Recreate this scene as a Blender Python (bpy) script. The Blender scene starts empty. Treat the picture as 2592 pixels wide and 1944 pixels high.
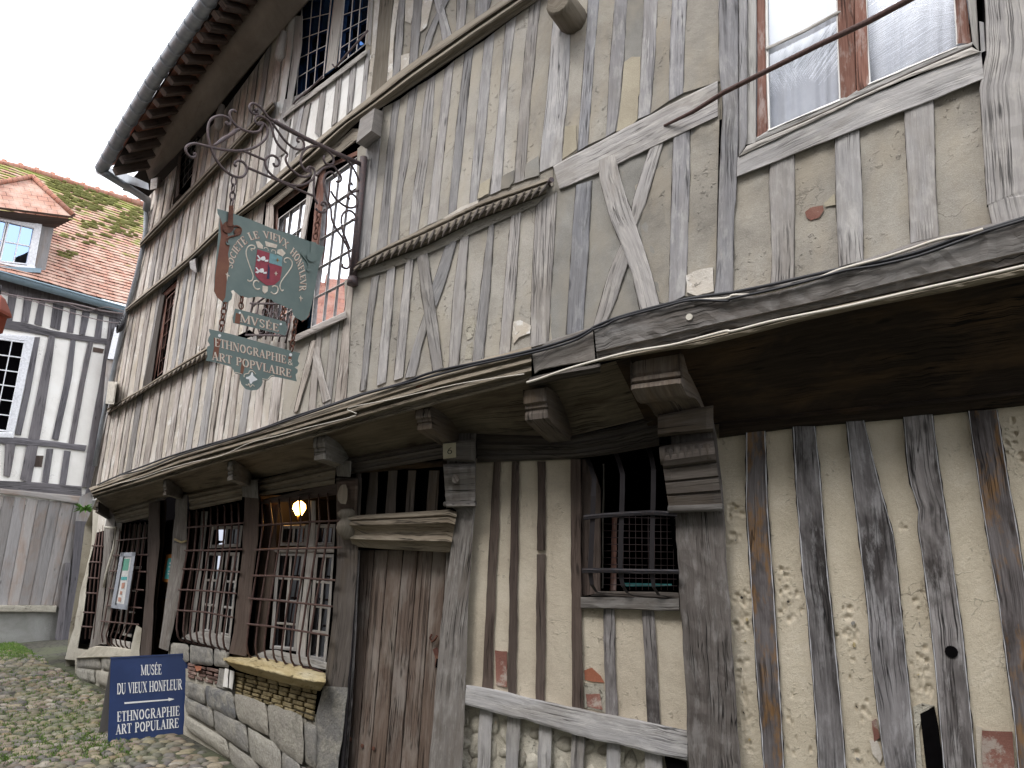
import bpy, math, random
from mathutils import Vector
R = random.Random(7)
scene = bpy.context.scene
# ---------------------------------------------------------------- camera, sky, sun, exposure
W_PX, H_PX, F_PX = 2592.0, 1944.0, 1946.0
PITCH = math.radians(13.9)
EYE = Vector((0.0, 0.0, 1.6))
cam_d = bpy.data.cameras.new("camera")
cam = bpy.data.objects.new("camera", cam_d)
scene.collection.objects.link(cam)
cam.location = EYE
cam.rotation_euler = (math.pi/2 + PITCH, 0, 0)
cam_d.sensor_width = 36.0
cam_d.lens = 36.0*F_PX/W_PX
cam_d.clip_start = 0.05
cam_d.clip_end = 600.0
scene.camera = cam
world = bpy.data.worlds.new("World")
scene.world = world
world.use_nodes = True
nt = world.node_tree
nt.nodes.clear()
sky = nt.nodes.new("ShaderNodeTexSky")
sky.sky_type = 'NISHITA'
sky.sun_disc = False
SUN_EL, SUN_ROT = math.radians(52), math.radians(215)
sky.sun_elevation = SUN_EL
sky.sun_rotation = SUN_ROT
bg = nt.nodes.new("ShaderNodeBackground")
hs = nt.nodes.new("ShaderNodeHueSaturation")
hs.inputs['Saturation'].default_value = 0.12
mixw = nt.nodes.new("ShaderNodeMix")
mixw.data_type = 'RGBA'
mixw.inputs[0].default_value = 0.6
mixw.inputs[7].default_value = (8.6, 8.9, 9.4, 1)
outw = nt.nodes.new("ShaderNodeOutputWorld")
nt.links.new(sky.outputs[0], hs.inputs['Color'])
nt.links.new(hs.outputs[0], mixw.inputs[6])
nt.links.new(mixw.outputs[2], bg.inputs[0])
bg.inputs[1].default_value = 0.15
nt.links.new(bg.outputs[0], outw.inputs[0])
sun_d = bpy.data.lights.new("sun", 'SUN')
sun_d.energy = 0.9
sun_d.angle = math.radians(25)
sun_d.color = (1.0, 0.96, 0.9)
sun = bpy.data.objects.new("sun", sun_d)
scene.collection.objects.link(sun)
# sun_rotation is clockwise from +Y
sdir = Vector((math.sin(SUN_ROT)*math.cos(SUN_EL), math.cos(SUN_ROT)*math.cos(SUN_EL), math.sin(SUN_EL)))
sun.rotation_euler = sdir.to_track_quat('Z', 'Y').to_euler()
scene.view_settings.view_transform = 'Standard'
scene.view_settings.look = 'None'
scene.view_settings.exposure = 1.2
scene.view_settings.gamma = 1.0
scene.cycles.max_bounces = 6
scene.cycles.diffuse_bounces = 3
scene.cycles.transparent_max_bounces = 12
scene.cycles.use_denoising = True

# ---------------------------------------------------------------- pixel ray onto real surfaces
CP, SP = math.cos(PITCH), math.sin(PITCH)
def ray(X, Y):
    x, y = X-W_PX/2, H_PX/2-Y
    return Vector((x, F_PX*CP-y*SP, F_PX*SP+y*CP))/F_PX
def nrm(a): return Vector(a).normalized()
# street front in plan: two straight runs meeting in a blunt corner
DL, DR = nrm((.674, -.739, 0)), nrm((.851, -.5246, 0))
NL, NR = nrm((-.739, -.674, 0)), nrm((-.5246, -.851, 0))
PL = Vector((-2.32, 7.2, 0)); PB = PL+DL*1.641
def fn(X, Y, off=0.0):
    r = ray(X, Y)
    tl = ((PL+NL*off-EYE).dot(NL))/r.dot(NL) if r.dot(NL) < -1e-4 else -1
    tr = ((PB+NR*off-EYE).dot(NR))/r.dot(NR) if r.dot(NR) < -1e-4 else -1
    return (EYE+r*tl, NL, DL) if tl > tr else (EYE+r*tr, NR, DR)
def FA(X, Y, off=0.0): return fn(X, Y, off)[0]
J = 0.55                                   # depth of the jetty
def U(X, Y, off=0.0): return fn(X, Y, off+J)[0]
def plane(p, n):
    n = nrm(n); p = Vector(p)
    def f(X, Y, off=0.0):
        r = ray(X, Y)
        return EYE+r*(((p+n*off-EYE).dot(n))/r.dot(n))
    return f
def depth_pt(X, Y, d):
    r = ray(X, Y); return EYE+r*(d/r.y)
def gz(x, y):
    return 0.068*max(0.0, y-7.0) if y < 14 else 0.476+0.02*(y-14)
def ground_pt(X, Y, lift=0.0):
    r = ray(X, Y); t = 1.6/-r.z
    for _ in range(30):
        p = EYE+r*t; t = (1.6-gz(p.x, p.y)-lift)/-r.z
    return EYE+r*t
# zoomed views of the photograph used while measuring: origin and scale
VW = dict(A=(1100,0,3), B=(1100,450,3), C=(1800,0,3), D=(1855,400,3), E=(780,0,3), F=(780,500,3), G=(400,100,3), H=(240,600,3),
          I=(1100,1000,1.7575), J=(1700,950,1.669), K=(400,1200,2.23), L=(200,900,2.766), M=(0,1200,2.23), N=(0,600,2.37),
          O=(0,0,2.37), P=(1300,600,1.712), Q=(440,220,2.073), R=(600,600,2.458),
          S=(460,250,5.989), T=(730,360,4.367), V=(530,520,5.72), W=(500,780,7.213), X=(160,1180,3.19), Y=(1700,1600,2.48))
def v(k, *pts):
    ox, oy, s = VW[k]
    q = [(ox+a/s, oy+b/s) for a, b in zip(pts[0::2], pts[1::2])]
    return q
# ---------------------------------------------------------------- polylines in the picture
def resample(pl, n, ts=None):
    d = [0.0]
    for a, b in zip(pl, pl[1:]): d.append(d[-1]+math.hypot(b[0]-a[0], b[1]-a[1]))
    out = []
    for i in range(n):
        s = (ts[i] if ts else i/(n-1))*d[-1]
        k = 0
        while k < len(d)-2 and d[k+1] < s: k += 1
        t = (s-d[k])/max(1e-9, d[k+1]-d[k])
        out.append((pl[k][0]+(pl[k+1][0]-pl[k][0])*t, pl[k][1]+(pl[k+1][1]-pl[k][1])*t))
    return out
def y_at(pl, x):
    for a, b in zip(pl, pl[1:]):
        if a[0] <= x <= b[0]: return a[1]+(b[1]-a[1])*(x-a[0])/(b[0]-a[0]+1e-9)
    a, b = (pl[0], pl[1]) if x < pl[0][0] else (pl[-2], pl[-1])
    return a[1]+(b[1]-a[1])*(x-a[0])/(b[0]-a[0]+1e-9)
def part_of(pl, x0, x1, n=6):
    return [(x0+(x1-x0)*i/(n-1), y_at(pl, x0+(x1-x0)*i/(n-1))) for i in range(n)]
def lerp(a, b, t): return (a[0]+(b[0]-a[0])*t, a[1]+(b[1]-a[1])*t)
# ---------------------------------------------------------------- mesh collecting and linking
BASE = {}
class MB:
    def __init__(s): s.v = []; s.f = []; s.uv = []; s.r = []; s.m = []; s.sm = []
    def vert(s, p, uv=(0, 0), r=0.0):
        s.v.append(Vector(p)); s.uv.append(uv); s.r.append(r); return len(s.v)-1
    def face(s, idx, m=0, sm=False): s.f.append(tuple(idx)); s.m.append(m); s.sm.append(sm)
    def grid(s, rows, uvs=None, m=0, sm=False, r=0.0, closed=False):
        ids = []
        for i, row in enumerate(rows):
            ids.append([s.vert(p, uvs[i][j] if uvs else (0, 0), r) for j, p in enumerate(row)])
        for i in range(len(ids)-1):
            w = len(ids[i])
            for j in range(w if closed else w-1):
                s.face((ids[i][j], ids[i][(j+1) % w], ids[i+1][(j+1) % w], ids[i+1][j]), m, sm)
        return ids
    def box(s, c, ax, ay, az, m=0, r=0.0):
        c, ax, ay, az = map(Vector, (c, ax, ay, az))
        P = [c+ax*i+ay*j+az*k for i in (-1, 1) for j in (-1, 1) for k in (-1, 1)]
        L = [2*ax.length, 2*ay.length, 2*az.length]
        for q in ((0, 1, 3, 2), (4, 6, 7, 5), (0, 4, 5, 1), (2, 3, 7, 6), (0, 2, 6, 4), (1, 5, 7, 3)):
            p = [P[i] for i in q]
            a, b = (p[1]-p[0]).length, (p[3]-p[0]).length
            uv = [(0, 0), (0, a), (b, a), (b, 0)] if a >= b else [(0, 0), (a, 0), (a, b), (0, b)]
            s.face([s.vert(pp, uv[i], r) for i, pp in enumerate(p)], m)
    def tube(s, pts, rad, n=6, m=0, r=0.0, cap=True):
        pts = [Vector(p) for p in pts]; rows = []; up = Vector((0.13, 0.31, 0.94)).normalized(); L = 0; uvs = []
        for i, p in enumerate(pts):
            t = (pts[min(i+1, len(pts)-1)]-pts[max(i-1, 0)]).normalized()
            a = t.cross(up)
            if a.length < .05: a = t.cross(Vector((1, 0, 0)))
            a.normalize(); b = t.cross(a).normalized()
            q = rad[i] if isinstance(rad, (list, tuple)) else rad
            if i: L += (p-pts[i-1]).length
            rows.append([p+(a*math.cos(2*math.pi*k/n)+b*math.sin(2*math.pi*k/n))*q for k in range(n)])
            uvs.append([(k*q*6.28/n, L) for k in range(n)])
        ids = s.grid(rows, uvs, m, True, r, True)
        if cap:
            s.face(list(reversed(ids[0])), m); s.face(ids[-1], m)
    def build(s, name, mats, parent=None, **props):
        if not s.v: return None
        mats = mats if isinstance(mats, (list, tuple)) else [mats]
        lo = Vector((sum(p.x for p in s.v)/len(s.v), sum(p.y for p in s.v)/len(s.v), min(p.z for p in s.v)))
        me = bpy.data.meshes.new(name)
        me.from_pydata([p-lo for p in s.v], [], s.f)
        for mt in mats: me.materials.append(mt)
        me.polygons.foreach_set('material_index', s.m)
        me.polygons.foreach_set('use_smooth', s.sm)
        ul = me.uv_layers.new(name="UVMap")
        vi = [0]*len(me.loops); me.loops.foreach_get('vertex_index', vi)
        fl = []
        for k in vi: fl += s.uv[k]
        ul.data.foreach_set('uv', fl)
        at = me.attributes.new("rnd", 'FLOAT', 'POINT'); at.data.foreach_set('value', s.r)
        me.update()
        o = bpy.data.objects.new(name, me); scene.collection.objects.link(o)
        pb = BASE[parent.name] if parent else Vector((0, 0, 0))
        if parent: o.parent = parent
        o.location = lo-pb
        BASE[o.name] = lo
        for k, x in props.items(): o[k] = x
        return o
def empty(name, loc, label, cat, group=None, parent=None):
    o = bpy.data.objects.new(name, None); scene.collection.objects.link(o); o.empty_display_size = .1
    loc = Vector(loc); o.location = loc; BASE[o.name] = loc
    o['label'] = label; o['category'] = cat
    if group: o['group'] = group
    return o
def holder(name, parent, loc):
    o = bpy.data.objects.new(name, None); scene.collection.objects.link(o); o.empty_display_size = .05
    o.parent = parent; o.location = Vector(loc)-BASE[parent.name]; BASE[o.name] = Vector(loc); return o
# ---------------------------------------------------------------- shaped boards, panels and mouldings
def loft(mb, sf, rails, n, m=0, sm=False, r=None, noise=0.0, seg=None):
    """rails: list of (polyline in the photo, offset). Rows run along, columns across."""
    r = R.random() if r is None else r
    cols = [resample(pl, n) for pl, o in rails]
    rows, uvs, L = [], [], 0.0
    for i in range(n):
        row = []
        for c, (pl, o) in zip(cols, rails):
            row.append(sf(c[i][0], c[i][1], o+(R.uniform(-noise, noise) if noise else 0)))
        if rows: L += (row[len(row)//2]-rows[-1][len(row)//2]).length
        u = [0.0]
        for a, b in zip(row, row[1:]): u.append(u[-1]+(b-a).length)
        rows.append(row); uvs.append([(x, L) for x in u])
    return mb.grid(rows, uvs, m, sm, r)
def board(mb, sf, Lp, Rp, h0, h1, m=0, wob=0.6, bev=None, rough=0.002, step=26, r=None, n=None):
    """a hewn timber or panel between two edge lines of the photo, with rounded arrises and uneven edges"""
    r = R.random() if r is None else r
    ln = max(math.hypot(Lp[0][0]-Lp[-1][0], Lp[0][1]-Lp[-1][1]), math.hypot(Rp[0][0]-Rp[-1][0], Rp[0][1]-Rp[-1][1]))
    n = n or max(3, int(ln/step)+1)
    a, b = resample(Lp, n), resample(Rp, n)
    rows, uvs, L = [], [], 0.0
    f1, f2 = R.uniform(0, 9), R.uniform(0, 9)
    for i in range(n):
        w = math.hypot(b[i][0]-a[i][0], b[i][1]-a[i][1]) or 1
        wa = (math.sin(f1+i*.9)*.5+R.uniform(-.7, .7))*wob/w
        wb = (math.sin(f2+i*.8)*.5+R.uniform(-.7, .7))*wob/w
        p0, p1 = lerp(a[i], b[i], wa), lerp(a[i], b[i], 1+wb)
        e = min(.22, (bev or 2.6)/w)
        ts = [0, 0, e, .35, .65, 1-e, 1, 1]
        hs_ = [h0, h1-.006, h1, h1+.002, h1+.001, h1, h1-.006, h0]
        row = []
        for t, h in zip(ts, hs_):
            q = lerp(p0, p1, t); row.append(sf(q[0], q[1], h+(R.uniform(-rough, rough) if 0 < t < 1 else 0)))
        if rows: L += (row[3]-rows[-1][3]).length
        u = [0.0]
        for s_, t_ in zip(row, row[1:]): u.append(u[-1]+(t_-s_).length)
        rows.append(row); uvs.append([(x, L) for x in u])
    ids = mb.grid(rows, uvs, m, False, r)
    mb.face(ids[0], m); mb.face(list(reversed(ids[-1])), m)
def poly(mb, sf, pts, h0, h1, m=0, r=None, ms=None):
    """flat plate traced by its outline, given real thickness"""
    r = R.random() if r is None else r
    fr = [sf(x, y, h1) for x, y in pts]; bk = [sf(x, y, h0) for x, y in pts]
    o = fr[0]; ax = (fr[1]-fr[0]).normalized()
    nn = Vector((0, 0, 0))
    for i in range(len(fr)): nn += (fr[i]-o).cross(fr[(i+1) % len(fr)]-o)
    nn.normalize(); ay = nn.cross(ax)
    if abs(ax.z) > .7: ax, ay = ay, ax
    uv = lambda p: ((p-o).dot(ax), (p-o).dot(ay))
    mb.face([mb.vert(p, uv(p), r) for p in fr], m)
    k = len(pts)
    for i in range(k):
        j = (i+1) % k
        q = [fr[i], bk[i], bk[j], fr[j]]
        mb.face([mb.vert(p, uv(p), r) for p in q], ms if ms is not None else m)
def patch(mb, sf, TL, TR, BR, BL, h, nx=8, ny=8, m=0, noise=0.0, r=None, sm=True):
    r = R.random() if r is None else r
    rows, uvs = [], []
    for j in range(ny+1):
        row, uv = [], []
        for i in range(nx+1):
            q = lerp(lerp(TL, TR, i/nx), lerp(BL, BR, i/nx), j/ny)
            row.append(sf(q[0], q[1], h+R.uniform(-noise, noise)))
        rows.append(row)
    for j in range(ny+1):
        uvs.append([((rows[j][i]-rows[j][0]).length, (rows[j][i]-rows[0][i]).length) for i in range(nx+1)])
    mb.grid(rows, uvs, m, sm, r)
def sheet(mb, sf, top, bot, h, nx=30, ny=6, m=0, noise=0.002, r=None):
    r = R.random() if r is None else r
    a, b = resample(top, nx+1), resample(bot, nx+1)
    rows, uvs = [], []
    for j in range(ny+1):
        rows.append([sf(*lerp(a[i], b[i], j/ny), h+R.uniform(-noise, noise)) for i in range(nx+1)])
    for j in range(ny+1):
        L = 0; u = []
        for i in range(nx+1):
            if i: L += (rows[j][i]-rows[j][i-1]).length
            u.append((L, (rows[j][i]-rows[0][i]).length))
        uvs.append(u)
    mb.grid(rows, uvs, m, True, r)
# ---------------------------------------------------------------- materials
def newmat(name, rough=.85):
    m = bpy.data.materials.new(name); m.use_nodes = True
    t = m.node_tree; b = t.nodes['Principled BSDF']; b.inputs['Roughness'].default_value = rough
    return m, t, b
class NG:
    def __init__(s, t): s.t = t
    def n(s, k, **kw):
        x = s.t.nodes.new(k)
        for a, b in kw.items(): setattr(x, a, b)
        return x
    def l(s, a, b): s.t.links.new(a, b)
    def coord(s, scale=(1, 1, 1), kind='UV', shift=True):
        tc = s.n("ShaderNodeTexCoord"); mp = s.n("ShaderNodeMapping")
        src = tc.outputs[kind]
        if shift:
            at = s.n("ShaderNodeAttribute", attribute_name="rnd")
            mu = s.n("ShaderNodeMath", operation='MULTIPLY'); mu.inputs[1].default_value = 37.0
            cb = s.n("ShaderNodeCombineXYZ"); s.l(at.outputs['Fac'], mu.inputs[0]); s.l(mu.outputs[0], cb.inputs[0]); s.l(mu.outputs[0], cb.inputs[1]); s.l(mu.outputs[0], cb.inputs[2])
            ad = s.n("ShaderNodeVectorMath", operation='ADD'); s.l(src, ad.inputs[0]); s.l(cb.outputs[0], ad.inputs[1]); src = ad.outputs[0]
        s.l(src, mp.inputs[0]); mp.inputs['Scale'].default_value = scale
        return mp.outputs[0]
    def noise(s, co, sc=1, det=4, ro=.55, dist=0):
        x = s.n("ShaderNodeTexNoise"); s.l(co, x.inputs['Vector'])
        x.inputs['Scale'].default_value = sc; x.inputs['Detail'].default_value = det; x.inputs['Roughness'].default_value = ro; x.inputs['Distortion'].default_value = dist
        return x.outputs['Fac']
    def vor(s, co, sc=1, feat='F1', out='Distance', rnd=1.0):
        x = s.n("ShaderNodeTexVoronoi", feature=feat); s.l(co, x.inputs['Vector']); x.inputs['Scale'].default_value = sc; x.inputs['Randomness'].default_value = rnd
        return x.outputs[out]
    def ramp(s, f, stops, interp='LINEAR'):
        x = s.n("ShaderNodeValToRGB"); s.l(f, x.inputs[0]); e = x.color_ramp; e.interpolation = interp
        while len(e.elements) < len(stops): e.elements.new(.5)
        for q, (p, c) in zip(e.elements, stops):
            q.position = p; q.color = (c, c, c, 1) if isinstance(c, (int, float)) else (*c, 1)
        return x.outputs[0]
    def mix(s, f, a, b, mode='MIX'):
        x = s.n("ShaderNodeMix", data_type='RGBA', blend_type=mode)
        for i, q in ((0, f), (6, a), (7, b)):
            if isinstance(q, (int, float)): x.inputs[i].default_value = q if i == 0 else (q, q, q, 1)
            elif isinstance(q, tuple): x.inputs[i].default_value = (*q, 1)
            else: s.l(q, x.inputs[i])
        return x.outputs[2]
    def math(s, op, a, b=0):
        x = s.n("ShaderNodeMath", operation=op)
        for i, q in ((0, a), (1, b)):
            if isinstance(q, (int, float)): x.inputs[i].default_value = q
            else: s.l(q, x.inputs[i])
        return x.outputs[0]
    def rnd(s):
        return s.n("ShaderNodeAttribute", attribute_name="rnd").outputs['Fac']
    def bump(s, h, bsdf, st=.4, dist=.01):
        x = s.n("ShaderNodeBump"); s.l(h, x.inputs['Height']); x.inputs['Strength'].default_value = st; x.inputs['Distance'].default_value = dist
        s.l(x.outputs[0], bsdf.inputs['Normal'])
def wood(name, dark, mid, light, stain=None, st_amt=.5, crack=.8, var=.45, bump=.7, rough=.85, pale=None, pale_amt=0):
    m, t, b = newmat(name, rough); g = NG(t)
    co = g.coord((1, 1, 1))
    fine = g.noise(g.coord((150, 5.5, 1)), 1, 8, .75, .15)
    grain = g.noise(g.coord((42, 1.5, 1)), 1, 5, .65, .25)
    patch_ = g.noise(g.coord((5, 1.3, 1)), 1, 5, .6)
    mixf = g.math('ADD', g.math('MULTIPLY', fine, .55), g.math('MULTIPLY', grain, .45))
    c = g.ramp(mixf, [(.3, dark), (.5, mid), (.72, light)])
    c = g.mix(g.ramp(patch_, [(.38, 0.0), (.7, .75)]), c, g.mix(.5, c, light))
    if stain:
        sn = g.noise(g.coord((3.1, 1.1, 1)), 1.3, 5, .65, .4)
        c = g.mix(g.math('MULTIPLY', g.ramp(sn, [(.48, 0.0), (.64, 1.0)]), st_amt), c, stain)
    if pale:
        pn = g.noise(g.coord((9, 2.6, 1)), 1.7, 6, .7)
        c = g.mix(g.math('MULTIPLY', g.ramp(pn, [(.5, 0.0), (.62, 1.0)]), pale_amt), c, pale)
    cr = g.noise(g.coord((34, .75, 1)), 1, 3, .5, .9)
    crk = g.ramp(cr, [(.478, 0.0), (.497, 1.0), (.503, 1.0), (.522, 0.0)])
    crm = g.math('MULTIPLY', crk, g.ramp(g.noise(co, 2.2, 2), [(.45, 0.0), (.6, crack)]))
    c = g.mix(crm, c, tuple(x*.16 for x in dark))
    kn = g.vor(g.coord((7, 2.2, 1)), 1)
    c = g.mix(g.ramp(kn, [(.0, .85), (.06, .5), (.1, 0.0)]), c, tuple(x*.35 for x in dark))
    vr = g.math('ADD', 1-var/2, g.math('MULTIPLY', g.rnd(), var))
    c = g.mix(1.0, c, vr, 'MULTIPLY')
    hv = g.math('FRACT', g.math('MULTIPLY', g.rnd(), 7.3))
    c = g.mix(g.math('MULTIPLY', hv, .55), c, g.mix(1.0, c, (1.03, .96, .87), 'MULTIPLY'))
    g.l(c, b.inputs['Base Color'])
    h = g.math('SUBTRACT', g.math('ADD', g.math('MULTIPLY', fine, .5), g.math('MULTIPLY', grain, .5)), g.math('MULTIPLY', crm, 1.2))
    g.bump(h, b, bump, .012)
    b.inputs['Specular IOR Level'].default_value = .25
    return m
def plaster(name, base, dark, light, grain=260, var=.15, bump=.35, spot=.0, lime=None, warm=None):
    m, t, b = newmat(name, .92); g = NG(t)
    big = g.noise(g.coord((1, 1, 1)), 2.3, 6, .65, .3)
    c = g.ramp(big, [(.3, dark), (.52, base), (.72, light)])
    fine = g.noise(g.coord((1, 1, 1)), grain, 4, .7)
    c = g.mix(.5, c, g.ramp(fine, [(.3, .3), (.5, .52), (.7, .72)]), 'OVERLAY')
    if warm:
        c = g.mix(g.ramp(g.noise(g.coord((1.6, .8, 1)), 3.1, 4), [(.45, 0.0), (.68, .75)]), c, warm)
    if lime:
        c = g.mix(g.ramp(g.noise(g.coord((1, 1, 1)), 5.3, 7, .75), [(.56, 0.0), (.63, .8)]), c, lime)
    wn = g.n("ShaderNodeTexNoise"); g.l(g.coord((1, 1, 1)), wn.inputs['Vector']); wn.inputs['Scale'].default_value = 5; wn.inputs['Detail'].default_value = 6
    wv = g.n("ShaderNodeVectorMath", operation='SCALE'); g.l(wn.outputs['Color'], wv.inputs[0]); wv.inputs['Scale'].default_value = .55
    wa = g.n("ShaderNodeVectorMath", operation='ADD'); g.l(g.coord((1, 1, 1)), wa.inputs[0]); g.l(wv.outputs[0], wa.inputs[1])
    vein = g.vor(wa.outputs[0], 2.1, 'DISTANCE_TO_EDGE')
    vm = g.math('MULTIPLY', g.ramp(vein, [(.0, 1.0), (.004, .7), (.011, 0.0)]), g.ramp(g.noise(g.coord((1, 1, 1)), 1.4, 3), [(.54, 0.0), (.66, .45)]))
    c = g.mix(vm, c, tuple(x*.25 for x in dark))
    mid = g.noise(g.coord((1, 1, 1)), 26, 6, .7)
    pit = g.math('MULTIPLY', g.ramp(g.noise(g.coord((1, 1, 1)), 33, 3, .6, .5), [(.60, 0.0), (.68, 1.0)]), g.ramp(g.noise(g.coord((1, 1, 1)), 2.6, 2), [(.5, 0.0), (.58, 1.0)]))
    if spot:
        c = g.mix(g.math('MULTIPLY', pit, spot), c, tuple(x*.45 for x in dark))
    c = g.mix(1.0, c, g.math('ADD', 1-var/2, g.math('MULTIPLY', g.rnd(), var)), 'MULTIPLY')
    g.l(c, b.inputs['Base Color'])
    h = g.math('ADD', g.math('MULTIPLY', fine, .35), g.math('MULTIPLY', mid, .6))
    h = g.math('SUBTRACT', g.math('SUBTRACT', h, g.math('MULTIPLY', pit, spot*2.2)), g.math('MULTIPLY', vm, .8))
    g.bump(h, b, bump, .014)
    b.inputs['Specular IOR Level'].default_value = .15
    return m
def simple(name, col, rough=.6, metal=0, n1=0, col2=None, sc=30, bump=.15, emit=None, est=0, lo=.4, hi=.65, kind='UV'):
    m, t, b = newmat(name, rough); g = NG(t); b.inputs['Metallic'].default_value = metal
    f = g.noise(g.coord((1, 1, 1), kind), sc, 6, .65)
    c = g.mix(g.ramp(f, [(lo, 0.0), (hi, 1.0)]), col, col2 or tuple(x*.75 for x in col))
    g.l(c, b.inputs['Base Color']); g.bump(f, b, bump, .004)
    if emit: b.inputs['Emission Color'].default_value = (*emit, 1); b.inputs['Emission Strength'].default_value = est
    return m
M = {}
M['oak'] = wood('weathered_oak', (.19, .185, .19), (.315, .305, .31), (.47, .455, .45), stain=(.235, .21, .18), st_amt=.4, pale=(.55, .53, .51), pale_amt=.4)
M['oakblue'] = wood('slate_grey_oak', (.155, .155, .175), (.255, .255, .275), (.39, .385, .405), pale=(.48, .48, .48), pale_amt=.45, stain=(.2, .185, .17), st_amt=.3)
M['oakpale'] = wood('bleached_lit_oak', (.27, .235, .215), (.46, .415, .385), (.62, .575, .545), stain=(.30, .255, .225), st_amt=.5, pale=(.78, .75, .72), pale_amt=.45, crack=1.0)  # bleached oak, colour lightened further to carry the stronger light on the left
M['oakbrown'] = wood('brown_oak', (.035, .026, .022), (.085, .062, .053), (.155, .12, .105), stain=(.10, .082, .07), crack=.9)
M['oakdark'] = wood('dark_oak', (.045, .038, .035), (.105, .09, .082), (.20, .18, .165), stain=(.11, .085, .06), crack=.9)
M['oakblack'] = wood('near_black_oak', (.011, .008, .006), (.026, .018, .013), (.065, .045, .032), stain=(.16, .095, .045), st_amt=.35, bump=.7, crack=1.0)  # near-black oak with amber stain
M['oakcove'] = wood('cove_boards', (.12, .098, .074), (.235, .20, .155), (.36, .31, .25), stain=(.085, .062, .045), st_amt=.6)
M['oakmould'] = wood('moulded_oak', (.125, .105, .083), (.23, .20, .16), (.36, .32, .27), stain=(.12, .092, .066), st_amt=.45)
M['oakpost'] = wood('grey_post_oak', (.095, .085, .08), (.18, .165, .155), (.31, .29, .275), stain=(.11, .088, .07), st_amt=.5, pale=(.38, .37, .36), pale_amt=.4, crack=1.0)
M['oakcool'] = wood('cool_grey_oak', (.085, .078, .08), (.18, .168, .172), (.32, .305, .31), stain=(.022, .017, .016), st_amt=.85, pale=(.38, .37, .38), pale_amt=.5, crack=1.0)
M['oakrust'] = wood('rust_stained_oak', (.05, .04, .036), (.125, .11, .11), (.25, .23, .235), stain=(.025, .018, .016), st_amt=.85, pale=(.28, .14, .035), pale_amt=.6)
M['doorwood'] = wood('door_planks', (.05, .034, .027), (.15, .108, .086), (.29, .235, .205), stain=(.38, .345, .315), st_amt=.55, crack=1.0, var=.6, bump=1.0)
M['farwood'] = wood('far_timber', (.06, .055, .062), (.13, .122, .135), (.24, .23, .25), var=.4)
M['farplank'] = wood('far_door_planks', (.20, .19, .19), (.29, .275, .275), (.39, .375, .375), stain=(.27, .19, .145), st_amt=.5, crack=.3)
M['redwood'] = wood('red_brown_joinery', (.12, .055, .04), (.22, .11, .085), (.32, .19, .16), pale=(.5, .44, .42), pale_amt=.5)
M['framewood'] = wood('grey_joinery', (.27, .255, .24), (.38, .365, .35), (.5, .485, .47))
M['orangewood'] = wood('varnished_door', (.16, .06, .02), (.3, .12, .04), (.42, .2, .08), crack=.3)
M['plU'] = plaster('grey_plaster', (.345, .318, .278), (.235, .216, .19), (.44, .41, .362), warm=(.40, .35, .28), spot=.35, bump=.7)
M['plM'] = plaster('pale_plaster', (.43, .40, .355), (.31, .285, .255), (.53, .495, .45), warm=(.47, .42, .345), spot=.35, bump=.7)
M['plDark'] = plaster('weathered_grey_plaster', (.25, .24, .222), (.18, .172, .158), (.33, .318, .295), warm=(.31, .28, .235))
M['plL'] = plaster('cream_lime_plaster', (.62, .57, .51), (.43, .385, .33), (.76, .72, .67), warm=(.60, .52, .42), lime=(.84, .82, .79), bump=.8, spot=.4)  # lime plaster, colour raised to carry the brighter light on the left wall
M['plWhite'] = plaster('white_lime_plaster', (.83, .81, .78), (.68, .65, .61), (.9, .89, .87), spot=.1)
M['plG'] = plaster('sand_plaster', (.56, .492, .395), (.44, .38, .30), (.63, .565, .465), spot=.25, bump=.8)
M['plGp'] = plaster('pitted_sand_plaster', (.66, .58, .455), (.55, .475, .365), (.73, .655, .535), spot=.2, bump=.9)
M['plFar'] = plaster('far_cream_plaster', (.86, .83, .79), (.78, .75, .71), (.9, .88, .85), bump=.1)
M['render'] = plaster('grey_render', (.27, .265, .25), (.2, .2, .18), (.33, .33, .31))
M['gap'] = simple('dark_joint', (.035, .03, .026), .95, col2=(.07, .06, .05), sc=14)
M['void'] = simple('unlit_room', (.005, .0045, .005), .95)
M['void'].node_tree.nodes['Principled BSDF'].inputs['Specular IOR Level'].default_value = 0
M['stone'] = plaster('base_stone', (.30, .275, .24), (.19, .175, .155), (.44, .41, .36), grain=120, lime=(.56, .52, .45), bump=.9, spot=.6, var=.55)
M['stoneY'] = plaster('yellow_stone', (.56, .46, .27), (.38, .29, .14), (.68, .60, .42), grain=90, bump=1.2, spot=.9, var=.25)
M['stoneW'] = plaster('rubble_stone', (.48, .445, .375), (.33, .30, .245), (.60, .565, .49), grain=120, bump=.9, spot=.5, var=.45)
M['brick'] = plaster('red_brick', (.25, .12, .095), (.17, .075, .06), (.34, .19, .15), grain=150, lime=(.45, .4, .35), var=.4)
M['brickR'] = plaster('orange_brick', (.36, .14, .085), (.27, .1, .06), (.44, .2, .13), grain=150)
M['iron'] = simple('wrought_iron', (.028, .028, .034), .5, .6, col2=(.05, .04, .04), sc=60)
M['ironbrown'] = simple('rusty_bars', (.075, .04, .036), .75, .1, col2=(.13, .075, .062), sc=50)
M['ironsign'] = simple('old_iron', (.075, .062, .07), .6, .2, col2=(.13, .085, .08), sc=40)
M['rust'] = simple('rust', (.085, .032, .025), .9, col2=(.17, .075, .045), sc=25)
M['green'] = simple('green_sign_paint', (.125, .17, .165), .5, col2=(.155, .20, .19), sc=6, bump=.1)
M['greenrust'] = simple('rust_run_paint', (.14, .045, .03), .7, col2=(.2, .085, .05), sc=9, lo=.3, hi=.7)
M['cream'] = simple('cream_lettering', (.68, .61, .52), .6, col2=(.55, .45, .38), sc=40)
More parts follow.
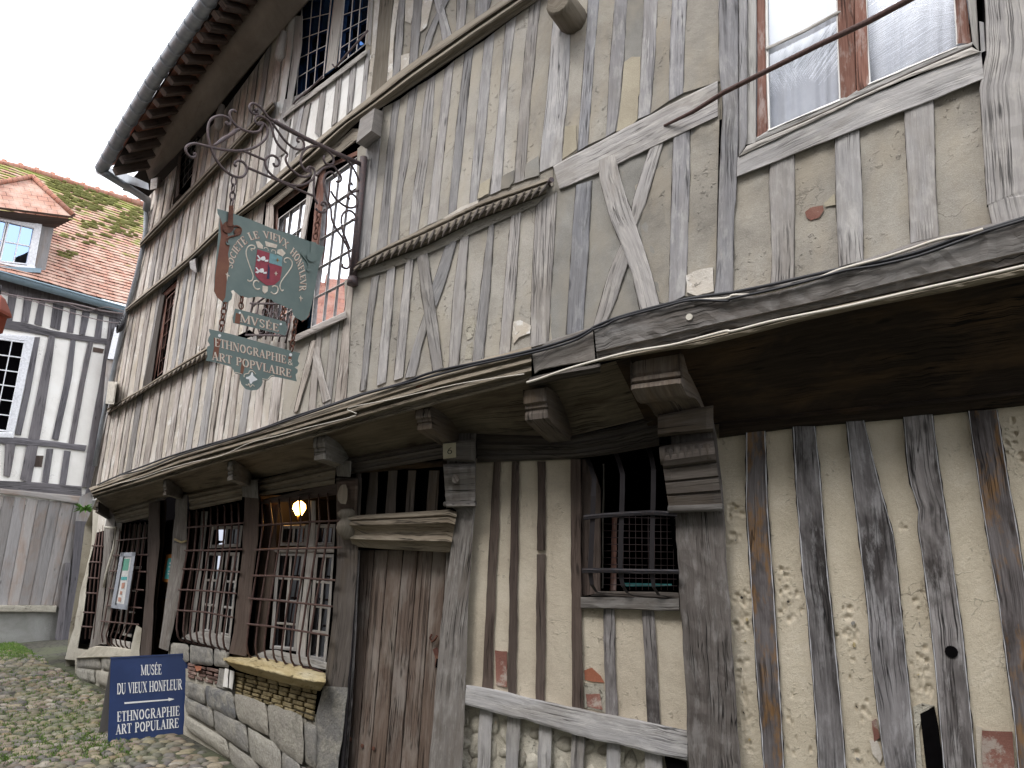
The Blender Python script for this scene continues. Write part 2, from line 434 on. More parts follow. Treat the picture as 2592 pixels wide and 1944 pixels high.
M['creamred'] = simple('letter_shadow', (.32, .09, .06), .6)
M['red'] = simple('shield_red', (.30, .045, .07), .5)
M['skyblue'] = simple('shield_blue', (.18, .33, .36), .5)
M['inkblue'] = simple('ink_blue', (.02, .025, .08), .5)
M['navy'] = simple('navy_board', (.010, .028, .105), .35, col2=(.016, .038, .13), sc=4, bump=.05)
M['white'] = simple('white_lettering', (.8, .8, .8), .5, col2=(.7, .7, .72))
M['pvc'] = simple('white_joinery', (.88, .88, .92), .4, bump=.02)
M['zinc'] = simple('zinc_gutter', (.30, .325, .36), .4, .1, col2=(.23, .25, .275), sc=8)
M['zincl'] = simple('pale_zinc_gutter', (.27, .36, .43), .45, .2, col2=(.22, .3, .36), sc=8)
M['cableB'] = simple('black_cable', (.018, .018, .024), .5)
M['cableW'] = simple('white_cable', (.62, .57, .50), .5, col2=(.5, .26, .09), sc=7, lo=.62, hi=.7)
M['boxcream'] = simple('cream_box', (.64, .60, .52), .5, bump=.02)
M['case'] = simple('aluminium_case', (.38, .40, .46), .4, .5, bump=.03)
M['paper'] = simple('paper', (.68, .68, .68), .7, bump=0)
M['teal'] = simple('teal_poster', (.06, .33, .34), .6, col2=(.09, .40, .40), sc=12, bump=0)
M['paleg'] = simple('green_notice', (.12, .38, .28), .6, bump=0)
M['pink'] = simple('flesh_picture', (.5, .25, .18), .6, bump=0)
M['plate'] = simple('enamel_plate', (.50, .46, .34), .5, col2=(.42, .36, .22), sc=9)
M['black'] = simple('black_paint', (.02, .02, .02), .5)
M['orangeframe'] = simple('orange_frame', (.42, .16, .035), .5, col2=(.35, .12, .03))
M['curtain'] = simple('net_curtain', (.62, .64, .70), .9, col2=(.52, .54, .61), sc=3, bump=.02, kind='UV')
M['lamp'] = simple('lamp_bulb', (1, .7, .3), .5, emit=(1.0, .55, .13), est=9)
M['brass'] = simple('brass', (.35, .2, .06), .35, .9)
M['moss'] = simple('moss', (.115, .12, .035), 1, col2=(.22, .215, .075), sc=20, bump=.5)
M['leaf'] = simple('leaf', (.07, .17, .02), .7, col2=(.12, .26, .04), sc=5)
M['copper'] = simple('copper_lantern', (.36, .09, .05), .5, .3)
M['bluecloth'] = simple('blue_curtain', (.045, .15, .30), .9, col2=(.03, .10, .22), sc=3)
def glassmat(name, refl, tint=(1, 1, 1)):
    m = bpy.data.materials.new(name); m.use_nodes = True; t = m.node_tree; t.nodes.clear(); g = NG(t)
    o = g.n("ShaderNodeOutputMaterial"); mx = g.n("ShaderNodeMixShader"); gl = g.n("ShaderNodeBsdfGlossy"); tr = g.n("ShaderNodeBsdfTransparent")
    gl.inputs['Roughness'].default_value = .015; gl.inputs['Color'].default_value = (.93, .95, 1, 1); tr.inputs[0].default_value = (*tint, 1)
    lw = g.n("ShaderNodeFresnel"); lw.inputs[0].default_value = 1.5
    g.l(g.math('ADD', refl, lw.outputs[0]), mx.inputs[0])
    nz = g.noise(g.coord((1, 1, 1)), 2.6, 2); bp = g.n("ShaderNodeBump"); g.l(nz, bp.inputs['Height']); bp.inputs['Strength'].default_value = .05; bp.inputs['Distance'].default_value = .01
    g.l(bp.outputs[0], gl.inputs['Normal'])
    g.l(tr.outputs[0], mx.inputs[1]); g.l(gl.outputs[0], mx.inputs[2]); g.l(mx.outputs[0], o.inputs[0])
    return m
M['glass'] = glassmat('old_window_glass', .10)
M['glassdim'] = glassmat('dim_glass', .0, (.8, .8, .85))
def tilemat(name, c1, c2, c3, moss=.0):
    m, t, b = newmat(name, .9); g = NG(t)
    w = g.n("ShaderNodeTexBrick"); w.offset = .5; g.l(g.coord((1, 1, 1), shift=False), w.inputs['Vector'])
    w.inputs['Scale'].default_value = 1; w.inputs['Brick Width'].default_value = .17; w.inputs['Row Height'].default_value = .11
    w.inputs['Mortar Size'].default_value = .004; w.inputs['Mortar Smooth'].default_value = .1; w.inputs['Bias'].default_value = 0
    w.inputs['Color1'].default_value = (*c1, 1); w.inputs['Color2'].default_value = (*c2, 1); w.inputs['Mortar'].default_value = (.03, .015, .012, 1)
    c = g.mix(g.ramp(g.noise(g.coord((1, 1, 1), shift=False), 4, 5), [(.42, 0.0), (.62, .8)]), w.outputs[0], c3)
    sp = g.noise(g.coord((1, 1, 1), shift=False), 16, 3)
    c = g.mix(g.ramp(sp, [(.62, 0.0), (.68, .7)]), c, (.30, .17, .06))
    if moss:
        co = g.coord((1, 1, 1), shift=False)
        sx = g.n("ShaderNodeSeparateXYZ"); g.l(co, sx.inputs[0])
        hgt = g.math('MULTIPLY', sx.outputs[1], moss)
        f = g.math('ADD', g.noise(g.coord((1, 2.5, 1), shift=False), 2.6, 7, .72), hgt)
        c = g.mix(g.ramp(f, [(.66, 0.0), (.72, .9)]), c, (.21, .24, .045))
    g.l(c, b.inputs['Base Color'])
    return m
M['tile'] = tilemat('clay_tiles', (.52, .275, .205), (.40, .215, .165), (.56, .41, .34), moss=.055)
M['tile2'] = tilemat('hip_tiles', (.42, .18, .12), (.33, .14, .1), (.45, .26, .2))

M['plG2'] = plaster('cove_plaster', (.42,.35,.31), (.32,.26,.23), (.5,.43,.39))
M['skyglass'] = glassmat('dormer_glass', .75)
M['skyglass'].node_tree.nodes['Glossy BSDF'].inputs['Color'].default_value = (.36, .50, .72, 1)  # blue of the reflected sky put into the glossy colour
M['plWarm'] = plaster('warm_repair_plaster', (.40, .355, .275), (.32, .28, .215), (.46, .415, .33))
M['barwhite'] = simple('pale_glazing_bars', (.66, .62, .60), .6, bump=.02)
M['slate'] = simple('slate_roof', (.085, .088, .10), .8, col2=(.06, .062, .07), sc=2)
def stonemat(name):
    m, t, b = newmat(name, .9); g = NG(t)
    c = g.ramp(g.rnd(), [(0, (.15, .15, .155)), (.25, (.26, .245, .225)), (.45, (.18, .175, .17)), (.6, (.37, .34, .29)), (.8, (.21, .205, .20)), (1, (.46, .43, .37))])
    c = g.mix(g.ramp(g.noise(g.coord((1, 1, 1)), 6, 7, .75), [(.45, 0.0), (.62, .75)]), c, (.40, .375, .32))
    c = g.mix(.7, c, g.ramp(g.noise(g.coord((1, 1, 1)), 45, 6, .75), [(.3, .25), (.7, .75)]), 'OVERLAY')
    c = g.mix(g.ramp(g.noise(g.coord((1, 1, 1)), 3.2, 6, .7), [(.58, 0.0), (.68, .7)]), c, (.09, .085, .07))
    g.l(c, b.inputs['Base Color'])
    h = g.math('ADD', g.noise(g.coord((1, 1, 1)), 14, 7, .75), g.math('MULTIPLY', g.noise(g.coord((1, 1, 1)), 70, 4, .7), .4))
    g.bump(h, b, 1.0, .02); return m
M['stone'] = stonemat('base_stone')

M['oakjetty'] = wood('jetty_beam_oak', (.125, .112, .104), (.23, .212, .20), (.37, .35, .335), stain=(.12, .095, .08), st_amt=.5, pale=(.36, .35, .345), pale_amt=.4, crack=1.0)
M['oakmouldL'] = wood('light_moulded_oak', (.17, .142, .108), (.32, .278, .22), (.46, .41, .345), stain=(.15, .115, .08), st_amt=.5, crack=1.0)
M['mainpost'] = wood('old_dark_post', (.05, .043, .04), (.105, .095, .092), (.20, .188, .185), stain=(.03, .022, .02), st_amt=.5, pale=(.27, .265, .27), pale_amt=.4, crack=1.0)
M['lime'] = simple('lime_halo_edge', (.52, .52, .55), .9, col2=(.36, .35, .36), sc=14, bump=.6, lo=.45, hi=.6)  # lime residue, with a bright halo along the edges put into its pale colour

M['glassblue'] = glassmat('blue_glass', .05, (.5, .65, .9)); M['glassblue'].node_tree.nodes['Glossy BSDF'].inputs['Color'].default_value = (.05, .11, .26, 1)

M['bracketoak'] = wood('bracket_oak', (.13, .12, .11), (.26, .245, .225), (.42, .40, .38), stain=(.13, .10, .08), st_amt=.5, pale=(.45, .44, .42), pale_amt=.4, crack=1.0)
M['bracketbrown'] = wood('brown_bracket_oak', (.07, .055, .048), (.15, .125, .108), (.28, .245, .22), stain=(.20, .13, .06), st_amt=.35, crack=1.0)

M['ochre'] = plaster('ochre_brickwork', (.34, .275, .155), (.20, .165, .10), (.44, .37, .235), grain=150, bump=1.0, spot=.6, var=.4)
M['brickdull'] = plaster('dull_brick', (.21, .135, .115), (.13, .085, .075), (.30, .215, .185), grain=150, lime=(.40, .36, .32), var=.5)

M['glassdim'].node_tree.nodes['Glossy BSDF'].inputs['Color'].default_value = (.30, .31, .35, 1)  # glossy colour darkened so bright reflections in these panes stay dim
# ---------------------------------------------------------------- ground
mb = MB()
m_, t_, b_ = newmat('street_bed', .95); g_ = NG(t_)
c_ = g_.mix(g_.ramp(g_.vor(g_.coord((1, 1, 1), 'Object', False), 9, 'DISTANCE_TO_EDGE'), [(0, 0.0), (.12, 1.0)]), (.02, .02, .014), (.07, .065, .05))
c_ = g_.mix(g_.ramp(g_.noise(g_.coord((1, 1, 1), 'Object', False), 1.7, 5), [(.45, 0.0), (.6, .6)]), c_, (.09, .10, .05))
g_.l(c_, b_.inputs['Base Color'])
M['bed'] = m_
xs = [-200, -60, -30]+[-16+i*.8 for i in range(41)]+[30, 60, 200]
ys = [-200, -60, -20, -8, -4]+[i*.7 for i in range(28)]+[24, 40, 80, 300]
rows = [[Vector((x, y, gz(x, y))) for x in xs] for y in ys]
mb.grid(rows, [[(p.x, p.y) for p in r_] for r_ in rows], 0, True)
mb.build('ground', M['bed'], kind='structure')
# cobbles: rounded stones packed in the bed
m_, t_, b_ = newmat('cobble_stone', .7); g_ = NG(t_)
c_ = g_.ramp(g_.rnd(), [(0, (.27, .23, .17)), (.2, (.16, .15, .16)), (.38, (.36, .31, .23)), (.55, (.21, .16, .15)), (.7, (.40, .37, .33)), (.85, (.13, .12, .13)), (1, (.30, .22, .15))])
c_ = g_.mix(.6, c_, g_.ramp(g_.noise(g_.coord((1, 1, 1), 'Object', True), 22, 5), [(.3, .3), (.7, .7)]), 'OVERLAY')
c_ = g_.mix(1.0, c_, (.90, .87, .80), 'MULTIPLY'); c_ = g_.mix(g_.ramp(g_.noise(g_.coord((1, 1, 1), 'Object', False), 1.1, 5, .7), [(.48, 0.0), (.64, .5)]), c_, (.11, .13, .05))
g_.l(c_, b_.inputs['Base Color']); g_.bump(g_.noise(g_.coord((1, 1, 1), 'Object', True), 60, 4), b_, .3, .01)
M['cobble'] = m_
mb = MB(); RC = random.Random(3)
def in_street(x, y):
    # keep off the plinth of the museum and behind the far house
    dl = (Vector((x, y, 0))-PL).dot(NL); dr = (Vector((x, y, 0))-PB).dot(NR)
    if max(dl, dr) < .12: return False
    return True
y = 5.6
while y < 14.0:
    x = -9.5
    while x < 0.5:
        sx = RC.uniform(.036, .085); sy = RC.uniform(.030, .047)
        px, py = x+RC.uniform(-.012, .012), y+RC.uniform(-.014, .014)
        x += sx*2+.010
        if py < 13.6 and abs(px/py) < .80 and in_street(px, py) and px/py < -.12:
            h = RC.uniform(.018, .034); a = RC.uniform(-.5, .5); rr = RC.random(); z = gz(px, py)-.004
            ca, sa = math.cos(a), math.sin(a); ring = []
            top = mb.vert((px, py, z+h), (0, 0), rr)
            e = RC.uniform(2.2, 3.2); ph = RC.random()
            for k, (s_, hh) in enumerate(((.62, .82), (.95, .35), (1.06, -.4))):
                rg = []
                for q in range(8):
                    an = 2*math.pi*(q+ph)/8
                    cc, ss = math.cos(an), math.sin(an)
                    f = 1/((abs(cc)**e+abs(ss)**e)**(1/e))*(1+RC.uniform(-.07, .07))
                    ux, uy = cc*f*sx*s_, ss*f*sy*s_
                    rg.append(mb.vert((px+ux*ca-uy*sa, py+ux*sa+uy*ca, z+h*hh), (0, 0), rr))
                ring.append(rg)
            for q in range(8):
                w = (q+1) % 8
                mb.face((top, ring[0][q], ring[0][w]), 0, True)
                mb.face((ring[0][q], ring[1][q], ring[1][w], ring[0][w]), 0, True)
                mb.face((ring[1][q], ring[2][q], ring[2][w], ring[1][w]), 0, True)
    y += RC.uniform(.076, .090)
mb.build('cobblestones', M['cobble'], kind='stuff', label='rounded flint and sandstone cobbles paving the narrow street', category='cobbles')
# grass between the stones and along the far house
m_, t_, b_ = newmat('grass_blades', .8); g_ = NG(t_)
g_.l(g_.ramp(g_.rnd(), [(0, (.05, .10, .015)), (.5, (.10, .20, .03)), (1, (.20, .27, .06))]), b_.inputs['Base Color'])
M['grass'] = m_
mb = MB()
def tuft(x, y, n, h, sp):
    for _ in range(n):
        px, py = x+RC.gauss(0, sp), y+RC.gauss(0, sp); a = RC.uniform(0, 6.28); w = RC.uniform(.003, .007); hh = h*RC.uniform(.5, 1.2); z = gz(px, py)
        if not in_street(px, py): continue
        l1, l2 = RC.uniform(-.5, .5)*hh, RC.uniform(-.5, .5)*hh; r_ = RC.random()
        i = [mb.vert((px-w*math.cos(a), py-w*math.sin(a), z), (0, 0), r_), mb.vert((px+w*math.cos(a), py+w*math.sin(a), z), (0, 0), r_),
             mb.vert((px+l1*.5, py+l2*.5, z+hh*.7), (0, 0), r_), mb.vert((px+l1, py+l2, z+hh*.9), (0, 0), r_)]
        mb.face((i[0], i[1], i[2])); mb.face((i[1], i[3], i[2]))
for _ in range(520):
    p = ground_pt(RC.uniform(-60, 190), 1200+RC.triangular(418, 470, 432)*1.0+RC.uniform(0, 8))
    tuft(p.x, p.y, 26, .05, .09)
for _ in range(600):
    q = RC.random(); p = ground_pt(RC.uniform(-20, 330), RC.uniform(1690, 1930))
    tuft(p.x, p.y, 14, .035, .05)
for X, Y in ((200, 1715), (215, 1880), (235, 1895), (185, 1700), (188, 1712)):
    p = ground_pt(X, Y); tuft(p.x, p.y, 70, .05, .06)
mb.build('grass', M['grass'], kind='stuff', label='short green grass growing between cobbles and along the far wall', category='grass')
# ---------------------------------------------------------------- the museum house: upper storeys
HB_ = FA(1300, 1600); HB_.z = 0
house = empty('timber_framed_house', HB_, 'grey weathered half-timbered house with a jettied upper storey, filling most of the street', 'house')
JT = [(228,1236),(355,1189),(453,1149),(598,1106),(706,1073),(900,1012),(1010,975),(1113,940),(1343,880),(1503,823),(1617,783),(1693,766),(1830,738),(2012,707),(2122,677),(2305,613),(2377,597),(2508,563),(2760,505)]
JB = [(238,1262),(373,1225),(561,1169),(706,1131),(815,1100),(960,1060),(1113,1020),(1327,967),(1420,945),(1510,930),(1600,905),(1744,874),(1855,857),(2020,815),(2176,781),(2400,742),(2760,668)]
S2t = [(318,781),(427,690),(473,653),(550,577),(597,537),(800,357),(933,250),(997,195),(1063,147),(1147,87),(1247,20),(1330,-38)]
S2b = [(318,796),(453,693),(553,600),(607,550),(687,497),(817,397),(907,307),(967,272),(1030,230),(1180,128),(1360,3),(1450,-62)]
S1t = [(354,613),(400,563),(690,257)]; S1b = [(355,634),(403,588),(697,275)]
CRt = [(897,668),(980,622),(1080,575),(1213,512),(1387,452)]; CRb = [(893,692),(980,660),(1080,623),(1197,563),(1382,492)]
CLt = [(271,1034),(353,987),(400,957),(527,877),(575,846)]; CLb = [(273,1050),(373,988),(403,970),(530,905),(580,876)]
EAVE = [(377,497),(470,395),(560,290),(640,180),(760,0),(800,-60)]      # top edge of the visible wall under the cove
VP = (1560.0, -6600.0)
def drop(x, y, pl):
    """follow a plumb line of the upper wall down from (x,y) to a polyline"""
    best = None
    for k in range(1, 3000):
        yy = y+k*.5; xx = x+(x-VP[0])/(y-VP[1])*(yy-y)
        if yy >= y_at(pl, xx): return (xx, yy)
    return (xx, yy)
studs = []; stuffmb = {}
def stud(view_or_none, L, Rr, mat='oak', h=.012, sf=U, name='stud', as_part=True, wob=.9, gapw=1.3):
    studs.append((L, Rr, mat, h, sf, name, wob)); 
    n = max(3, int(abs(L[-1][1]-L[0][1])/16))
    a, b = resample(L, n), resample(Rr, n)
    rows = []
    for p, q in zip(a, b):
        w = math.hypot(q[0]-p[0], q[1]-p[1]) or 1
        e1 = gapw*R.choice((0.2, .6, 1, 1.5, .9))/w; e2 = gapw*R.choice((0.2, .6, 1, 1.5, .9))/w
        rows.append([sf(*lerp(p, q, -e1), h*.38), sf(*lerp(p, q, 1+e2), h*.38)])
    GAP.grid(rows)
GAP = MB()
def area(L, Rr):
    return abs(L[-1][1]-L[0][1])*abs(Rr[0][0]-L[0][0])
# plaster infill sheets, one per storey band
inf = MB()   # materials: 0 plU 1 plM 2 plDark 3 plL 4 plWhite
INFM = [M['plU'], M['plM'], M['plDark'], M['plL'], M['plWhite'], M['stoneW'], M['brick']]
def infill(top, bot, x0t, x1t, x0b, x1b, m, n=24):
    sheet(inf, U, part_of(top, x0t, x1t, n), part_of(bot, x0b, x1b, n), 0.0, n, 7, m, .003)
TOPA = [(1040,-70),(1900,-70)]
RAILt = v('A', 900,1262, 965,1225, 1300,1050, 1640,870, 2150,610); RAILb = v('A', 950,1442, 1240,1320, 1740,1080, 2150,890)
# --- right of the sign: band between string moulding and carved moulding
def bound(k, *a): return v(k, *a)
Eb = [bound('E',450,1000,420,1400,375,2010), bound('E',575,815,545,1130,465,1935), bound('E',645,780,610,1060,520,1915), bound('E',700,750,655,1130,600,1870),
 bound('E',765,700,740,900,690,1300,620,1865), bound('E',835,650,800,900,770,1200,720,1420,685,1830), bound('E',905,610,875,800,840,1200,790,1500,765,1790), bound('E',965,570,940,1000,850,1659,835,1750),
 bound('E',1040,520,985,1000,905,1710), bound('E',1110,460,1050,1000,980,1680), bound('E',1190,405,1120,1000,1062,1640), bound('E',1255,360,1190,1000,1125,1600), bound('E',1340,305,1270,1000,1222,1555),
 bound('E',1415,245,1350,1000,1285,1525), bound('E',1500,180,1430,1000,1380,1480), bound('E',1582,120,1520,600,1500,900,1470,1440), bound('E',1680,50,1640,450,1600,900,1560,1395),
 bound('E',1768,-10,1690,750,1645,1365), bound('A',925,-150,905,100,865,570,840,850,800,1200,795,1310), bound('A',1030,-150,1030,100,1025,500,1010,800,980,1000,970,1225),
 bound('A',1180,-200,1165,0,1150,250,1110,800,1085,1150), bound('A',1265,-200,1250,0,1215,400,1180,900,1165,1100), bound('A',1385,-200,1370,0,1330,500,1310,900,1297,1040), bound('A',1480,-200,1465,0,1450,200,1440,450,1400,850,1375,995),
 bound('A',1605,-200,1590,0,1570,450,1550,700,1540,905), bound('A',1705,-200,1695,0,1670,500,1645,800,1635,865), bound('A',1815,-200,1805,0,1785,400,1780,765), bound('A',1925,-200,1915,0,1895,400,1888,705), bound('A',2160,-200,2160,0,2155,620)]
kinds = "SPSPSPSPSPSPSPSPSWPSPSPSPSPSP"
# kinds indexed by the strip to the right of each boundary
kinds = ['S','P','S','P','S','P','S','P','S','P','S','P','S','P','S','P','S','P','W','P','S','P','S','P','S','P','S','P']
for i, k in enumerate(kinds):
    L_, R_ = Eb[i], Eb[i+1]
    if i < 18:
        sheet(inf, U, [L_[0], R_[0]], [L_[-1], R_[-1]], -.004, 3, 2, 1, .001) if False else None
    if k in 'SW':
        stud(None, L_, R_, 'oakblue' if i in (20, 22, 24, 26) else 'oak', .010, wob=.7)
for i, k in enumerate(kinds):
    if k == 'P':
        L_, R_ = Eb[i], Eb[i+1]
        n = 12; a, b = resample(L_, n), resample(R_, n)
        rr = R.random(); rows = []; uvs = []
        for j in range(n):
            w = math.hypot(b[j][0]-a[j][0], b[j][1]-a[j][1])
            rows.append([U(*lerp(a[j], b[j], t), .004+R.uniform(-.0015, .0035)-(.006 if t in (-.08, 1.08) else 0)) for t in (-.08, .05, .35, .65, .95, 1.08)])
            uvs.append([((p-rows[j][0]).length, (rows[j][0]-rows[0][0]).length) for p in rows[j]])
        inf.grid(rows, uvs, 1 if i < 17 else (2 if i in (23,) else 0), True, rr)
infill([(900,380),(1400,-20)], [(890,700),(1400,470)], 905, 1400, 893, 1400, 0)
sheet(inf, U, [(1360,-70),(1830,-70)], [(1360,520),(1830,300)], -.006, 12, 8, 0, .002)
# pale patches of newer plaster
PTM = [M['plM'], M['plL'], M['plL'], M['plWarm'], M['brick'], M['stoneW'], M['plDark'], M['brickR']]
def pat(k, m, h, *a, sf=U, name='plaster_patch', px=None):
    pts = px or v(k, *a); q = []
    for i, p in enumerate(pts):                      # ragged outline
        w = pts[(i+1) % len(pts)]
        q.append(p)
        for t in (.33, .66): q.append((p[0]+(w[0]-p[0])*t+R.uniform(-.9, .9), p[1]+(w[1]-p[1])*t+R.uniform(-.9, .9)))
    b_ = MB(); poly(b_, sf, q, h-.012, h, 0); b_.build(name, PTM[m], house)
pat('A', 3, .0125, 1440,470, 1500,430, 1562,430, 1558,700, 1545,745, 1540,905, 1500,950, 1380,1000, 1400,880, 1420,700)
pat('A', 6, .0135, 690,1250, 790,1180, 795,1330, 680,1365)
pat('A', 6, .0135, 510,1340, 605,1290, 600,1370, 570,1420, 500,1440)
pat('A', 3, .0125, 990,960, 1075,950, 1080,1130, 1040,1160, 970,1210, 985,1060)
pat('A', 3, .0135, 345,1400, 425,1350, 410,1470, 325,1510)
pat('B', 1, .018, 1910,740, 2000,700, 2115,680, 2120,860, 1990,895, 1915,870)
pat('B', 2, .012, 600,1090, 650,1080, 730,1120, 725,1180, 640,1210, 600,1260, 590,1180)
pat('B', 6, -.02, 215,1080, 260,1030, 320,1020, 300,1200, 270,1350, 190,1400, 205,1200)
pat('B', 5, .004, 235,1070, 300,1040, 310,1120, 290,1210, 250,1235, 232,1170)
pat('B', 5, .002, 240,1280, 290,1240, 280,1370, 230,1380)
pat('A', 1, .03, 60,1659, 200,1570, 335,1520, 330,1550, 240,1580, 120,1660)
# --- mid right: under the rail
stud(None, v('F',1730,60,1700,600,1685,1140), v('F',1890,-45,1870,300,1845,700,1825,1100), 'oak', .010)
stud(None, v('B',1075,55,1040,500,1000,1190), v('B',1195,20,1165,600,1125,1165), 'oakblue', .012)
stud(None, v('B',1245,-135,1250,0,1330,300,1415,500,1500,730,1560,1005), v('B',1365,-180,1440,110,1490,230,1560,450,1640,700,1710,965), 'oak', .030, name='brace')
stud(None, v('B',1645,-260,1560,0,1500,200,1480,320), v('B',1745,-290,1660,0,1600,200,1535,355), 'oak', .014, name='brace')
stud(None, v('B',1415,500,1320,730,1205,1130), v('B',1470,650,1380,930,1300,1105), 'oak', .014, name='brace')
stud(None, v('B',1815,-330,1805,0,1790,500,1778,955), v('B',1940,-370,1940,0,1922,600,1905,890), 'oakblue', .014)
sheet(inf, U, v('B', 920,-30, 2160,-480), [(x_, y_+7) for x_, y_ in part_of(JT, 1385, 1812, 14)], 0.0, 24, 14, 2, .004)
sheet(inf, U, v('B', 1930,-460, 2165,-560), v('B', 1905,900, 2130,885), 0.005, 5, 12, 0, .004)
sheet(inf, U, v('B', 1520,60, 1800,-150), v('B', 1640,930, 1780,960), 0.003, 6, 12, 0, .004)
pat('B', 3, .008, 1215,-90, 1235,-100, 1265,-110, 1265,-100, 1245,-80) if False else None
# under the big window
stud(None, v('C',60,-200,60,500,75,650,90,800,60,1400)+v('D',-125,900,-140,1040), v('C',205,-200,205,1180,190,1500)+v('D',8,400,0,1015), 'oakblue', .022, name='post')
sheet(inf, U, v('C', 190,1260, 2080,560), [(x_, y_+7) for x_, y_ in part_of(JT, 1850, 2530, 16)], 0.0, 26, 12, 0, .006)
stud(None, v('D',281,40,275,200,290,560,300,800,285,985), v('D',468,-30,470,200,466,600,465,925), 'oak', .018)
stud(None, v('D',775,-150,785,400,800,700,806,825), v('D',960,-215,975,100,985,400,992,775), 'oak', .018)
stud(None, v('D',1300,-350,1330,200,1350,645), v('D',1525,-440,1540,200,1565,595), 'oak', .022)
stud(None, v('C',2075,-200,2085,200,2090,400,2040,660,2060,1000,2100,1600)+v('D',1930,300,1968,505), v('C',2700,-200,2720,400,2740,1400)+v('D',2700,330), 'oak', .035, name='post', wob=1.5)
pat('D', 4, .0045, 548,410, 590,375, 685,360, 690,400, 650,455, 590,475, 560,450)
pat('D', 3, .0095, 690,345, 770,270, 780,355, 700,370)
# rail and window beam
BM = {}
def beam(name, mat, L, Rr, h, sf=U, h0=-.02, wob=.9, **p):
    b_ = MB(); board(b_, sf, L, Rr, h0, h, 0, wob, **p); return b_.build(name, M[mat], house)
beam('rail', 'oak', RAILt, RAILb, .02)
beam('rail', 'oak', v('C',200,1195,1110,760,2050,385), v('C',195,1345,640,1170,1170,960,1450,850,1690,760,2070,600), .035)
# --- band right part T3 (under the carved moulding)
stud(None, v('F',300,640,265,1000,200,1560), v('F',350,620,320,960,290,1520), 'oakpale')
stud(None, v('F',480,610,440,950,395,1470), v('F',540,590,500,850,440,1455))
stud(None, v('F',600,540,570,850,520,1430), v('F',665,510,640,850,590,1400))
stud(None, v('F',740,485,700,850,650,1390), v('F',800,460,770,800,720,1365))
stud(None, v('F',825,450,880,870,945,1320), v('F',905,420,960,800,1022,1290), 'oak', .022, name='brace')
stud(None, v('F',1045,355,990,530,940,665), v('F',1130,315,1060,600,972,840), name='brace')
stud(None, v('F',880,885,800,1130,735,1370), v('F',905,1000,860,1150,815,1355), name='brace')
stud(None, v('F',1155,310,1100,750,1065,1310), v('F',1220,280,1190,750,1140,1290))
stud(None, v('F',1370,205,1310,700,1245,1265), v('F',1415,190,1380,700,1330,1240))
stud(None, v('F',1540,130,1490,700,1450,1210), v('F',1615,105,1580,650,1530,1190))
infill([(860,715),(1380,500)], [(x_, y_+6) for x_, y_ in JT], 872, 1370, 876, 1400, 1, 30)
sheet(inf, U, [(722,868),(800,838),(885,795)], [(x_, y_+6) for x_, y_ in part_of(JT, 690, 885, 8)], -.002, 12, 8, 1, .003)
# plain band below the carved moulding
pb = MB(); sheet(pb, U, CRb, v('F',400,612,590,555,830,458,1060,358,1370,215,1560,133,1735,55), .014, 24, 1, 0, .001); pb.build('plain_band', M['plM'], house)
# --- left of that: narrow timbers, bleached, and coloured lighter for the stronger light there
def auto(top, bot, x0, x1, wS, wP, mat, inf_m, skip=(), h=.010, lean=0, braces=True, keep=0):
    """studs at regular true spacing between two horizontals of the photo"""
    x = x0; flip = True; first = x0
    while x < x1:
        persp = 1.0
        w = (wS if flip else wP)*R.uniform(.75, 1.25)*(.55+.45*(x-x0)/max(1, x1-x0)+.25)
        xe = min(x+w, x1)
        if flip and not any(a < (x+xe)/2 < b for a, b in skip):
            p0, p1 = (x, y_at(top, x)), (xe, y_at(top, xe))
            ln = R.uniform(-2.5, 2.5)
            q0, q1 = drop(*p0, bot), drop(*p1, bot)
            stud(None, [p0, lerp(p0, q0, .5), (q0[0]+ln, q0[1])], [p1, lerp(p1, q1, .5), (q1[0]+ln, q1[1])], mat if R.random() < .8 else 'oak', h*R.uniform(.8, 1.3), wob=.5, gapw=.8)
        x = xe; flip = not flip
    n = 20
    tp = part_of(top, x0, x1, n); bp = [drop(*p, bot) for p in tp]
    sheet(inf, U, tp, bp, 0.0, n, 6, inf_m, .003)
auto(EAVE, S1t, 377, 452, 11, 10, 'oakpale', 3)
auto(EAVE, S1t, 499, 600, 13, 12, 'oakpale', 3)
auto(EAVE, [(560,400),(690,257),(740,262)], 600, 735, 15, 13, 'oakpale', 3)
auto(S1b, S2t, 355, 697, 12, 11, 'oakpale', 3)
auto([(690,262),(770,235)], S2t, 690, 770, 16, 17, 'oak', 4)
auto(S2b, CLt, 318, 412, 12, 11, 'oakpale', 3)
auto(v('H',620,305,920,40), CLt, 450, 548, 13, 12, 'oakpale', 3)
auto([(545,600),(560,588)], [(540,870),(690,800)], 545, 560, 16, 14, 'oakpale', 3)
auto([(547,603),(672,505)], [(540,880),(660,820)], 558, 672, 16, 15, 'oakpale', 3)
auto(CLb, JT, 273, 560, 13, 12, 'oakpale', 3)
auto([(560,885),(640,850),(760,850),(890,790)], JT, 560, 735, 16, 15, 'oakpale', 3)
stud(None, v('H',1640,790,1590,1000,1510,1330), v('H',1680,780,1630,1020,1540,1320), 'oakpale', .02, name='brace')
stud(None, v('H',1640,850,1690,1060,1730,1260), v('H',1700,830,1740,1060,1790,1230), 'oakpale', .018, name='brace')
auto([(790,840),(885,785)], JT, 800, 880, 19, 20, 'oakpale', 1)
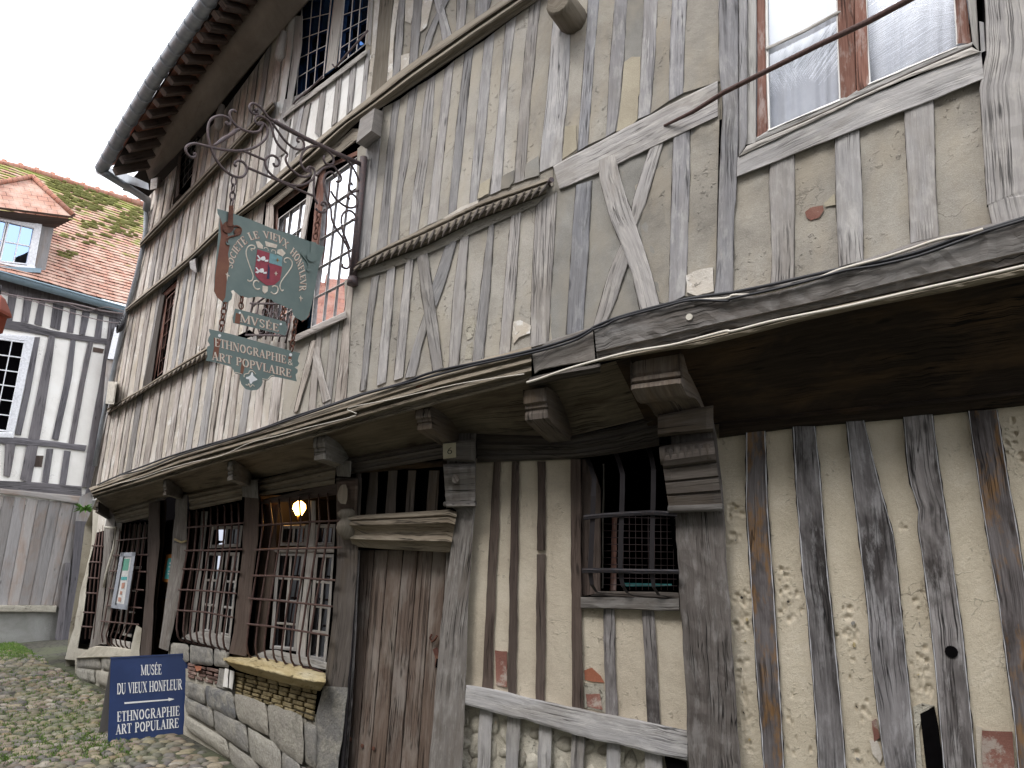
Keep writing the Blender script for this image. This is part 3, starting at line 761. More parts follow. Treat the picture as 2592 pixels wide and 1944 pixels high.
# top right band over the string moulding, right of the high window
TB = [(925,-60),(1300,-60)]
WS = [bound('E',500,-180,480,50,440,420,395,790), bound('E',560,-180,545,0,500,420,425,750)]
for L_, R_, m_ in ((v('E',555,-180,545,0,500,450,470,740), v('E',655,-180,645,0,600,600,590,665), 'oakmould'),
                  (v('E',695,-180,690,0,655,400,635,600), v('E',740,-180,735,0,720,300,695,560), 'oak'),
                  (v('E',810,-180,800,0,780,300,765,505), v('E',875,-180,865,0,850,250,830,460), 'oak'),
                  (v('E',1050,-180,1020,0,900,260,855,440), v('E',1140,-180,1100,-60,985,170,905,410), 'oak'),
                  (v('E',930,-120,960,20,1000,180,1020,310), v('E',1000,-120,1020,0,1050,140,1090,265), 'oak'),
                  (v('E',1140,-180,1130,0,1125,240), v('E',1215,-180,1205,0,1190,190), 'oak'), (v('E',1280,-180,1272,0,1265,145), v('E',1400,-180,1390,0,1375,70), 'oak')):
    stud(None, L_, R_, m_, .014)
sheet(inf, U, v('E',480,-180,1600,-180), v('E',400,800,1480,10), 0.0, 24, 6, 0, .003)
pat('E', 2, .0095, 655,0, 690,0, 650,300, 640,600, 595,650, 615,300)
pat('E', 2, .0095, 740,0, 800,0, 795,120, 780,180, 735,160)
pat('E', 2, .0095, 545,-20, 520,300, 470,740, 430,780, 480,400, 505,-20)
pat('E', 1, .0095, 705,420, 770,400, 765,500, 700,560)
pat('E', 1, .0095, 870,0, 945,0, 900,200, 850,240)
# white striped panel under the high window
T4 = [(722,302),(937,128)]
x = 722
sheet(inf, U, [(715,310),(945,118)], [(700,460),(925,262)], 0.0, 20, 6, 4, .003)
for L_, R_ in ((v('E',-60,800,-130,1140), v('E',-20,760,-80,1100)),(v('E',90,700,50,1010), v('E',140,655,95,1050)), (v('E',215,590,175,960), v('E',262,550,220,920)), (v('E',320,500,290,870), v('E',372,455,335,830)), (v('E',437,400,400,790), v('E',470,370,440,760)), (v('G',960,640,900,900), v('G',1010,600,965,860)), (v('G',1110,520,1040,870), v('G',1160,480,1100,820))):
    stud(None, L_, R_, 'oak', .012, gapw=.8)
# build: largest studs one by one, the rest as one
studs.sort(key=lambda s: -area(s[0], s[1]))
rest = {}
cnt = 0
for s_ in studs:
    L_, R_, mat, h, sf, name, wob = s_
    if name != 'stud' or cnt < 96:
        b_ = MB(); board(b_, sf, L_, R_, -.03, h, 0, wob); b_.build(name, M[mat], house)
        if name == 'stud': cnt += 1
    else:
        rest.setdefault(mat, []).append(s_)
sm = MB(); mats_ = list(rest)
for mat in mats_:
    for L_, R_, _, h, sf, name, wob in rest[mat]: board(sm, sf, L_, R_, -.03, h, mats_.index(mat), wob)
if sm.v:
    sm.build('narrow_stud', [M[k] for k in mats_], house, kind='stuff')
GAP.build('shrinkage_gap', M['gap'], house)
inf.build('plaster_infill', INFM, house)
# --- mouldings
def mould(name, top, bot, prof, n, mat, sf=U, nz=.0015, parent=None):
    """prof: list of (t from top to bottom, projection)"""
    mb_ = MB(); a, b = resample(top, n), resample(bot, n); rr = R.random()
    rows, uvs = [], []; L = 0
    for i in range(n):
        row = [sf(*lerp(a[i], b[i], t), o+R.uniform(-nz, nz)) for t, o in prof]
        if rows: L += (row[len(row)//2]-rows[-1][len(row)//2]).length
        u = [0]
        for p, q in zip(row, row[1:]): u.append(u[-1]+(q-p).length)
        rows.append(row); uvs.append([(x_, L) for x_ in u])
    ids = mb_.grid(rows, uvs, 0, False, rr)
    mb_.face(ids[0]); mb_.face(list(reversed(ids[-1])))
    return mb_.build(name, M[mat], parent or house)
PSTR = [(-.12,-.02),(-.02,.03),(.05,.075),(.16,.095),(.25,.09),(.30,.055),(.38,.05),(.42,.078),(.5,.09),(.58,.08),(.63,.045),(.74,.032),(.85,.028),(.97,.02),(1.0,-.02)]
mould('string_moulding', S2t, S2b, PSTR, 60, 'oakmould')
mould('string_moulding', S1t, S1b, PSTR, 30, 'oakmould')
# carved mouldings: torus with slanted gadroons
def carved(top, bot, n, name, mat='oakmould', lump=.012):
    mould(name, top, bot, [(-.05,-.02),(0,.03),(.12,.05),(.2,.045),(.26,.028),(.4,.055),(.6,.066),(.8,.05),(.9,.02),(1.02,-.02)], 60, mat)
    mb_ = MB(); a, b = resample(top, n*2+1), resample(bot, n*2+1)
    for k in range(n):
        i = 2*k
        c0 = lerp(a[i+1], b[i+1], .22); c1 = lerp(a[min(i+1, 2*n)], b[min(i+1, 2*n)], .95)
        p0 = lerp(a[i], b[i], .94); p1 = lerp(a[i+2], b[i+2], .26)
        hw = .5
        rows = []
        for j in range(7):
            t = j/6; q = lerp(p0, p1, t); wd = math.sin(math.pi*min(.94, max(.06, t)))*hw
            dx, dy = (a[i+2][0]-a[i][0])*wd*.62, (a[i+2][1]-a[i][1])*wd*.62
            base = .058+.012*math.sin(math.pi*t)
            rows.append([U(q[0]-dx, q[1]-dy, base-.006), U(q[0]-dx*.6, q[1]-dy*.6, base+lump*.8), U(q[0], q[1], base+lump), U(q[0]+dx*.6, q[1]+dy*.6, base+lump*.7), U(q[0]+dx, q[1]+dy, base-.01)])
        mb_.grid(rows, None, 0, True, R.random())
    return mb_
cr = carved(CRt, CRb, 26, 'carved_moulding'); cr.build('gadroon', M['oakdark'], house, kind='stuff')
cl = carved(CLt, CLb, 26, 'carved_moulding'); cl.build('gadroon', M['oakdark'], house, kind='stuff')
for X, Y, l in ((1392, 470, .05), (1362, 493, .035)):
    mb_ = MB(); p = U(X, Y, .0); mb_.tube([p, p+NR*l*.8+Vector((.02, -.01, 0))*.5, p+NR*l*1.6+Vector((.05, -.01, 0))], [.008, .009, .018], 8); mb_.build('iron_peg', M['ironsign'], house)
mb_ = MB(); p = U(v('F',850,1425)[0][0], v('F',850,1425)[0][1], .10)
mb_.grid([[p+NR*(.036*math.cos(a)-.01)+(DR*math.cos(b)+Vector((0,0,1))*math.sin(b))*.038*math.sin(a) for b in [i*math.pi/6 for i in range(12)]] for a in [.01, .5, 1, 1.5, 2.0]], None, 0, True, .3, True)
mb_.build('iron_bolt_head', M['rust'], house)
mb_ = MB(); p = U(v('B',1938,1060)[0][0], v('B',1938,1060)[0][1], .12)
mb_.tube([p, p+NR*.012], .018, 12); mb_.build('white_stud_button', M['boxcream'], house)
# beam end block, joist ends
def block(name, px, d, w, h, mat, nrm_, dir_, depth=.16, chamfer=.03, dz=0):
    c = U(px[0], px[1], d); mb_ = MB()
    Z = Vector((0, 0, 1)); rows = []
    for o, s_ in ((-depth, 1), (-.03, 1.0), (0, .86)):
        cc = c+nrm_*o
        rows.append([cc-dir_*w/2*s_+Z*h/2*s_, cc+dir_*w/2*s_+Z*h/2*s_, cc+dir_*w/2*s_-Z*h/2*s_*(1 if o < -.01 else .9), cc-dir_*w/2*s_-Z*h/2*s_*(1 if o < -.01 else .9)])
    uvs = [[(k*.1, i*.1) for k in range(4)] for i in range(3)]
    ids = mb_.grid(rows, uvs, 0, False, R.random(), True); mb_.face(ids[-1])
    return mb_.build(name, M[mat], house)
mb_ = MB()
fr = v('E', 395,905, 505,820, 480,990, 365,1085); sd = v('E', 505,820, 575,850, 555,1040, 480,990)
def hexa(front, side, back_off, f_off, mat, name):
    mb_ = MB(); f = [U(*p, f_off) for p in front]
    n_ = NL*.5+NR*.5; n_.normalize()
    s1, s2 = U(*side[1], back_off), U(*side[2], back_off)
    b0 = f[0]+(s1-f[1]); b3 = f[3]+(s2-f[2])
    P = [f[0], f[1], f[2], f[3], b0, s1, s2, b3]; rr = R.random()
    for q in ((0,1,2,3), (1,5,6,2), (3,2,6,7), (0,4,5,1), (0,3,7,4)):
        mb_.face([mb_.vert(P[i], ((.0, 0), (.0, .16), (.16, .16), (.16, 0))[k], rr) for k, i in enumerate(q)])
    return mb_.build(name, M[mat], house)
hexa(fr, sd, .0, .22, 'oak', 'beam_end')
hexa(v('H',718,185,760,170,772,270,725,240), v('H',760,170,792,145,785,265,772,270), .0, .10, 'oak', 'beam_end')
# round beam end at the top edge
mb_ = MB(); c = U(1412, 2, .22)
mb_.tube([c-NR*.22, c-NR*.02, c], [.10, .095, .08], 12); mb_.build('round_beam_end', M['oakcove'], house)
for k, (X, Y) in (('G', (455, 665)), ('G', (925, 130))):
    q = v(k, X, Y)[0]; p = U(q[0], q[1], .10); mb_ = MB()
    mb_.tube([p+Vector((0, 0, .26))-NL*.02, p+Vector((0, 0, .08)), p, p-Vector((0, 0, .04))], [.03, .04, .045, .02], 8); mb_.build('pendant_knob', M['oakpale'], house)
# --- jetty face
split = 1020
JL = [p for p in JT]
# left: moulded bressummer up to x~1350
tl_ = part_of(JT, 226, 1345, 70); bl_ = part_of(JB, 238, 1345, 70)
PB_ = [(-.06,-.02),(0,.05),(.02,.12),(.20,.14),(.24,.115),(.29,.11),(.33,.135),(.42,.14),(.47,.115),(.50,.09),(.56,.085),(.60,.115),(.70,.12),(.76,.095),(.80,.06),(.88,.055),(.93,.075),(1.0,.07),(1.03,.02)]
mould('jetty_bressummer', tl_, bl_, PB_, 70, 'oakmouldL', nz=.003)
# middle plain piece and big right beam
beam('jetty_beam', 'oakjetty', v('F',1700,1190)+v('B',860,1240,1200,1130), v('F',1720,1340)+v('B',800,1460,1220,1385), .105, h0=0, n=12)
mould('jetty_lip', part_of(JB, 1340, 1520, 8), [(x_, y_+16) for x_, y_ in part_of(JB, 1340, 1520, 8)], [(-.6,.0),(-.5,.09),(.0,.10),(.3,.06),(.7,.05),(1,-.02)], 8, 'oakdark')
rt = v('B', 1210,1125, 1550,1020, 1780,965, 2211,870)+v('D', 470,930, 800,845, 1350,655, 1565,600, 1968,500, 2240,440, 2700,330)
rb = v('B', 1235,1385, 1700,1290, 2211,1165)+v('D', 470,1190, 1100,1050, 1700,920, 2211,800, 2700,690)
mould('jetty_beam', rt, rb, [(-.02,-.02),(0,.07),(.04,.115),(.3,.125),(.55,.12),(.74,.115),(.78,.09),(.86,.088),(.96,.08),(1,.05)], 60, 'oakjetty', nz=.006)
lt = [(x_, y_) for x_, y_ in rb]
lb = v('B', 1250,1400, 1900,1290)+[(1744,882),(1855,857),(2020,815),(2176,781),(2400,738),(2760,660)]
mould('jetty_lip', rb, lb, [(-.05,.02),(0,.05),(.12,.115),(.3,.12),(.36,.10),(.42,.10),(.5,.125),(.8,.115),(1.0,.07),(1.05,.0)], 50, 'oakmouldL', nz=.004)
# ---------------------------------------------------------------- ground floor of the museum house
def member(name, mat, L, Rr, h, sf=FA, h0=-.04, wob=.9, parent=None, **p):
    b_ = MB(); board(b_, sf, L, Rr, h0, h, 0, wob, **p); return b_.build(name, M[mat], parent or house)
# soffit (cove) between jetty edge and wall head
SI = [(285,1300),(399,1262),(475,1251),(616,1222),(655,1211),(858,1168),(1121,1117),(1210,1102),(1445,1104),(1670,1050)]
b_ = MB(); a_ = part_of(JB, 244, 1640, 60)
sa = [(x_, y_) for x_, y_ in resample(a_, 60)]; sb = resample(SI, 60)
rows, uvs, L = [], [], 0; rr = .4
for i in range(60):
    row = []
    for t, o in ((-.02, .60), (.0, .545), (.25, .36), (.5, .22), (.75, .115), (.93, .055), (1.0, .045)):
        row.append(FA(*lerp(sa[i], sb[i], t), o+R.uniform(-.003, .003)))
    if rows: L += (row[2]-rows[-1][2]).length
    u = [0]
    for p, q in zip(row, row[1:]): u.append(u[-1]+(q-p).length)
    rows.append(row); uvs.append([(x_, L) for x_ in u])
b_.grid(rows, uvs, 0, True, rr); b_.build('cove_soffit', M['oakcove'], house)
SR = [(1640,1075),(1826,1100),(2006,1078),(2287,1054),(2592,1020),(2780,1000)]
b_ = MB(); sa = part_of(JB, 1560, 2780, 50); sb = resample([(1640,1078),(1800,1072),(1826,1070),(2006,1050),(2287,1022),(2592,990),(2780,972)], 50)
rows, uvs, L = [], [], 0
for i in range(50):
    row = [FA(*lerp(sa[i], sb[i], t), o+R.uniform(-.004, .004)) for t, o in ((-.02,.60),(0,.57),(.08,.53),(.10,.50),(.34,.42),(.36,.40),(.6,.24),(.85,.10),(1,.06))]
    if rows: L += (row[2]-rows[-1][2]).length
    u = [0]
    for p, q in zip(row, row[1:]): u.append(u[-1]+(q-p).length)
    rows.append(row); uvs.append([(x_, L) for x_ in u])
b_.grid(rows, uvs, 0, True, .7); b_.build('cove_soffit', M['oakblack'], house)
mould('head_beam', [(1820,1066),(2006,1045),(2287,1016),(2592,984),(2780,966)], [(1820,1112),(2006,1087),(2287,1063),(2592,1030),(2780,1010)], [(-.1,.0),(.1,.08),(.3,.095),(.45,.07),(.6,.06),(.8,.045),(1,-.02)], 30, 'oakblack', FA)
PH = [(-.06,.02),(.0,.07),(.10,.085),(.18,.06),(.26,.055),(.36,.075),(.50,.065),(.58,.04),(.72,.035),(.78,.05),(.9,.045),(1.0,.02),(1.0,-.05)]
# moulded head beams between the brackets
def head(t, b, mat='oakmould', n=14): mould('head_moulding', t, b, PH, n, mat, FA, .002)
head(v('L', 240,1090, 545,1005), v('L', 262,1185, 490,1130))
head(v('L', 765,970, 1150,885), v('L', 775,1085, 1140,1010))
head(v('L', 1245,880, 1800,745), v('L', 1262,985, 1790,900), 'oakmould')
member('lintel', 'oakbrown', v('K', 560,150, 800,95, 1005,50), v('K', 560,170, 800,150, 1005,118), .02)
head([(858,1165),(1120,1117)], [(862,1205),(1122,1160)], 'oakdark')
head([(1207,1100),(1330,1104),(1445,1106),(1560,1084),(1668,1052)], [(1208,1171),(1330,1166),(1447,1163),(1560,1148),(1669,1128)], 'oakdark', 26)
# --- brackets: curved from the wall out to the jetty
def bracket(fp, bp, w, mat, h=.17, style=0, name='bracket', o0=.54, top=.02):
    A, B = FA(*fp, o0), FA(*bp, .07); n_, d_ = fn(fp[0], fp[1], o0)[1:]
    Z = Vector((0, 0, 1)); ax = Vector((A.x-B.x, A.y-B.y, 0))/(o0-.07); dr = A.z-B.z; w0 = Vector((B.x, B.y, A.z))-ax*.07
    prof = [(o0-.02, top), (o0, top-.01), (o0+.012, -h*.25), (o0+.008, -h*.42), (o0-.018, -h*.46), (o0-.012, -h*.6), (o0-.03, -h*.64), (o0-.015, -h*.8), (o0-.02, -h)]
    if style == 1:
        prof = [(o0-.02, top), (o0, top-.01), (o0+.01, -h*.4), (o0, -h*.5), (o0+.03, -h*.56), (o0+.03, -h*.68), (o0+.005, -h*.74), (o0+.035, -h*.8), (o0+.04, -h*.95), (o0+.01, -h*1.05)]
    zl = prof[-1][1]; ol = prof[-1][0]
    for k in range(1, 9):
        t = k/8; prof.append((ol+(.07-ol)*t, zl+(-dr-.05-zl)*(t**.7 if style == 0 else t**.7)-.018*math.sin(t*math.pi*3)*(style)))
    prof.append((-.02, prof[-1][1]))
    rows, uvs = [], []; mb_ = MB(); L = 0
    pv = None
    for o, z in prof:
        q = [w0+ax*o*s_+d_*(x_*w)+Z*(z+R.uniform(-.002, .002)) for x_, s_ in ((-.5, .985), (-.42, 1), (0, 1.0), (.42, 1), (.5, .985))]
        if pv: L += (q[2]-pv[2]).length
        pv = q; rows.append(q); uvs.append([(i*w/4, L) for i in range(5)])
    mb_.grid(rows, uvs, 0, False, R.random())
    for s_ in (-.5, .5):
        top_ = [w0+ax*o*.985+d_*(s_*w)+Z*top for o, z in prof]; bot_ = [w0+ax*o*.985+d_*(s_*w)+Z*z for o, z in prof]; rr = R.random()
        mb_.grid([top_, bot_], [[((p-w0).dot(Z), (p-w0).length) for p in top_], [((p-w0).dot(Z), (p-w0).length) for p in bot_]], 0, False, rr)
    return mb_.build(name, M[mat], house)
def br(k, a, b, c, d, *r, **kw): bracket(v(k, a, b)[0], v(k, c, d)[0], *r, **kw)
br('L', 128,1035, 205,1115, .13, 'oakdark', .10)
br('L', 603,882, 715,975, .10, 'bracketoak', .13)
br('L', 1060,752, 1195,885, .115, 'bracketoak', .14)
br('L', 1683,580, 1850,740, .115, 'bracketoak', .15)
br('R', 1158,1080, 1340,1262, .125, 'bracketbrown', .12)
br('R', 1852,958, 2010,1225, .16, 'bracketbrown', .17)
br('P', 618,530, 738,738, .29, 'bracketbrown', .17, style=1, name='main_bracket')
# --- plaster right of the main post
sheet_ = MB()
RP = random.Random(11); pits = []
for cx, cy, a, b, n_ in ((265,560,22,60,14),(265,690,25,40,8),(300,940,26,40,12),(300,1050,28,70,16),(300,1260,24,80,12),(315,1430,22,70,9),(330,1560,26,60,8),(480,850,40,60,9),(500,960,40,60,12),(760,1110,50,70,18),(750,1010,40,40,6),(800,1400,50,90,9),(790,1620,40,40,4),(1060,960,40,60,8),(1055,1230,50,80,14),(1080,1330,50,40,8),(500,1500,80,150,14),(640,1250,40,200,5),(930,650,60,90,6),(1200,1400,200,200,8),(1440,300,40,120,10)):
    for _ in range(n_):
        q_ = v('J', cx+RP.gauss(0, a*.55), cy+RP.gauss(0, b*.55))[0]; pits.append((q_[0], q_[1], RP.uniform(2.5, 9.5), RP.uniform(2.5, 9.5), RP.uniform(.006, .018)))
NX_, NY_ = 330, 300; rows, uvs_ = [], []
for j in range(NY_+1):
    ty = (j/NY_)**1.6; row, uu = [], []
    for i in range(NX_+1):
        q_ = lerp(lerp((1800,1075), (2780,980), i/NX_), lerp((1800,2500), (2780,2900), i/NX_), ty); d_ = 0
        for px_, py_, ra, rb, dp in pits:
            ex = (q_[0]-px_)/ra
            if ex*ex < 3.2:
                ey = (q_[1]-py_)/rb; e_ = ex*ex+ey*ey
                if e_ < 3.2: d_ = min(d_, -dp*max(0, 1-e_)**.6 + (.0018 if 1 < e_ < 2.2 else 0)) if e_ < 1 else (d_ if d_ < 0 else .0015)
        row.append(FA(q_[0], q_[1], d_+R.uniform(-.0009, .0009)))
        uu.append(((q_[0]-1800)*.0024, (q_[1]-1080)*.0024))
    rows.append(row); uvs_.append(uu)
sheet_.grid(rows, uvs_, 0, True, .37)
sheet_.build('sand_plaster', M['plGp'], house)
RS = [(v('J', 315,235, 315,540, 330,800, 355,1200, 390,1659, 430,2600), v('J', 395,235, 405,560, 430,900, 455,1300, 475,1659, 520,2600), 'oakrust'),
 (v('J', 512,215, 528,500, 555,850, 575,1000, 582,1100, 610,1450, 622,1659, 660,2600), v('J', 605,215, 628,430, 650,750, 682,1050, 715,1400, 735,1659, 790,2600), 'oakcool'),
 (v('J', 738,190, 765,450, 800,750, 825,950, 845,1200, 880,1500, 905,1659, 980,2600), v('J', 812,190, 870,430, 938,680, 965,950, 990,1200, 1020,1500, 1032,1659, 1100,2600), 'oakcool'),
 (v('J', 980,170, 995,360, 1010,460, 1045,560, 1040,640, 1058,750, 1090,1000, 1120,1300, 1150,1659, 1230,2600), v('J', 1100,165, 1135,430, 1165,620, 1195,850, 1230,1100, 1260,1400, 1285,1659, 1370,2600), 'oakcool'),
 (v('J', 1253,150, 1300,470, 1345,750, 1380,950, 1420,1250, 1450,1480, 1465,1659, 1560,2600), v('J', 1375,145, 1420,430, 1460,650, 1489,850, 1530,1100, 1570,1400, 1595,1659, 1700,2600), 'oakrust'),
 (v('J', 1560,130, 1620,600, 1700,1200, 1760,1659, 1860,2600), v('J', 1680,125, 1740,600, 1820,1200, 1880,1659, 1980,2600), 'oakcool')]
for L_, R_, m_ in RS: member('stud', m_, L_, R_, .035, wob=1.6, bev=5, step=34, rough=.002)
for L_, R_, m_ in RS[:5]:
    g_ = MB(); rows = []
    for k in range(60):
        t = k/59; p, q = resample(L_, 60)[k], resample(R_, 60)[k]; w = math.hypot(q[0]-p[0], q[1]-p[1])
        e1, e2 = (1.5+R.uniform(-1, 2.5))/w, (1.5+R.uniform(-1, 3))/w
        rows.append([FA(*lerp(p, q, -e1), .0075), FA(*lerp(p, q, 1+e2), .0075)])
    g_.grid(rows); g_.build('joint_gap', M['gap'], house)
lm = MB()  # thin lines of lime residue and painted bright halo on the stud edges
for L_, R_, m_ in RS[:5]:
    n_q = 50; P_, Q_ = resample(L_, n_q), resample(R_, n_q)
    for side in (0, 1):
        rows = []
        for k in range(n_q):
            w = math.hypot(Q_[k][0]-P_[k][0], Q_[k][1]-P_[k][1]); ww = R.uniform(1.2, 3.6)/w; ci = -.3/w
            t0_, t1_ = (ci, ci+ww) if side == 0 else (1-ci-ww, 1-ci)
            rows.append([FA(*lerp(P_[k], Q_[k], t0_), .034), FA(*lerp(P_[k], Q_[k], (t0_+t1_)/2), .0385), FA(*lerp(P_[k], Q_[k], t1_), .0355)])
        lm.grid(rows, [[(0, k*.06), (.01, k*.06), (.02, k*.06)] for k in range(n_q)], 0, True, R.random())
lm.build('lime_halo_edges', M['lime'], house, kind='stuff')
def hole(name, mat, k, sf, h, *a, depth=.10):
    """a real hollow: dark-lined pocket standing behind its rim is not possible in a solid sheet, so a raised ragged rim holds a sunk floor"""
def rimmed(name, mat, floor, px, r1, r2, h, ang=0, n=14, sf=FA):
    mb_ = MB(); c = px; rr = R.random(); rows = []
    for f, o in ((1.35, .0), (1.15, h), (1.0, h+.001), (.86, h*.1)):
        rw = []
        for i in range(n):
            a = 2*math.pi*i/n; x_, y_ = math.cos(a)*r1*f, math.sin(a)*r2*f
            if f > 1.1: x_ *= 1+R.uniform(-.06, .06)
            rw.append(sf(c[0]+x_*math.cos(ang)-y_*math.sin(ang), c[1]+x_*math.sin(ang)+y_*math.cos(ang), o))
        rows.append(rw)
    ids = mb_.grid(rows, [[(i*.02, j*.02) for i in range(n)] for j in range(4)], 0, True, rr, True)
    mb_.face(ids[-1], 1)
    return mb_.build(name, [M[mat], M[floor]], house)
S39 = lambda X, Y, o=0: FA(X, Y, o+.037)
def disc(name, mat, px, r1, r2, h, ang=0, sf=FA, n=12, jag=.12):
    pts = []
    for i in range(n):
        a = 2*math.pi*i/n; f = 1+R.uniform(-jag, jag); x_, y_ = math.cos(a)*r1*f, math.sin(a)*r2*f
        pts.append((px[0]+x_*math.cos(ang)-y_*math.sin(ang), px[1]+x_*math.sin(ang)+y_*math.cos(ang)))
    b_ = MB(); poly(b_, sf, pts, h-.006, h, 0); return b_.build(name, M[mat], house)
disc('peg_hole', 'void', v('J',1182,1168)[0], 18, 15, .0415, .5, jag=.02)
# pits and scabs in the plaster
for X, Y, a, b in ((265,560,9,20),(265,690,12,9),(300,940,15,17),(300,1040,22,30),(300,1110,12,14),(295,1240,9,14),(300,1330,12,10),(310,1425,9,20),(330,1530,16,17),(470,830,8,9),(490,960,14,16),(760,1130,26,24),(750,1060,20,30),(800,1620,19,14),(1060,1040,14,15),(1050,1270,18,14),(1085,1215,9,9),(780,1395,16,12),(600,1540,9,20)):
    p = v('J', X, Y)[0]
    for _ in range(1):
        q = (p[0]+R.uniform(-a, a)*.6, p[1]+R.uniform(-b, b)*.6)
        disc('plaster_pit', R.choice(('stoneY', 'gap', 'plDark')), q, a*R.uniform(.12, .28), b*R.uniform(.12, .25), .0105+R.uniform(0, .002), R.uniform(0, 3), jag=.25, n=9)
PTM.append(M['void']); PTM.append(M['stoneY'])
pat('J', 8, .015, 1050,1430, 1110,1400, 1130,1500, 1150,1659, 1150,1750, 1085,1750, 1075,1659, sf=FA, name='broken_hole')
pat('J', 5, .013, 1020,1400, 1060,1385, 1110,1395, 1060,1430, 1045,1500, 1060,1659, 1035,1680, 1030,1500, sf=FA)
pat('J', 7 if False else 4, .02, 1312,1500, 1440,1505, 1450,1659, 1470,1800, 1325,1800, 1310,1600, sf=FA, name='bare_brick')
pat('J', 2, .015, 1285,1480, 1312,1490, 1308,1600, 1325,1800, 1300,1800, 1290,1600, sf=FA)
pat('J', 2, .012, 835,1540, 870,1545, 890,1610, 880,1640, 850,1600, sf=FA)
pat('J', 4, .012, 845,1460, 865,1450, 880,1530, 855,1550, sf=FA, name='bare_brick')
# --- main post, its console and head block
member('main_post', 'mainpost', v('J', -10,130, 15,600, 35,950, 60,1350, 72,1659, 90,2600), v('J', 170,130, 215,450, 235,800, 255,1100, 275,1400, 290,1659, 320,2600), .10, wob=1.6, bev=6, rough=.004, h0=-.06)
def console(name, mat, TL, TR, BL, BR, o_base, prof, ridges=0, nu=9):
    """carved console on a post: profile of (t down, projection), with ridges across its face"""
    mb_ = MB(); rows, uvs = [], []; L = 0
    for t, o in prof:
        a, b = lerp(TL, BL, t), lerp(TR, BR, t); row = []
        row.append(FA(*a, o_base-.05))
        for i in range(nu):
            u = i/(nu-1)
            e = .012 if i in (0, nu-1) else 0
            bump_ = (math.cos(u*math.pi*2*ridges)*.008 if ridges else 0)
            row.append(FA(*lerp(a, b, u), o_base+o-e+bump_))
        row.append(FA(*b, o_base-.05))
        if rows: L += (row[4]-rows[-1][4]).length
        u_ = [0]
        for p, q in zip(row, row[1:]): u_.append(u_[-1]+(q-p).length)
        rows.append(row); uvs.append([(L, x_) for x_ in u_])
    ids = mb_.grid(rows, uvs, 0, False, R.random())
    mb_.face(ids[0]); mb_.face(ids[-1][::-1])
    return mb_.build(name, M[mat], house)
console('console_block', 'oakdark', *v('I', 993,88, 1240,45, 993,188, 1240,165), .1, [(0, .14), (.1, .16), (.85, .16), (.95, .13), (1, .05)], 0)
c_ = console('console', 'oakdark', *v('I', 1003,228, 1240,190, 1045,522, 1282,512), .1, [(0, .06), (.04, .13), (.12, .17), (.22, .18), (.30, .16), (.34, .11), (.36, .125), (.52, .11), (.54, .085), (.57, .10), (.72, .085), (.74, .06), (.77, .075), (.90, .06), (.92, .075), (.97, .085), (1.0, .06), (1.0, -.02)], 0)
mb_ = MB()
for i in range(7):
    a, b = v('I', 1012+i*33,232-i*4, 1020+i*33,312-i*2)
    mb_.grid([[FA(a[0]+(b[0]-a[0])*t+dx*8, a[1]+(b[1]-a[1])*t, .1+.165+.022*math.sin(math.pi*min(1, t+.08))*(1 if dx == 0 else .2)-(.05 if t > .95 or t < .02 else 0)) for dx in (-1, -.5, 0, .5, 1)] for t in (0, .2, .4, .6, .8, 1)], None, 0, True, R.random())
mb_.build('reeded_roll', M['oakdark'], house)
mb_ = MB(); a, b = v('I', 1042,508, 1284,500); mb_.tube([FA(*lerp(a, b, t), .17) for t in (0, .25, .5, .75, 1)], .022, 8); mb_.build('console_astragal', M['oakpost'], house)
# --- wall between the door and the main post
b_ = MB(); sheet(b_, FA, [(1195,1160),(1455,1155)], [(1165,1740),(1462,1812)], 0, 16, 20, 0, .003); sheet(b_, FA, v('I', 640,930, 1100,945), v('I', 640,1420, 1130,1500), .001, 12, 10, 0, .003)
b_.build('sand_plaster', M['plG'], house)
for L_, R_, m_ in ((v('I',262,295,245,600,225,1000,210,1300), v('I',294,295,285,600,265,1000,257,1315), 'oakbrown'), (v('I',343,295,335,700,325,1330), v('I',377,295,372,700,362,1340), 'oakbrown'),
   (v('I',457,295,459,500,455,690), v('I',492,295,494,500,492,690), 'oakbrown'), (v('I',455,708,452,1000,450,1360), v('I',492,708,494,1000,490,1365), 'oakbrown'),
   (v('I',750,945,755,1200,762,1440), v('I',800,945,806,1200,818,1445), 'oakcool'), (v('I',922,950,935,1200,947,1465), v('I',978,955,990,1200,1006,1480), 'oakcool')):
    member('stud', m_, L_, R_, .022, wob=1.2, bev=4)
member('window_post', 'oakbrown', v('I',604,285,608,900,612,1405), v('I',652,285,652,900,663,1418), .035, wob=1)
member('base_rail', 'oak', v('I', 142,1285, 330,1325, 620,1390, 830,1430, 1125,1492), v('I', 132,1378, 400,1445, 700,1530, 1125,1628), .075, wob=2.2, bev=5)
member('window_sill', 'oakpost', v('I', 650,897, 1088,905), v('I', 650,947, 1088,962), .06, wob=1.5)
pat('I', 7, .008, 665,1225, 700,1213, 740,1250, 755,1280, 700,1275, 668,1265, sf=FA, name='bare_brick')
pat('I', 5, .010, 668,1280, 750,1285, 762,1340, 765,1415, 690,1395, 665,1390, sf=FA)
pat('I', 4, .012, 268,1135, 322,1140, 322,1300, 275,1290, sf=FA, name='bare_brick')
pat('I', 4, .014, 672,1330, 735,1330, 748,1400, 680,1385, sf=FA, name='bare_brick')
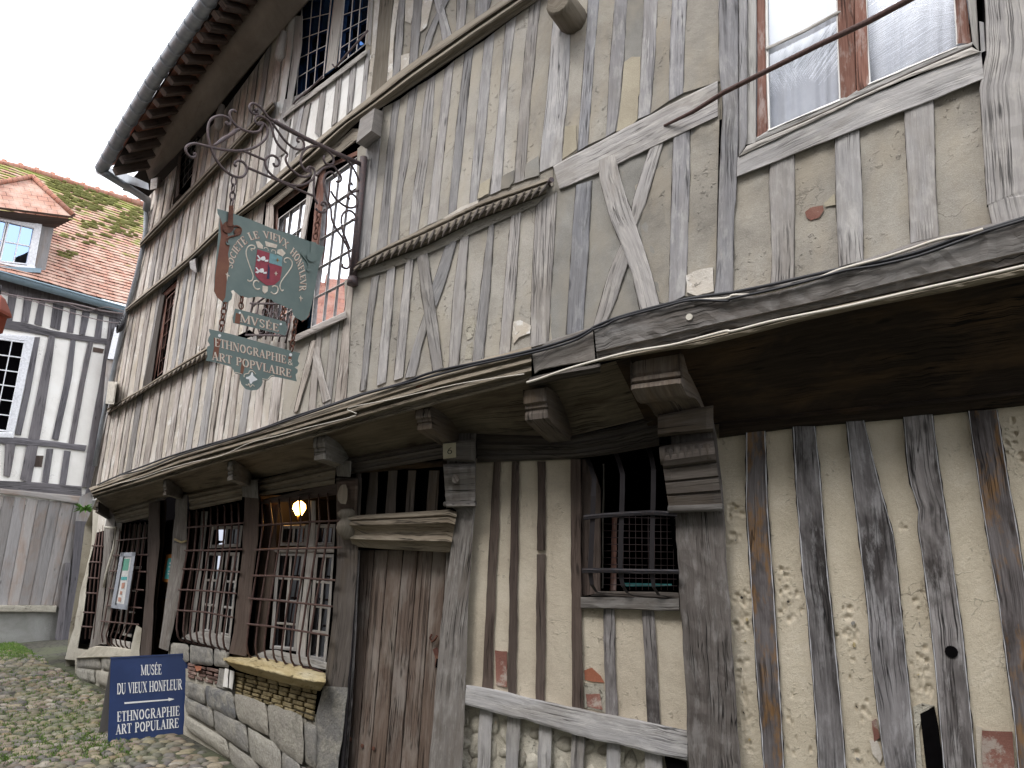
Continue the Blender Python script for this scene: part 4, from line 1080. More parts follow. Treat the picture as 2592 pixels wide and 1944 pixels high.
# rubble below the base rail
b_ = MB(); sheet(b_, FA, v('I', 110,1370, 1140,1610), v('I', 60,2500, 1180,2900), -.02, 24, 18, 0, .008); b_.build('rubble_infill', M['stoneW'], house)
b_ = MB()
for i in range(16):
    for j in range(7):
        X = 130+i*62+R.uniform(-12, 12); Y = 1440+(X-130)*.24+j*105+R.uniform(-15, 15)
        if X > 1000 and Y < 1700: continue
        c = v('I', X, Y)[0]; r1, r2 = R.uniform(12, 22), R.uniform(14, 34); n = 9; rr = R.random(); rows = []
        f0 = [1+R.uniform(-.2, .2) for _ in range(n)]
        for f, o in ((1.0, -.02), (.93, -.014), (.6, -.006), (.05, -.003)):
            rows.append([FA(c[0]+math.cos(2*math.pi*k/n)*r1*f*f0[k], c[1]+math.sin(2*math.pi*k/n)*r2*f*f0[k], o) for k in range(n)])
        b_.grid(rows, [[(k*.03, q*.03) for k in range(n)] for q in range(4)], 0, True, rr, True)
b_.build('rubble_stone', M['stoneW'], house, kind='stuff')
for a, b, c, d in ((200,1395,187,1700),(325,1420,310,1700),(465,1455,456,1700),(612,1505,604,1700),(768,1540,765,1700),(935,1580,935,1700)):
    w = 58 if a < 900 else 80
    member('stud', 'oak', v('I', a,b, c,d, c-8,2600), v('I', a+w,b+14, c+w,d, c+w,2600), .03, wob=1.5, bev=4)
pat('I', 8, .035, 1022,1600, 1120,1632, 1135,1700, 1040,1700, sf=FA, name='broken_hole')
# --- door post with its console, number plate above
member('door_post', 'oakpost', v('I', 60,170, 45,480, 95,510, 70,700, 30,1000, 0,1350, -25,1659, -60,2600), v('I', 188,170, 182,500, 150,900, 140,1250, 122,1659, 110,2600), .085, wob=1.4, bev=5, h0=-.2)
console('console_block', 'oakpost', *v('I', 38,210, 180,195, 40,290, 178,300), .085, [(0, .11), (.1, .125), (.9, .125), (1, .1), (1, .0)], 0)
console('console', 'oakpost', *v('I', 38,306, 180,300, 52,500, 180,498), .085, [(0, .08), (.05, .12), (.15, .135), (.3, .12), (.5, .085), (.7, .065), (.88, .06), (.92, .085), (.97, .09), (1, .06), (1, -.02)], 2)
mb_ = MB(); a, b = v('I', 44,485, 182,480); mb_.tube([FA(*lerp(a, b, t), .15) for t in (0, .25, .5, .75, 1)], .017, 8); mb_.build('console_astragal', M['oakpost'], house)
disc('carved_leaf', 'oakpost', v('I',93,372)[0], 11, 13, .215, .4, n=6)
# --- door
DSF = lambda X, Y, o=0: FA(X, Y, o-.09)
door = holder('door', house, DSF(1010, 1700))
xs_t = [1140, 1222, 1300, 1385, 1470, 1552, 1632]; xs_b = [1068, 1120, 1196, 1280, 1368, 1465, 1560]
b_ = MB()
for i in range(6):
    board(b_, DSF, v('K', xs_t[i]+1.5,430, xs_b[i]+1.5,1659, xs_b[i]-30,2500), v('K', xs_t[i+1]-1.5,430, xs_b[i+1]-1.5,1659, xs_b[i+1]-10,2500), -.03, .0+R.uniform(-.004, .004), 0, .5, bev=2, rough=.0015)
b_.build('door_planks', M['doorwood'], door)
mb_ = MB(); p = [DSF(*q, .03) for q in v('K', 1545,905, 1535,925, 1545,945, 1560,938, 1575,912)]; mb_.tube(p, .008, 8); mb_.build('door_ring', M['rust'], door)
b_ = MB(); poly(b_, DSF, v('K', 1550,990, 1575,975, 1588,1010, 1580,1090, 1562,1085, 1566,1040), .004, .012); b_.build('lock_plate', M['rust'], door)
b_ = MB(); poly(b_, DSF, v('K', 1572,1040, 1586,1045, 1580,1095, 1564,1092), .012, .014); b_.build('keyhole', M['void'], door)
for Y in (1495, 1530):
    for X in (1088, 1155, 1215):
        pass
mb_ = MB()
for k, (X, Y) in enumerate(((1088,1497),(1155,1533),(1218,1548))):
    c = DSF(*v('K', X, Y)[0], .006); mb_.tube([c, c+NR*.008], .014, 8)
mb_.build('hinge_nails', M['rust'], door, kind='stuff')
member('door_frame', 'oakpost', v('K', 1628,430, 1600,1000, 1550,1659, 1540,2500), v('K', 1655,430, 1630,1000, 1572,1659, 1560,2500), -.01, h0=-.14)
member('door_frame', 'oakcool', v('K', 1100,430, 1060,1100, 1008,1659, 985,2500), v('K', 1140,430, 1108,1100, 1072,1659, 1040,2500), -.02, h0=-.14)
mb_ = MB(); mb_.tube([FA(*q, .01) for q in v('K', 1110,560, 1080,1100, 1040,1659, 1000,2500)], .018, 8); mb_.build('door_pipe', M['iron'], house)
# door lintel: bold moulding
LP = [(0, -.03), (0, .10), (.06, .13), (.12, .135), (.16, .11), (.20, .14), (.30, .15), (.38, .12), (.50, .09), (.62, .085), (.70, .115), (.74, .12), (.78, .09), (.80, .07), (.86, .055), (.98, .045), (1.0, .03), (1.0, -.06)]
mould('door_lintel', v('K', 1040,238, 1300,222, 1500,210, 1650,200, 1688,215), v('K', 1100,410, 1300,425, 1500,435, 1640,443, 1648,443), LP, 16, 'oakmouldL', FA, .002)
# slatted overlight
sl = MB(); poly(sl, FA, v('K', 1120,-30, 1640,-60, 1630,240, 1080,240), -.14, -.12); sl.build('overlight_back', M['void'], house)
for a, b, c, d in ((1195,1172,1243,1232), (1300,1282,1352,1340), (1412,1395,1458,1440), (1530,1512,1588,1575), (1120,1100,1150,1130)):
    member('overlight_slat', 'oakdark', v('K', a,-20, b,235), v('K', c,-20, d,235), .0, h0=-.08, wob=.7)
member('overlight_head', 'oakblack', v('K', 1090,-40, 1640,-80), v('K', 1090,0, 1640,-45), .01)
# left door post and its baluster console
member('door_post', 'oakdark', v('K', 1005,20, 1010,480, 985,800, 950,1100, 935,1200), v('K', 1150,20, 1140,250, 1128,450, 1105,800, 1075,1150, 1070,1210), .05, wob=1.3, bev=5, h0=-.2)
member('post_foot', 'stone', v('K', 935,1195, 895,1350, 880,1659, 860,2400), v('K', 1070,1205, 1045,1450, 1015,1659, 985,2400), .055, wob=2, bev=6, h0=-.2)
console('console', 'oakbrown', *v('K', 1008,35, 1130,25, 1015,225, 1120,225), .05, [(0, .05), (.05, .09), (.2, .11), (.5, .09), (.8, .06), (1, .03)], 1)
disc('carved_leaf', 'oakmould', v('K',1043,115)[0], 13, 26, .175, 0)
mb_ = MB(); ax_ = [v('K', 1068, y_)[0] for y_ in (200, 215, 235, 250, 275, 300, 330, 350, 372)]
mb_.tube([FA(*q, .10) for q in ax_], [.05, .075, .07, .045, .075, .085, .07, .05, .03], 10); mb_.build('baluster', M['oakmould'], house)
# --- timbers between the ground floor windows
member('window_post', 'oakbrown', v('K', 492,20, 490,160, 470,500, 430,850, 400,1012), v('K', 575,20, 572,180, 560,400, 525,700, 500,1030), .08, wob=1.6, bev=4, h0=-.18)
member('post_cap', 'bracketoak', v('L', 1800,748, 1805,845), v('L', 1905,735, 1900,850), .15, wob=1, h0=0)
member('post_cap', 'bracketoak', v('L', 1140,870, 1145,990), v('L', 1250,870, 1255,1000), .14, wob=1, h0=0)
member('window_post', 'oakpost', v('K', 100,115, 92,300, 70,500, 30,800, 5,980), v('K', 165,115, 162,400, 120,700, 70,940, 60,1000), .08, wob=1.8, bev=4, h0=-.18)
member('post_iron_band', 'iron', v('K', 92,372, 160,372), v('K', 90,388, 158,388), .088, h0=.07)
mb_ = MB(); mb_.tube([FA(*q, .095) for q in v('K', 95,368, 130,385, 158,378)], .012, 6); mb_.build('rope_band', M['stoneY'], house)
member('doorway_post', 'oakbrown', v('M', 838,165, 835,380, 820,700, 788,1030, 780,1100), v('M', 905,150, 900,400, 870,700, 850,1050, 840,1100), .09, wob=1.2, bev=4, h0=-.25)
member('doorway_post', 'oakblack', v('M', 900,150, 895,400, 868,700, 845,1050), v('M', 940,150, 925,400, 892,700, 862,1050), .02, wob=1.2, h0=-.3)
member('window_post', 'oakpost', v('M', 655,275, 610,560, 560,960), v('M', 690,275, 655,560, 600,960), .06, wob=1, h0=-.15)
member('corner_post', 'oakpost', v('M', 590,230, 580,500, 520,900, 500,1000), v('M', 655,235, 640,330, 590,650, 560,960), .03, wob=1, h0=-.15)
# --- windows with casements
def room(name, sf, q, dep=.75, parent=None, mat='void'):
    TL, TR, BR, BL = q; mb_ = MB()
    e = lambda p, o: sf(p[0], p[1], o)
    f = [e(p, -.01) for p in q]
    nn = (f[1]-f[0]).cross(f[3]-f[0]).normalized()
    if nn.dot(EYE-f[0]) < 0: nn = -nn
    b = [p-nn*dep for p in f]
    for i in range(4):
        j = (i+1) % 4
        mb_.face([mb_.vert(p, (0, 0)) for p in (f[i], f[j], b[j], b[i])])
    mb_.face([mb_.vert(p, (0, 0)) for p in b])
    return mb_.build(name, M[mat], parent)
def casement(parent, sf, q, cols, rows_, off, fw, bw, fmat, bmat=None, glass='glass', bd=.02, lead=False):
    """frame and glazing bars of one light, with its panes"""
    TL, TR, BR, BL = q; bil = lambda s_, t_: lerp(lerp(TL, TR, s_), lerp(BL, BR, s_), t_)
    W = math.hypot(TR[0]-TL[0], TR[1]-TL[1]); H = math.hypot(BL[0]-TL[0], BL[1]-TL[1])
    fs, ft = fw/W, fw/H
    fr = MB()
    for a, b, c, d in (((0,0),(0,1),(fs,0),(fs,1)), ((1-fs,0),(1-fs,1),(1,0),(1,1)), ((fs,0),(1-fs,0),(fs,ft),(1-fs,ft)), ((fs,1-ft),(1-fs,1-ft),(fs,1),(1-fs,1))):
        board(fr, sf, [bil(*a), bil(*b)], [bil(*c), bil(*d)], off-.02, off+.018+R.uniform(0, .002), 0, .1, bev=1.2, rough=.0005, n=4)
    fo = fr.build('casement_frame', M[fmat], parent)
    bars = MB()
    for i in range(1, cols):
        s_ = fs+(1-2*fs)*i/cols; a, b = bil(s_-bw/W/2, ft), bil(s_-bw/W/2, 1-ft); c, d = bil(s_+bw/W/2, ft), bil(s_+bw/W/2, 1-ft)
        board(bars, sf, [a, b], [c, d], off-.008, off+.010, 0, .05, bev=.4, rough=0, n=3)
    for i in range(1, rows_):
        t_ = ft+(1-2*ft)*i/rows_; a, b = bil(fs, t_-bw/H/2), bil(1-fs, t_-bw/H/2); c, d = bil(fs, t_+bw/H/2), bil(1-fs, t_+bw/H/2)
        board(bars, sf, [a, b], [c, d], off-.007, off+.012, 0, .05, bev=.4, rough=0, n=3)
    bars.build('glazing_bars', M[bmat or fmat], fo)
    pn = MB()
    for i in range(cols):
        for j in range(rows_):
            s0, s1 = fs+(1-2*fs)*i/cols, fs+(1-2*fs)*(i+1)/cols; t0, t1 = ft+(1-2*ft)*j/rows_, ft+(1-2*ft)*(j+1)/rows_
            w1 = R.uniform(-.002, .002); w2 = R.uniform(-.002, .002)
            P = [sf(*bil(s0, t0), off-.002+w1), sf(*bil(s1, t0), off-.002+w2), sf(*bil(s1, t1), off-.002-w1), sf(*bil(s0, t1), off-.002-w2)]
            rr = R.random(); pn.face([pn.vert(p, ((k in (1, 2))*.3, (k > 1)*.3), rr) for k, p in enumerate(P)])
    pn.build('window_panes', M[glass], fo)
    return fo
def grille(name, sf, tops, bots, hb, mat, rv, rh, out=.10, belly=True, foot=.45, parent=None):
    """forged grille: uprights bowed out at foot and head, threaded through flat cross bars"""
    root = holder(name, parent or house, sf(*bots[0], 0))
    n = len(tops)
    for k in range(n):
        mb_ = MB(); a, b = tops[k], bots[k]; pts = []
        for t, o in ((0, -.03), (.03, out*.35), (.08, out*.8), (.15, out), (.5, out), (.80, out), (.88, out*1.0), (.94, out*.9), (.975, out*.55), (1.0, .0), (1.01, -.03)):
            pts.append(sf(*lerp(a, b, t), o))
        mb_.tube(pts, rv, 6); mb_.build('upright_bar', M[mat], root)
    for l in hb:
        mb_ = MB(); board(mb_, sf, [(x_, y_-rh) for x_, y_ in l], [(x_, y_+rh) for x_, y_ in l], out-.006, out+.014, 0, .15, bev=.8, rough=.0008, n=14); mb_.build('cross_bar', M[mat], root)
    return root
# middle window (lamp inside)
win1 = holder('window', house, FA(730, 1660))
q1 = v('K', 578,125, 1012,95, 955,1105, 500,1035)
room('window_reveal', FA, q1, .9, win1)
for nm, L_, R_ in (('jamb', v('K', 575,150, 560,500, 505,1035), v('K', 680,170, 660,500, 590,1025)),):
    member(nm, 'oakbrown', L_, R_, -.06, h0=-.3, parent=win1)
CS = lambda X, Y, o=0: FA(X, Y, o-.10)
casement(win1, CS, v('K', 690,290, 850,285, 840,405, 680,405), 2, 1, 0, 9, 6, 'framewood', glass='glassdim')
casement(win1, CS, v('K', 885,285, 1010,282, 1000,405, 880,405), 2, 1, 0, 9, 6, 'framewood', glass='glassdim')
casement(win1, CS, v('K', 672,440, 832,445, 782,1000, 630,985), 2, 4, 0, 9, 6, 'framewood', glass='glassdim')
casement(win1, CS, v('K', 885,450, 1003,452, 950,1060, 840,1040), 2, 4, 0, 9, 6, 'framewood', glass='glassdim')
member('mullion', 'framewood', v('K', 858,150, 845,430, 800,800, 775,1050), v('K', 890,150, 884,430, 850,800, 832,1060), -.07, h0=-.12, parent=win1)
member('transom', 'framewood', v('K', 640,415, 1030,408), v('K', 640,440, 1030,448), -.06, h0=-.12, parent=win1)
member('inner_sill', 'framewood', v('K', 560,1015, 640,985, 952,1062), v('K', 510,1035, 700,1065, 950,1112), -.02, h0=-.15, parent=win1)
tp = v('K', 585,140, 628,135, 680,130, 738,125, 795,120, 850,112, 905,105, 955,100); bt = v('K', 560,1042, 605,1045, 650,1052, 700,1065, 750,1080, 812,1095, 870,1108, 935,1120)
HB1 = [v('K', 562,290, 700,280, 850,270, 1030,262), v('K', 545,428, 700,422, 850,420, 1035,415), v('K', 527,573, 650,575, 800,585, 1000,600), v('K', 508,702, 650,712, 800,728, 985,748), v('K', 497,845, 650,862, 800,885, 965,912)]
def bulge(a, b, w): return a
g1 = holder('window_grille', house, FA(700, 1700))
for k in range(8):
    s_ = k/7
    pth = [lerp(*[tp[k], tp[k]], 0)]
    xs_at = lambda y_: None
    cx = [tp[k]]
    xt = 592+s_*375; x2 = 575+s_*370; x3 = 553+s_*362; x4 = 532+s_*355; x5 = 512+s_*350
    ys = [y_at(HB1[0], v('K', xt, 0)[0][0]), y_at(HB1[1], v('K', x2, 0)[0][0]), y_at(HB1[2], v('K', x3, 0)[0][0]), y_at(HB1[3], v('K', x4, 0)[0][0]), y_at(HB1[4], v('K', x5, 0)[0][0])]
    pts = [FA(*tp[k], -.02), FA(tp[k][0]+1, tp[k][1]+10, .06)]+[FA(v('K', xx, 0)[0][0], yy, .10) for xx, yy in zip((xt, x2, x3, x4, x5), ys)]
    xf = v('K', 500+s_*345, 960+s_*60)[0]; pts += [FA(*xf, .105), FA(xf[0]+3, xf[1]+22, .09), FA(xf[0]+10, xf[1]+34, .05), FA(*v('K', 560+s_*375, 1045+s_*78)[0], .0)]
    mb_ = MB(); mb_.tube(pts, .0085, 6); mb_.build('upright_bar', M['ironbrown'], g1)
for l in HB1:
    mb_ = MB(); board(mb_, FA, [(x_, y_-2.6) for x_, y_ in l], [(x_, y_+2.6) for x_, y_ in l], .094, .114, 0, .15, bev=.8, rough=.0008, n=14); mb_.build('cross_bar', M['ironbrown'], g1)
# lamp behind the upper lights
lp = FA(*v('K', 795,232)[0], -.30)
lamp = empty('ceiling_lamp', lp, 'lit glass ceiling lamp glowing orange behind the barred museum window', 'lamp')
mb_ = MB(); mb_.tube([lp+Vector((0, 0, .0)), lp+Vector((0, 0, .06)), lp+Vector((0, 0, .10)), lp+Vector((0, 0, .13))], [.028, .06, .055, .02], 10); mb_.build('lamp_bulb', M['lamp'], lamp)
mb_ = MB(); mb_.tube([lp+Vector((0, 0, .13)), lp+Vector((0, 0, .32))], .008, 6); mb_.tube([lp-Vector((0, 0, .06)), lp-Vector((0, 0, .02)), lp], [.004, .015, .02], 8); mb_.build('lamp_stem', M['brass'], lamp)
ld = bpy.data.lights.new('lamp_light', 'POINT'); ld.energy = 7; ld.color = (1, .5, .15); ld.shadow_soft_size = .03; lo_ = bpy.data.objects.new('lamp_light', ld); scene.collection.objects.link(lo_); lo_.parent = lamp; lo_.location = NL*.12+Vector((0, 0, .08))
wp = MB(); q = [FA(*p_, -.62) for p_ in v('K', 715,170, 850,160, 850,285, 715,290)]; wp.face([wp.vert(p_, (0, 0), .1) for p_ in q]); wp.build('lamp_glow_panel', M['orangeframe'], win1)  # orange panel added to show the glow of the lamp-lit room
# left window
win2 = holder('window', house, FA(500, 1640))
q2 = v('K', 172,200, 492,160, 400,1005, 105,945)
room('window_reveal', FA, q2, .9, win2)
member('jamb', 'oakbrown', v('K', 172,205, 150,500, 108,930), v('K', 232,215, 205,500, 160,930), -.06, h0=-.3, parent=win2)
member('jamb', 'framewood', v('K', 245,210, 220,500, 165,930), v('K', 282,210, 245,560, 195,925), -.09, h0=-.2, parent=win2)
casement(win2, CS, v('K', 300,295, 485,290, 478,410, 280,420), 2, 1, 0, 9, 6, 'framewood', glass='glassdim')
casement(win2, CS, v('K', 272,440, 375,442, 320,905, 232,890), 2, 3, 0, 9, 6, 'framewood', glass='glassdim')
casement(win2, CS, v('K', 385,442, 472,442, 415,925, 335,910), 2, 3, 0, 9, 6, 'framewood', glass='glassdim')
member('inner_sill', 'framewood', v('K', 165,905, 240,885, 410,915), v('K', 130,930, 300,970, 402,995), -.02, h0=-.15, parent=win2)
g2 = holder('window_grille', house, FA(500, 1660))
HB2 = [v('K', 163,302, 320,290, 482,275), v('K', 148,432, 320,430, 475,424), v('K', 135,535, 300,543, 462,553), v('K', 112,652, 280,660, 442,675), v('K', 105,768, 270,780, 425,810)]
for k in range(8):
    s_ = k/7; pts = [FA(*v('K', 178+s_*275, 212-s_*48)[0], -.02), FA(*v('K', 180+s_*275, 225-s_*48)[0], .05)]
    for l, x0_, w_ in zip(HB2, (178, 165, 148, 128, 112), (280, 280, 278, 275, 272)):
        X = v('K', x0_+s_*w_, 0)[0][0]; pts.append(FA(X, y_at(l, X), .10))
    xf = v('K', 105+s_*262, 870+s_*60)[0]; pts += [FA(*xf, .105), FA(xf[0]+3, xf[1]+20, .09), FA(xf[0]+9, xf[1]+30, .05), FA(xf[0]+22, xf[1]+36, .0)]
    mb_ = MB(); mb_.tube(pts, .0095, 6); mb_.build('upright_bar', M['ironbrown'], g2)
for l in HB2:
    mb_ = MB(); board(mb_, FA, [(x_, y_-2.3) for x_, y_ in l], [(x_, y_+2.3) for x_, y_ in l], .094, .114, 0, .15, bev=.8, rough=.0008, n=12); mb_.build('cross_bar', M['ironbrown'], g2)
# far left window
win3 = holder('window', house, FA(310, 1640))
q3 = v('M', 668,280, 838,262, 730,1000, 565,965)
room('window_reveal', FA, q3, .9, win3)
for i in range(5):
    x_ = 690+i*30; member('shutter_board', 'oakdark', v('M', x_,285, x_-20,450), v('M', x_+24,283, x_+4,450), -.10, h0=-.14, parent=win3, wob=.4)
casement(win3, CS, v('M', 660,520, 735,520, 672,900, 605,890), 1, 3, 0, 7, 5, 'framewood', glass='glassdim')
casement(win3, CS, v('M', 745,520, 818,522, 755,925, 690,910), 1, 3, 0, 7, 5, 'framewood', glass='glassdim')
member('inner_sill', 'framewood', v('M', 590,920, 760,950), v('M', 580,965, 735,990), -.02, h0=-.15, parent=win3)
g3 = holder('window_grille', house, FA(290, 1650))
HB3 = [v('M', 655,375, 832,360), v('M', 638,460, 835,455), v('M', 618,548, 825,552), v('M', 610,645, 812,655), v('M', 600,742, 800,756), v('M', 568,830, 785,850)]
for k in range(6):
    s_ = k/5; pts = [FA(*v('M', 680+s_*140, 285-s_*12)[0], -.02), FA(*v('M', 680+s_*140, 300-s_*12)[0], .05)]
    for l, x0_, w_ in zip(HB3, (672, 655, 640, 622, 605, 590), (142, 145, 148, 150, 152, 155)):
        X = v('M', x0_+s_*w_, 0)[0][0]; pts.append(FA(X, y_at(l, X), .09))
    xf = v('M', 573+s_*130, 905+s_*25)[0]; pts += [FA(*xf, .09), FA(xf[0]+3, xf[1]+18, .07), FA(xf[0]+12, xf[1]+28, .0)]
    mb_ = MB(); mb_.tube(pts, .009, 6); mb_.build('upright_bar', M['ironbrown'], g3)
for l in HB3:
    mb_ = MB(); board(mb_, FA, [(x_, y_-2) for x_, y_ in l], [(x_, y_+2) for x_, y_ in l], .084, .102, 0, .15, bev=.8, rough=.0008, n=10); mb_.build('cross_bar', M['ironbrown'], g3)
# arched grille at the far end
win4 = holder('window', house, FA(220, 1600))
room('window_reveal', FA, v('M', 545,300, 600,250, 540,900, 455,960), .6, win4)
g4 = holder('window_grille', house, FA(230, 1640))
for k in range(3):
    s_ = k/2; mb_ = MB(); mb_.tube([FA(*p_, .03) for p_ in v('M', 548+s_*35,335-s_*45, 515+s_*45,560, 480+s_*50,930)], .01, 6); mb_.build('upright_bar', M['ironbrown'], g4)
for y_ in (405, 495, 585, 670, 780, 860):
    mb_ = MB(); x_ = 540-(y_-330)*.13; mb_.tube([FA(*p_, .035) for p_ in v('M', x_-10,y_, x_+52,y_+4)], .011, 6); mb_.build('cross_bar', M['ironbrown'], g4)
# black grille window
win5 = holder('window', house, FA(1580, 1500))
q5 = v('I', 650,285, 1010,225, 1085,890, 650,895)
room('window_reveal', FA, q5, .8, win5)
member('jamb', 'oakbrown', v('I', 650,285, 652,895), v('I', 690,280, 740,420, 738,880), -.02, h0=-.3, parent=win5)
member('inner_frame', 'redwood', v('I', 790,540, 780,870), v('I', 812,540, 808,870), -.16, h0=-.2, parent=win5)
member('inner_sill', 'oakdark', v('I', 730,872, 1085,878), v('I', 690,895, 1088,908), -.01, h0=-.2, parent=win5)
member('glazed_bar', 'framewood', v('I', 748,305, 742,860), v('I', 756,305, 750,860), -.18, h0=-.2, parent=win5)
mb_ = MB()
for i in range(9):
    x_ = 838+i*28; mb_.tube([FA(*p_, -.09) for p_ in v('I', x_,540 if i < 10 else 300, x_+2,868)], .0022, 4)
for j in range(11):
    y_ = 545+j*30; mb_.tube([FA(*p_, -.088) for p_ in v('I', 752,y_-2, 1085,y_+4)], .0022, 4)
mb_.build('wire_mesh', M['ironsign'], win5)
b_ = MB(); sheet(b_, FA, v('I', 845,835, 1055,840), v('I', 850,850, 1055,850), -.2, 8, 2, 0, .01); b_.build('blue_cloth', M['teal'], win5)
g5 = holder('window_grille', house, FA(1600, 1520))
for pts_ in (((680,282,-.02),(696,320,.08),(710,372,.13),(706,450,.14),(703,548,.14),(697,680,.14),(692,785,.14),(700,845,.13),(720,875,.09),(765,888,.03)),
             ((803,250,-.02),(822,300,.08),(836,350,.13),(835,440,.14),(832,530,.14),(828,660,.14),(825,785,.14),(838,850,.13),(858,880,.09),(898,896,.03)),
             ((952,238,-.02),(966,280,.08),(974,330,.13),(973,430,.14),(971,525,.14),(967,660,.14),(966,785,.14),(975,855,.13),(998,890,.09),(1055,902,.03))):
    L_, R_ = [], []
    mb_ = MB(); rows = []
    for i, (x_, y_, o_) in enumerate(pts_):
        w = 11 if i < 7 else 11-(i-6)*2.2
        a, b = v('I', x_-w, y_, x_+w, y_+1)
        rows.append([FA(*a, o_-.007), FA(*a, o_+.007), FA(*b, o_+.009), FA(*b, o_-.007)])
    ids = mb_.grid(rows, None, 0, False, .5, True); mb_.face(ids[0]); mb_.face(ids[-1]); mb_.build('upright_bar', M['iron'], g5)
for l, o_ in ((v('I', 663,545, 720,538, 832,530, 970,523, 1078,530), .155), (v('I', 655,782, 760,780, 900,784, 1088,786), .155)):
    mb_ = MB(); board(mb_, FA, [(x_, y_-6.5) for x_, y_ in l], [(x_, y_+6.5) for x_, y_ in l], o_-.012, o_+.012, 0, .2, bev=1.5, rough=.001, n=12); mb_.build('cross_bar', M['iron'], g5)
# --- museum doorway
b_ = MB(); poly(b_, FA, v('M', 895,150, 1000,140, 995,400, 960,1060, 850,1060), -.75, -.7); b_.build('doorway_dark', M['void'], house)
dr2 = holder('museum_door', house, FA(400, 1600, -.25))
S25 = lambda X, Y, o=0: FA(X, Y, o-.22)
for L_, R_, mt in ((v('M', 945,260, 930,460), v('M', 1000,255, 990,460), 'oakbrown'), (v('M', 912,610, 880,860, 850,1060), v('M', 985,610, 960,860, 930,1060), 'orangewood')):
    b_ = MB(); board(b_, S25, L_, R_, -.02, 0, 0, .3, bev=2, rough=.001); b_.build('door_panel', M[mt], dr2)
mb_ = MB(); mb_.tube([S25(*p_, .03) for p_ in v('M', 930,655, 920,690, 938,700, 945,675)], .012, 6); mb_.build('door_handle', M['iron'], dr2)
# --- stone plinth, sill stones, brickwork
def stones(name, sf, top, bot, rows_, mat, off, wmin, wmax, seed, jit=.012, gap=1.3, stag=True):
    """one course wall of rough blocks between two lines"""
    rr_ = random.Random(seed); b_ = MB()
    for j in range(rows_):
        s_ = 0
        while s_ < 1:
            w = rr_.uniform(wmin, wmax); s1 = min(1, s_+w)
            if 1-s1 < wmin*.5: s1 = 1
            t0, t1 = j/rows_+rr_.uniform(-.035, .035)/max(1, rows_/3), (j+1)/rows_+rr_.uniform(-.035, .035)/max(1, rows_/3)
            A = lambda s, t: lerp(resample(top, 2, [s, 1])[0], resample(bot, 2, [s, 1])[0], t)
            tl, tr, br, bl = A(s_, t0), A(s1, t0), A(s1, t1), A(s_, t1)
            W = math.hypot(tr[0]-tl[0], tr[1]-tl[1]); H = math.hypot(bl[0]-tl[0], bl[1]-tl[1]); rows = []; uv = []; r_ = rr_.random(); o_ = off+rr_.uniform(-jit, jit)
            N_ = 7
            for a in range(N_):
                row, uu = [], []
                for c in range(N_):
                    x_, y_ = c/(N_-1), a/(N_-1)
                    ed = c in (0, N_-1) or a in (0, N_-1)
                    cor = c in (0, N_-1) and a in (0, N_-1)
                    gx, gy = gap/W, gap/H
                    xx = gx+(1-2*gx)*x_+(rr_.uniform(-.02, .02)); yy = gy+(1-2*gy)*y_+rr_.uniform(-.02, .02)
                    if cor: xx = xx*.94+.03; yy = yy*.94+.03
                    q = lerp(lerp(tl, tr, xx), lerp(bl, br, xx), yy)
                    row.append(sf(*q, o_+(-.022 if ed else rr_.uniform(-.005, .006))+(.0 if ed else 0)))
                rows.append(row)
            for a in range(N_): uv.append([((rows[a][c]-rows[a][0]).length, (rows[a][c]-rows[0][c]).length) for c in range(N_)])
            b_.grid(rows, uv, 0, True, r_)
            s_ = s1
    return b_.build(name, M[mat], house)
bk = MB(); sheet(bk, FA, [(190,1640),(290,1655),(470,1690),(600,1745),(805,1810),(830,1830)], [(190,1735),(290,1800),(470,1880),(600,1965),(805,2150),(830,2150)], .03, 20, 6, 0, .004)
bk.build('plinth_mortar', M['stoneW'], house)
stones('plinth', FA, v('K', 150,1155, 430,1240, 640,1310, 900,1405), v('K', 150,1440, 430,1640, 640,1850, 900,2250), 3, 'stone', .09, .12, .30, 21, .02)
stones('plinth', FA, v('K', 55,940, 230,965, 405,1000), v('K', 55,1060, 230,1075, 405,1100), 1, 'stone', .07, .3, .5, 8)
stones('plinth', FA, v('M', 430,1030, 560,1020, 740,1025), v('M', 430,1160, 560,1190, 740,1260), 2, 'stone', .08, .25, .5, 6)
member('sill_stone', 'stoneW', v('M', 500,985, 570,965, 740,990), v('M', 430,1040, 560,1035, 735,1035), .10, h0=-.05, wob=2)
stones('brickwork', FA, v('K', 165,1062, 345,1105), v('K', 165,1150, 345,1195), 4, 'brickdull', .045, .25, .35, 9, .004, .5)
stones('brickwork', FA, v('K', 430,1115, 900,1215), v('K', 430,1240, 880,1395), 6, 'ochre', .055, .10, .15, 10, .004, .4)
pat('K', 7, .075, 205,1082, 245,1085, 240,1108, 215,1112, sf=FA, name='bare_brick')
member('stone_block', 'stone', v('K', 345,1095, 330,1200), v('K', 430,1110, 440,1240), .05, wob=2)
